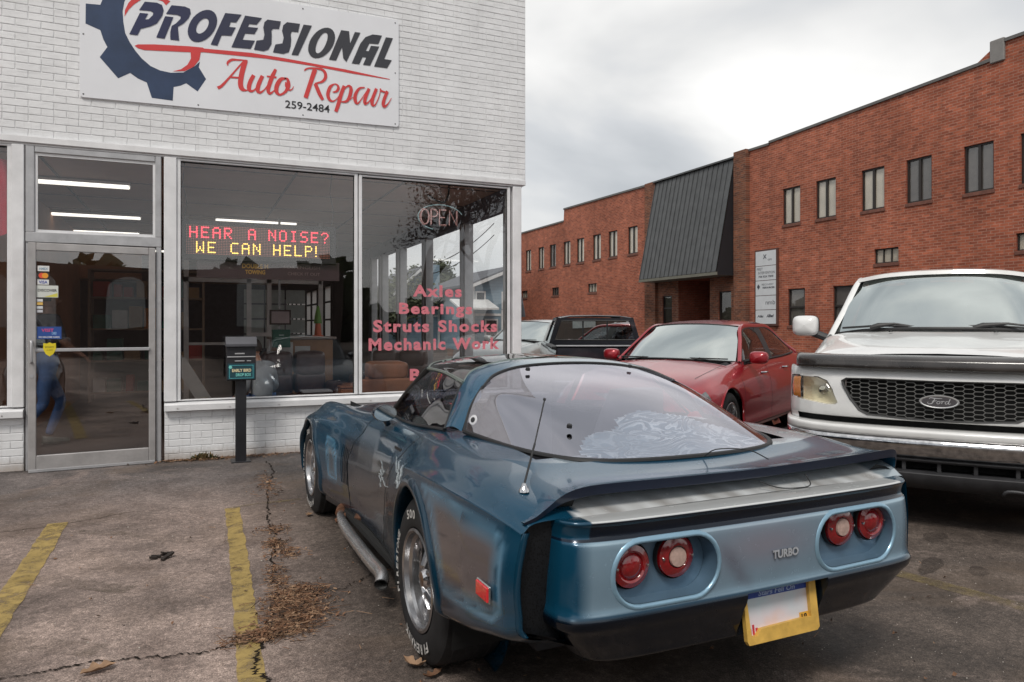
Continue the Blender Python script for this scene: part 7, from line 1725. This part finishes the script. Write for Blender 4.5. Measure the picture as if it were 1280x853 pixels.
def ydo():
    for sg in (-1, 1):
        c2 = G(); c2.prism([(sg*x, .3, z) for x, z in HLp], (0, -.95, 0)); ob = c2.obj('cutter', M_under, tk); fixn(ob); cut(hp, ob)
cut(hp, cob); ydo(); hp.data.polygons.foreach_set('use_smooth', [True]*len(hp.data.polygons)); hp.data.set_sharp_from_angle(angle=math.radians(35))
g = G(); pin = [(x*.972, .853+(z-.853)*.93) for x, z in GPf]; rows = [[(a, yf(a)+.010, b), (a*.992, yf(a)+.014, .853+(b-.853)*.98), (c, yf(c)+.004, d), (c*.995, yf(c)-.03, .853+(d-.853)*.99)] for (a, b), (c, d) in zip(GPf, pin)]
gr_ = g; gr_.grid(rows, cu=True); gro = gr_.obj('grille', mat('dark grey grille surround', (.06, .06, .06), .5), tk, True)
def inpoly(x, y, poly): return sdpoly(x, y, poly) < -.004
g = G(); pw, ph_ = .0545, .0290; hr = ph_/2*.98
for a in range(-12, 13):
    for b in range(-7, 8):
        cx, cz = a*pw, .852+b*ph_+(ph_/2 if a % 2 else 0)
        hx = [(cx-pw*.62, cz), (cx-pw*.38, cz+hr), (cx+pw*.38, cz+hr), (cx+pw*.62, cz), (cx+pw*.38, cz-hr), (cx-pw*.38, cz-hr)]
        for k in (0, 1, 2, 5) if b == -7 else (0, 1, 2):
            p, q = hx[k], hx[(k+1) % 6]
            if not (inpoly(*p, GPf) and inpoly(*q, GPf)): continue
            P_, Q_ = Vector((p[0], yf(p[0])-.012, p[1])), Vector((q[0], yf(q[0])-.012, q[1])); d = (Q_-P_); c = (P_+Q_)/2; L_ = d.length/2; d.normalize(); up_ = Vector((0, 1, 0)); sd_ = d.cross(up_).normalized()
            g.obox(c, d*(L_+.001), sd_*.0021, up_*.004)
g.obj('honeycomb', mat('grey honeycomb plastic', (.13, .13, .125), .45), gro, kind='stuff')
g = band(-.56, .56, [(.72, -.09), (.99, -.09)], 20, .01); g.obj('radiator_shadow', M_under, gro)
em = bpy.data.objects.new('emblem', None); COL.objects.link(em); em.parent = tk
el = lambda rx, rz, y, n=40: [(rx*math.cos(2*PI*k/n), y, .852+rz*math.sin(2*PI*k/n)) for k in range(n)]
g = G(); g.grid([el(.112, .043, .0), el(.113, .044, .012), el(.106, .039, .020), el(.099, .034, .018)], cv=True); g.obj('oval_rim', mat('bright oval rim', (.6, .6, .6), .25, .6), em, True)
g = G(); g.add(el(.100, .035, .0175), [tuple(range(40))]); g.obj('oval', mat('faded grey oval', (.07, .065, .07), .35), em)
FS = [[(-.055,.016,.002),(-.048,.024,.004),(-.030,.022,.005),(-.005,.021,.004),(.018,.022,.003)],[(-.022,.021,.004),(-.030,.004,.006),(-.040,-.012,.005),(-.055,-.016,.004),(-.064,-.010,.003),(-.060,-.003,.003)],[(-.040,.002,.003),(-.022,.004,.004),(-.012,.008,.002)],
 [(-.004,.003,.004),(-.012,-.004,.004),(-.010,-.013,.004),(-.001,-.013,.004),(.005,-.006,.004),(.002,.003,.003),(-.005,.003,.003)],[(.005,-.002,.002),(.014,.002,.003),(.018,.004,.003),(.014,-.013,.005)],[(.018,-.002,.003),(.024,.004,.004),(.031,.002,.003)],
 [(.050,.003,.003),(.040,.003,.004),(.034,-.006,.004),(.037,-.013,.004),(.046,-.011,.003),(.052,-.002,.003)],[(.062,.020,.005),(.055,.004,.005),(.052,-.009,.005),(.057,-.013,.003),(.065,-.008,.002)]]
g = G()
for q, s_ in enumerate(FS): g.grid([[(-a[0], .0182+.0001*q, .853+a[1]), (-b[0], .0182+.0001*q, .853+b[1])] for a, b in ribbon2(s_, 5)])
g.obj('script_lettering', mat('worn silver script', (.42, .42, .43), .4), em)
for sg in (-1, 1):
    h_ = bpy.data.objects.new('headlight', None); COL.objects.link(h_); h_.parent = tk
    def lens(poly, off, nx=26, nz=16):
        g = G(); xs = [p[0] for p in poly]; zs = [p[1] for p in poly]; x0, x1 = min(xs), max(xs)
        rows = []
        for x in np.linspace(x0+.001, x1-.001, nx):
            cr_ = []
            for (ax, az), (bx_, bz_) in zip(poly, poly[1:]+poly[:1]):
                if (ax-x)*(bx_-x) < 0: cr_.append(az+(bz_-az)*(x-ax)/(bx_-ax))
            if len(cr_) < 2: continue
            z0, z1 = min(cr_), max(cr_); rows.append([(sg*x, yf(x)+off-.012*abs(2*f-1)**4, z0+(z1-z0)*f) for f in np.linspace(0, 1, nz)])
        g.grid(rows, flip=sg < 0); return g
    amb = [(.868, .975), (.868, .822), (.940, .828), (.945, .90), (.938, .968)]; clr = [(.862, .976), (.745, .974), (.69, .95), (.652, .90), (.615, .81), (.63, .80), (.68, .797), (.862, .816)]
    lens(amb, .012).obj('turn_lens', M_amber, h_, 'all'); lens(clr, .004).obj('lens', glass('yellowed lens', (.95, .92, .80), .10, .06, .3), h_, 'all')
    g = G(); rows = [[(sg*x, yf(x)-.06-.045*math.sin(PI*f)*math.sin(PI*(x-.61)/.26), .79+.19*f) for f in np.linspace(0, 1, 10)] for x in np.linspace(.61, .86, 14)]; g.grid(rows); g.obj('reflector', mat('cloudy reflector', (.80, .77, .68), .3, .2, var=.10, vscale=18), h_, 'all')
    g = G(); g.lathe([(0, .03), (.028, .02), (.035, 0)], (sg*.715, yf(.715)-.085, .885), (0, 1, 0), 14); g.obj('bulb_cover', M_chrome, h_, True)
    g = G(); rows = [[(sg*a, yf(abs(a))+.003, b), (sg*(.79+(a-.79)*1.03), yf(abs(a))+.001, .89+(b-.89)*1.06)] for a, b in HLp]; g.grid(rows, cu=True); g.obj('seal', M_rubber, h_)
g = band(-.90, .90, dens([(1.046, -.02), (1.050, .022), (1.070, .036), (1.105, .032), (1.130, .008), (1.142, -.03), (1.145, -.10)]), 81, .012, sx=1.0); g.obj('bug_deflector', mat('dusty black acrylic', (.035, .030, .028), .28, var=.5, vscale=4, rvar=.25, coat=.6), tk, 'all')
g = band(-.97, .97, [(.63, -.06), (.74, -.06)], 61, .05); g.obj('bumper_gap', M_under, tk)
g = band(-.985, .985, dens([(.612, .072), (.625, .085), (.650, .088), (.668, .075), (.674, .01)]), 81, .05, sx=1.012); g.obj('bumper_top_pad', M_wp_, tk, 'all')
g = band(-.985, .985, dens([(.485, .035), (.50, .062), (.54, .082), (.580, .092), (.609, .078)]), 81, .05, sx=1.014); g.obj('bumper', mat('pitted chrome', (.55, .55, .56), .12, 1.0, var=.3, vscale=25, rvar=.2), tk, 'all')
M_val = mat('dusty black plastic', (.03, .03, .033), .55, var=.4, vscale=6, bump=.1)
g = band(-.93, .93, dens([(.455, .03), (.470, .04), (.482, .03)]), 61, .05); g.obj('valance_rail', M_val, tk, 'all')
g = band(-.93, .93, dens([(.27, -.05), (.31, .02), (.36, .05), (.385, .055), (.395, .01)]), 61, .08); g.obj('valance', M_val, tk, 'all')
g = band(-.90, .90, [(.38, -.10), (.47, -.10)], 31, .02); g.obj('valance_opening', M_under, tk)
for x in (-.62, -.42, -.2, 0, .2, .42, .62): g = G(); g.cbox(x-.012, x+.012, yf(x)-.06, yf(x)+.012, .394, .458, .003); g.obj('valance_rib', M_val, tk)
for sg in (-1, 1):
    for k, (x, z) in enumerate(((.74, .42),)): g = G(); g.lathe([(.062, 0), (.064, .018), (.052, .020), (.048, .0)], (sg*x, yf(x)-.005, z+.005), (0, 1, 0), 20); g.lathe([(.048, .002), (0, .008)], (sg*x, yf(x)-.005, z+.005), (0, 1, 0), 16); g.obj('fog_light', M_val, tk, True)
    g = G(); g.tube(curve3([(sg*.34, .05, .30), (sg*.34, .10, .31), (sg*.36, .115, .335), (sg*.44, .115, .335), (sg*.46, .10, .31), (sg*.46, .05, .30)], 16), .010, 8); g.obj('tow_hook', M_val, tk, True)
# cab
cw = [(-.80, -1.48, 1.27), (-.55, -1.30, 1.305), (-.25, -1.21, 1.32), (0, -1.18, 1.322), (.25, -1.21, 1.32), (.55, -1.30, 1.305), (.80, -1.48, 1.27)]
hd = [(-.625, -2.02, 1.755), (-.42, -1.90, 1.785), (-.2, -1.86, 1.798), (0, -1.85, 1.80), (.2, -1.86, 1.798), (.42, -1.90, 1.785), (.625, -2.02, 1.755)]
g = G(); g.grid(bulge_surf(cw, hd, 30, 14, .03, (0, .6, .7))); ws = g.obj('windshield', M_carglass, tk, 'all'); g = G(); g.tube(curve3(cw, 30), .014, 6); g.tube(curve3(hd, 30), .010, 6); g.tube([cw[0], hd[0]], .014, 6); g.tube([cw[-1], hd[-1]], .014, 6); g.obj('seal', M_rubber, ws, True)
g = G(); rr_ = [(-.66, -3.25, 1.75), (-.4, -3.27, 1.80), (0, -3.28, 1.82), (.4, -3.27, 1.80), (.66, -3.25, 1.75)]; g.grid([[(x*1.06, y+.05, z-.012) for x, y, z in catmull(np.array(hd), 30)], [(x*1.06, y+.035, z+.022) for x, y, z in catmull(np.array(hd), 30)]]); g.grid(bulge_surf([(x*1.06, y+.035, z+.022) for x, y, z in hd], rr_, 30, 16, .05)); g.obj('roof', M_wp_, tk, 'all')
for sg in (-1, 1):
    g = G(); rail = catmull(np.array([(sg*.84, -1.42, 1.24), (sg*.75, -1.72, 1.50), (sg*.672, -2.02, 1.745), (sg*.68, -2.6, 1.785), (sg*.68, -3.2, 1.77)]), 30); rows = []
    for p in rail: p = Vector(p); rows.append([p+Vector((-sg*.04, 0, .02)), p+Vector((-sg*.01, 0, .03)), p+Vector((sg*.02, 0, .0)), p+Vector((sg*.03, 0, -.04)), p+Vector((sg*.015, 0, -.06))])
    g.grid(rows, flip=sg > 0); g.obj('roof_rail', M_wp_, tk, 'all')
    g = G(); top_ = [(sg*.80, -1.60, 1.36), (sg*.70, -1.98, 1.66), (sg*.695, -2.5, 1.70), (sg*.695, -2.68, 1.70)]; bot_ = [(sg*.885, -1.62, 1.19), (sg*.90, -1.95, 1.19), (sg*.90, -2.4, 1.185), (sg*.90, -2.72, 1.18)]; g.grid(bulge_surf(top_, bot_, 20, 8, .01, (sg, 0, 0))); g.obj('side_window', M_darkglass, tk, 'all')
    g = G(); g.grid(bulge_surf([(sg*.70, -2.70, 1.74), (sg*.70, -3.25, 1.73)], [(sg*.90, -2.72, 1.16), (sg*.90, -3.30, 1.15)], 6, 8, .01, (sg, 0, 0))); g.grid([[(sg*.70, -3.25, 1.75), (sg*.0, -3.28, 1.80)], [(sg*.9, -3.3, 1.1), (0, -3.33, 1.1)]]); g.obj('cab_pillar', M_wp_, tk)
    mr = bpy.data.objects.new('door_mirror', None); COL.objects.link(mr); mr.parent = tk; mr.location = (sg*1.06, -1.62, 1.345)
    sq = lambda a, p=.5: math.copysign(abs(a)**p, a)
    def shell(y0, y1, sx_, sz_): return [[(sx_*sq(math.cos(a))*r_, y0+(y1-y0)*f, sz_*sq(math.sin(a))*r_) for a in np.linspace(0, 2*PI, 25)[:-1]] for f, r_ in ((0, 1.0), (.35, .99), (.65, .90), (.85, .7), (.96, .4), (1, .02))]
    g = G(); g.grid(shell(0, .10, .110, .092), cv=True); g.obj('housing', M_wp_, mr, 'all')
    g = G(); g.grid([[(x*1.01, y-.05, z*1.01) for x, y, z in shell(0, .05, .110, .092)[0]], shell(0, .05, .110, .092)[0]], cv=True); g.add([(x, -.048, z) for x, _, z in shell(0, .1, .107, .088)[0]], [tuple(range(24))]); g.tube([(-sg*.05, -.02, -.06), (-sg*.20, -.03, -.12), (-sg*.26, -.03, -.15)], .035, 8); g.obj('mirror_base', M_val, mr, True)
g = G()
for x0, x1, xc_ in ((.72, .14, .50), (-.02, -.66, -.22)):
    g.tube([(x0, -1.345 if abs(x0) > .5 else -1.225, 1.325 if abs(x0) > .5 else 1.335), ((x0+x1)/2, -1.24, 1.345), (x1, -1.225 if abs(x1) < .3 else -1.33, 1.335 if abs(x1) < .3 else 1.318)], .010, 6)
    g.tube([(xc_, -1.21, 1.325), (xc_-.06*(1), -1.215, 1.345), ((xc_+x1)/2, -1.235, 1.36), (x1*.8+xc_*.2, -1.235, 1.342)], [.018, .022, .009, .007], 8)
g.obj('wiper', M_rubber, tk, True)
g = G()
for x in (.34, -.36): g.lathe([(0, .012), (.012, .010), (.016, 0)], (x, -1.10, 1.293), (0, 0, 1), 10)
g.obj('washer_nozzle', M_rubber, tk)
g = G(); g.cbox(-.78, .78, -1.75, -1.40, 1.0, 1.24, .05); g.tube([(-.40+.19*math.cos(a), -1.88-.07*math.sin(a), 1.24+.17*math.sin(a)) for a in np.linspace(0, 2*PI, 21)[:-1]], .014, 5, closed=True); g.obj('dashboard', M_cabin, tk)
for x in (-.4, .4):
    g = G(); rows = []
    for i in range(10): f = i/9; wd = .26*(1-.35*f**3); rows.append([(x+wd*math.cos(a), -2.5-.20*f+.08*math.sin(a), .8+.80*f) for a in np.linspace(0, 2*PI, 13)[:-1]])
    g.grid(rows, cv=True); g.obj('seat', mat('tan seat', (.17, .15, .13), .8), tk, 'all')

# ---------------------------------------------------------------- dark compact pickup seen from behind
pk = root('pickup_truck', 'dark navy compact pickup seen from behind, sliding rear window, next to the shop corner', 'pickup truck', (6.36, 10.85, 0), math.radians(-23.9))
M_pk = m_carpaint('dull navy black paint', (.016, .017, .024), .2, .35, .8, .2)
# local: cab rear wall at y = 0, forward +y, bed behind
g = G(); rows = []
for y, zt, wt in ((0, 1.50, .60), (.04, 1.525, .63), (.5, 1.545, .64), (1.1, 1.535, .62), (1.2, 1.51, .58)): rows.append([(-wt, y, zt-.035), (-wt*.7, y, zt-.005), (0, y, zt+.005), (wt*.7, y, zt-.005), (wt, y, zt-.035)])
g.grid([list(r_) for r_ in catmull(np.array(rows), 14)], flip=True); g.obj('roof', M_pk, pk, 'all')
g = G(); bx_o = [(-.66, 1.48), (.66, 1.48), (.80, 1.02), (-.80, 1.02)]; bx_i = [(-.59, 1.435), (.59, 1.435), (.70, 1.10), (-.70, 1.10)]; ringprism(g, bx_o, bx_i, -.02, .02); g.box(-.82, .82, -.02, .02, .45, 1.018); g.obj('cab_back', M_pk, pk)
rw = bpy.data.objects.new('rear_window', None); COL.objects.link(rw); rw.parent = pk
g = G(); g.add([(-.59, -.01, 1.435), (.59, -.01, 1.435), (.70, -.01, 1.10), (-.70, -.01, 1.10)], [(0, 1, 2, 3)]); g.obj('pane', M_carglass, rw)
g = G()
for x in (-.21, .21): g.box(x-.012, x+.012, -.025, -.005, 1.10, 1.435)
g.tube([(-.59, -.015, 1.435), (.59, -.015, 1.435), (.70, -.015, 1.10), (-.70, -.015, 1.10)], .012, 6, closed=True); g.obj('frame', M_rubber, rw)
for sg in (-1, 1):
    g = G(); o_ = [(.0, 1.02), (.0, 1.49), (1.15, 1.50), (1.75, 1.03)]; i_ = [(.30, 1.06), (.28, 1.43), (1.10, 1.44), (1.55, 1.06)]
    P3 = lambda p, q=0: (sg*(.66+(1.50-p[1])*.30-q), p[0], p[1]); n = 4
    g.add([P3(p) for p in o_]+[P3(p) for p in i_]+[P3(p, .05) for p in i_], [(k, (k+1) % n, n+(k+1) % n, n+k) for k in range(n)]+[(n+k, n+(k+1) % n, 2*n+(k+1) % n, 2*n+k) for k in range(n)]); g.obj('cab_side', M_pk, pk)
    g = G(); g.add([P3(p, .02) for p in i_], [(0, 1, 2, 3)]); g.obj('side_window', M_darkglass, pk)
    g = G(); prof = [(.80, 1.02), (.84, .96), (.86, .75), (.85, .5), (.80, .40)]; g.grid([[(sg*w*(1-.03*max(0, abs(y-1)-1.6)), y, z) for w, z in prof] for y in np.linspace(-2.05, 2.9, 30)], flip=sg > 0); g.obj('body_side', M_pk, pk, 'all')
    g = G(); g.cbox(min(sg*.76, sg*.86), max(sg*.76, sg*.86), -2.05, -.03, 1.0, 1.045, .012); g.obj('bed_rail', M_rubber, pk)
    for s in (-1.15, 1.75): wheel(pk, (sg*.82, s, .34), sg, .34, .19, .21, 'alloy')
g = G(); g.grid([[(x, y, z) for x in (-.8, -.4, 0, .4, .8)] for y, z in ((1.7, 1.03), (2.2, 1.0), (2.7, .95), (2.95, .8), (2.98, .5))]); g.obj('hood', M_pk, pk, 'all')
g = G(); g.grid([[(-.78, 1.68, 1.04), (0, 1.75, 1.05), (.78, 1.68, 1.04)], [(-.60, 1.18, 1.49), (0, 1.22, 1.51), (.60, 1.18, 1.49)]]); g.obj('windshield', M_carglass, pk)
g = G(); g.cbox(-.80, .80, -2.09, -2.04, .50, 1.04, .02); g.obj('tailgate', M_pk, pk); g = G(); g.cbox(-.80, .80, -2.11, -2.03, 1.043, 1.065, .006); g.obj('tailgate_cap', mat('worn silver edge', (.45, .45, .46), .35, .7), pk)
g = G(); g.cbox(-.84, .84, -2.22, -2.10, .42, .56, .02); g.obj('bumper', M_chrome, pk); g = G(); g.box(-.78, .78, -2.04, -.03, .55, .60); g.box(-.8, .8, -2, 2.7, .35, .42); g.obj('bed_floor', M_under, pk)
for x in (-.33, .33):
    g = G(); rows = []
    for i in range(8): f = i/7; wd = .22*(1-.3*f**3); rows.append([(x+wd*math.cos(a), .35-.12*f+.07*math.sin(a), .7+.62*f) for a in np.linspace(0, 2*PI, 13)[:-1]])
    g.grid(rows, cv=True); g.obj('seat', mat('grey brown seat', (.11, .10, .095), .8), pk, 'all')

# ================================================================ PEOPLE
def skinned(name, joints, bones, mt, parent, lv=2):
    """joints {name: (x,y,z,r)} grown into one continuous surface"""
    ks = list(joints); me = bpy.data.meshes.new(name); me.from_pydata([joints[k][:3] for k in ks], [(ks.index(a), ks.index(b)) for a, b in bones], [])
    ob = bpy.data.objects.new(name, me); COL.objects.link(ob); sk = ob.modifiers.new('s', 'SKIN'); sk.use_smooth_shade = True; ss = ob.modifiers.new('u', 'SUBSURF'); ss.levels = lv
    for k, v in zip(ks, me.skin_vertices[0].data): r_ = joints[k][3]; v.radius = r_ if isinstance(r_, tuple) else (r_, r_)
    me.skin_vertices[0].data[0].use_root = True
    dg = bpy.context.evaluated_depsgraph_get(); dg.update(); m2 = bpy.data.meshes.new_from_object(ob.evaluated_get(dg)); bpy.data.objects.remove(ob)
    m2.materials.clear(); m2.materials.append(mt); m2.polygons.foreach_set('use_smooth', [True]*len(m2.polygons)); o = bpy.data.objects.new(name, m2); COL.objects.link(o); o.parent = parent; return o
M_skin = mat('skin', (.33, .17, .11), .55, var=.08); M_hair = mat('dark hair', (.018, .012, .010), .6, var=.3, vscale=30); M_jean = mat('blue jeans denim', (.06, .12, .27), .8, var=.25, vscale=14); M_shirt = mat('dark patterned shirt', (.07, .07, .08), .8, var=.6, vscale=18)
M_sweat = mat('grey sweatshirt', (.19, .20, .21), .85, var=.12, vscale=10, bump=.2, bscale=40); M_shoe = mat('grey sneaker', (.16, .17, .15), .6, var=.3, vscale=25)
def hand(J, B, root_k, p, d, up_, s, pre):
    """five tapering fingers rooted in a palm; p wrist, d direction of the hand"""
    p, d, up_ = Vector(p), Vector(d).normalized(), Vector(up_).normalized(); sd = d.cross(up_).normalized(); J[pre+'palm'] = (*(p+d*.05*s), .028*s); B.append((root_k, pre+'palm'))
    for k, (o_, L_) in enumerate(((-.030, .062), (-.010, .075), (.010, .070), (.028, .055))):
        b = p+d*.085*s+sd*o_*s; m = b+d*L_*.5*s-up_*.010*s; e_ = b+d*L_*.85*s-up_*.030*s
        J[pre+'f%da' % k] = (*b, .010*s); J[pre+'f%db' % k] = (*m, .009*s); J[pre+'f%dc' % k] = (*e_, .007*s); B += [(pre+'palm', pre+'f%da' % k), (pre+'f%da' % k, pre+'f%db' % k), (pre+'f%db' % k, pre+'f%dc' % k)]
    b = p+d*.035*s-sd*.030*s; J[pre+'ta'] = (*b, .012*s); J[pre+'tb'] = (*(b+d*.035*s-sd*.018*s-up_*.012*s), .010*s); B += [(pre+'palm', pre+'ta'), (pre+'ta', pre+'tb')]
def head_parts(par, c, rz, hair_long=False, tilt=0):
    M = Matrix.Translation(c) @ Matrix.Rotation(rz, 4, 'Z') @ Matrix.Rotation(tilt, 4, 'X')
    def ell(g, cx, cy, cz, a, b, c_, n=14): g.grid([[M @ Vector((cx+a*math.sin(t_)*math.cos(p), cy+b*math.sin(t_)*math.sin(p)*(1), cz+c_*math.cos(t_))) for p in np.linspace(0, 2*PI, n*2+1)[:-1]] for t_ in np.linspace(.02, PI-.02, n)], cv=True)
    g = G(); rows = []
    for t_ in np.linspace(.02, PI-.02, 20):
        z = .115*math.cos(t_); k = 1-.28*S_(0, -.115, z); rows.append([M @ Vector((.076*math.sin(t_)*math.cos(p)*k, (.098 if math.sin(p) < 0 else .090)*math.sin(t_)*math.sin(p)*k+(.012 if z < -.03 else 0)*max(0, math.sin(p)), z)) for p in np.linspace(0, 2*PI, 29)[:-1]])
    g.grid(rows, cv=True)
    ell(g, 0, .098, -.018, .012, .018, .020, 8); ell(g, -.078, -.005, -.005, .010, .020, .030, 8); ell(g, .078, -.005, -.005, .010, .020, .030, 8)
    h_ = g.obj('head', M_skin, par, 'all')
    g = G(); ell(g, -.03, .083, .010, .012, .009, .007, 8); ell(g, .03, .083, .010, .012, .009, .007, 8); g.obj('eyes', mat('eye dark', (.05, .04, .035), .3), h_, 'all')
    g = G(); ell(g, 0, .088, -.058, .024, .008, .006, 8); g.obj('mouth', mat('lips', (.28, .10, .08), .5), h_, 'all')
    g = G(); g.grid([[M @ Vector((.086*math.sin(t_)*math.cos(p), -.012+.104*math.sin(t_)*math.sin(p), .012+.118*math.cos(t_))) for p in np.linspace(PI*.93, 2*PI+.07*PI, 24)] for t_ in np.linspace(.02, 2.2 if hair_long else 1.9, 16)])
    g.grid([[M @ Vector((.085*math.sin(t_)*math.cos(p), -.012+.102*math.sin(t_)*math.sin(p), .014+.118*math.cos(t_))) for p in np.linspace(0, PI, 20)] for t_ in np.linspace(.02, 1.05, 8)])
    g.obj('hair', M_hair, h_, 'all')
# walking person behind the door
pe = root('person', 'person in blue jeans and dark top walking inside behind the glass door', 'person', (-1.50, 9.35, .02), math.radians(-60))
J = {'pelvis': (0, 0, .92, .135), 'waist': (0, .01, 1.06, .125), 'hipL': (-.09, 0, .86, .09), 'thL': (-.10, .12, .62, .078), 'knL': (-.10, .20, .47, .060), 'caL': (-.10, .13, .28, .054), 'anL': (-.10, .06, .10, .042),
     'hipR': (.09, 0, .86, .09), 'thR': (.10, -.06, .64, .078), 'knR': (.10, -.06, .47, .058), 'caR': (.10, -.22, .30, .052), 'anR': (.10, -.34, .16, .040)}
skinned('jeans', J, [('pelvis', 'waist'), ('pelvis', 'hipL'), ('hipL', 'thL'), ('thL', 'knL'), ('knL', 'caL'), ('caL', 'anL'), ('pelvis', 'hipR'), ('hipR', 'thR'), ('thR', 'knR'), ('knR', 'caR'), ('caR', 'anR')], M_jean, pe)
J = {'waist': (0, .01, 1.02, .14), 'belly': (0, .015, 1.14, .135), 'chest': (0, .02, 1.32, .15), 'neckb': (0, .02, 1.45, .075), 'shL': (-.17, .02, 1.40, .065), 'elL': (-.23, -.06, 1.14, .050), 'shR': (.17, .02, 1.40, .065), 'elR': (.23, .08, 1.15, .050)}
skinned('shirt', J, [('waist', 'belly'), ('belly', 'chest'), ('chest', 'neckb'), ('chest', 'shL'), ('shL', 'elL'), ('chest', 'shR'), ('shR', 'elR')], M_shirt, pe)
J = {'chest': (0, .02, 1.34, .08), 'neck': (0, .025, 1.48, .050), 'head': (0, .03, 1.56, .052), 'shL': (-.17, .02, 1.40, .05), 'elL': (-.23, -.06, 1.14, .042), 'wrL': (-.22, .04, .92, .028), 'shR': (.17, .02, 1.40, .05), 'elR': (.23, .08, 1.15, .042), 'wrR': (.22, .24, 1.02, .028)}
B = [('chest', 'neck'), ('neck', 'head'), ('chest', 'shL'), ('shL', 'elL'), ('elL', 'wrL'), ('chest', 'shR'), ('shR', 'elR'), ('elR', 'wrR')]
hand(J, B, 'wrL', (-.22, .04, .92), (0, .2, -1), (1, 0, 0), 1, 'l'); hand(J, B, 'wrR', (.22, .24, 1.02), (0, .8, -.5), (0, 0, 1), 1, 'r')
skinned('body', J, B, M_skin, pe)
head_parts(pe, Vector((0, .04, 1.62)), 0)
for x, y, z, a in ((-.10, .10, .045, 0), (.10, -.34, .11, -.75)):
    g = G(); rows = []
    for f in np.linspace(0, 1, 12): w_ = .045*math.sin(PI*min(.97, f*.9+.08))**.5; hh = .085-.045*f; rows.append([(w_*math.cos(p), -.10+.28*f, max(-.04, -.04+hh*max(0, math.sin(p))*1.1)) for p in np.linspace(0, 2*PI, 17)[:-1]])
    g.grid(rows, cv=True); g.xform(Matrix.Translation((x, y, z)) @ Matrix.Rotation(a, 4, 'X')); g.obj('shoe', M_shoe, pe, 'all')
# seated person in a grey sweatshirt seen from behind
ps_ = root('person', 'seated person in a grey sweatshirt behind the drop box, back to the window', 'person', (.70, 8.62, .02), math.radians(35))
J = {'pelvis': (0, 0, .46, (.15, .10)), 'belly': (0, -.01, .60, (.13, .095)), 'chest': (0, .03, .80, (.15, .10)), 'neckb': (0, .07, .91, .06), 'shL': (-.16, .05, .86, .065), 'elL': (-.21, .02, .62, .052), 'wrL': (-.19, .20, .52, .038), 'shR': (.16, .05, .86, .065), 'elR': (.21, .02, .62, .052), 'wrR': (.17, .20, .52, .038)}
skinned('sweatshirt', J, [('pelvis', 'belly'), ('belly', 'chest'), ('chest', 'neckb'), ('chest', 'shL'), ('shL', 'elL'), ('elL', 'wrL'), ('chest', 'shR'), ('shR', 'elR'), ('elR', 'wrR')], M_sweat, ps_)
J = {'pelvis': (0, 0, .44, .12), 'hL': (-.09, .05, .44, .085), 'knL': (-.11, .42, .47, .062), 'anL': (-.11, .44, .10, .042), 'hR': (.09, .05, .44, .085), 'knR': (.11, .42, .47, .062), 'anR': (.11, .44, .10, .042)}
skinned('trousers', J, [('pelvis', 'hL'), ('hL', 'knL'), ('knL', 'anL'), ('pelvis', 'hR'), ('hR', 'knR'), ('knR', 'anR')], M_jean, ps_)
J = {'neckb': (0, .06, .86, .06), 'neck': (0, .09, .95, .05), 'head': (0, .13, 1.01, .05)}; B = [('neckb', 'neck'), ('neck', 'head')]
skinned('body', J, B, M_skin, ps_)
for sg in (-1, 1):
    J = {'wr': (sg*.18, .18, .53, .028), 'pa': (sg*.16, .23, .515, .028)}; B = [('wr', 'pa')]; hand(J, B, 'pa', (sg*.16, .22, .515), (-sg*.3, 1, -.1), (0, 0, 1), 1, 'h'); skinned('hand', J, B, M_skin, ps_)
    g = G(); rows = []
    for f in np.linspace(0, 1, 12): w_ = .045*math.sin(PI*min(.97, f*.9+.08))**.5; hh = .085-.045*f; rows.append([(sg*.11+w_*math.cos(p), .36+.28*f, .0+hh*max(0, math.sin(p))*1.1) for p in np.linspace(0, 2*PI, 17)[:-1]])
    g.grid(rows, cv=True); g.obj('shoe', M_shoe, ps_, 'all')
head_parts(ps_, Vector((0, .15, 1.06)), 0, True, -.35)
st = root('stool', 'plain low stool under the seated person in grey', 'stool', (.70, 8.62, .02), math.radians(35)); g = G(); g.cbox(-.2, .2, -.18, .2, .30, .35, .01); g.obj('seat', M_cabin, st)
for x in (-.17, .17):
    for y in (-.15, .17): g = G(); g.box(x-.015, x+.015, y-.015, y+.015, 0, .30); g.obj('leg', M_cabin, st)
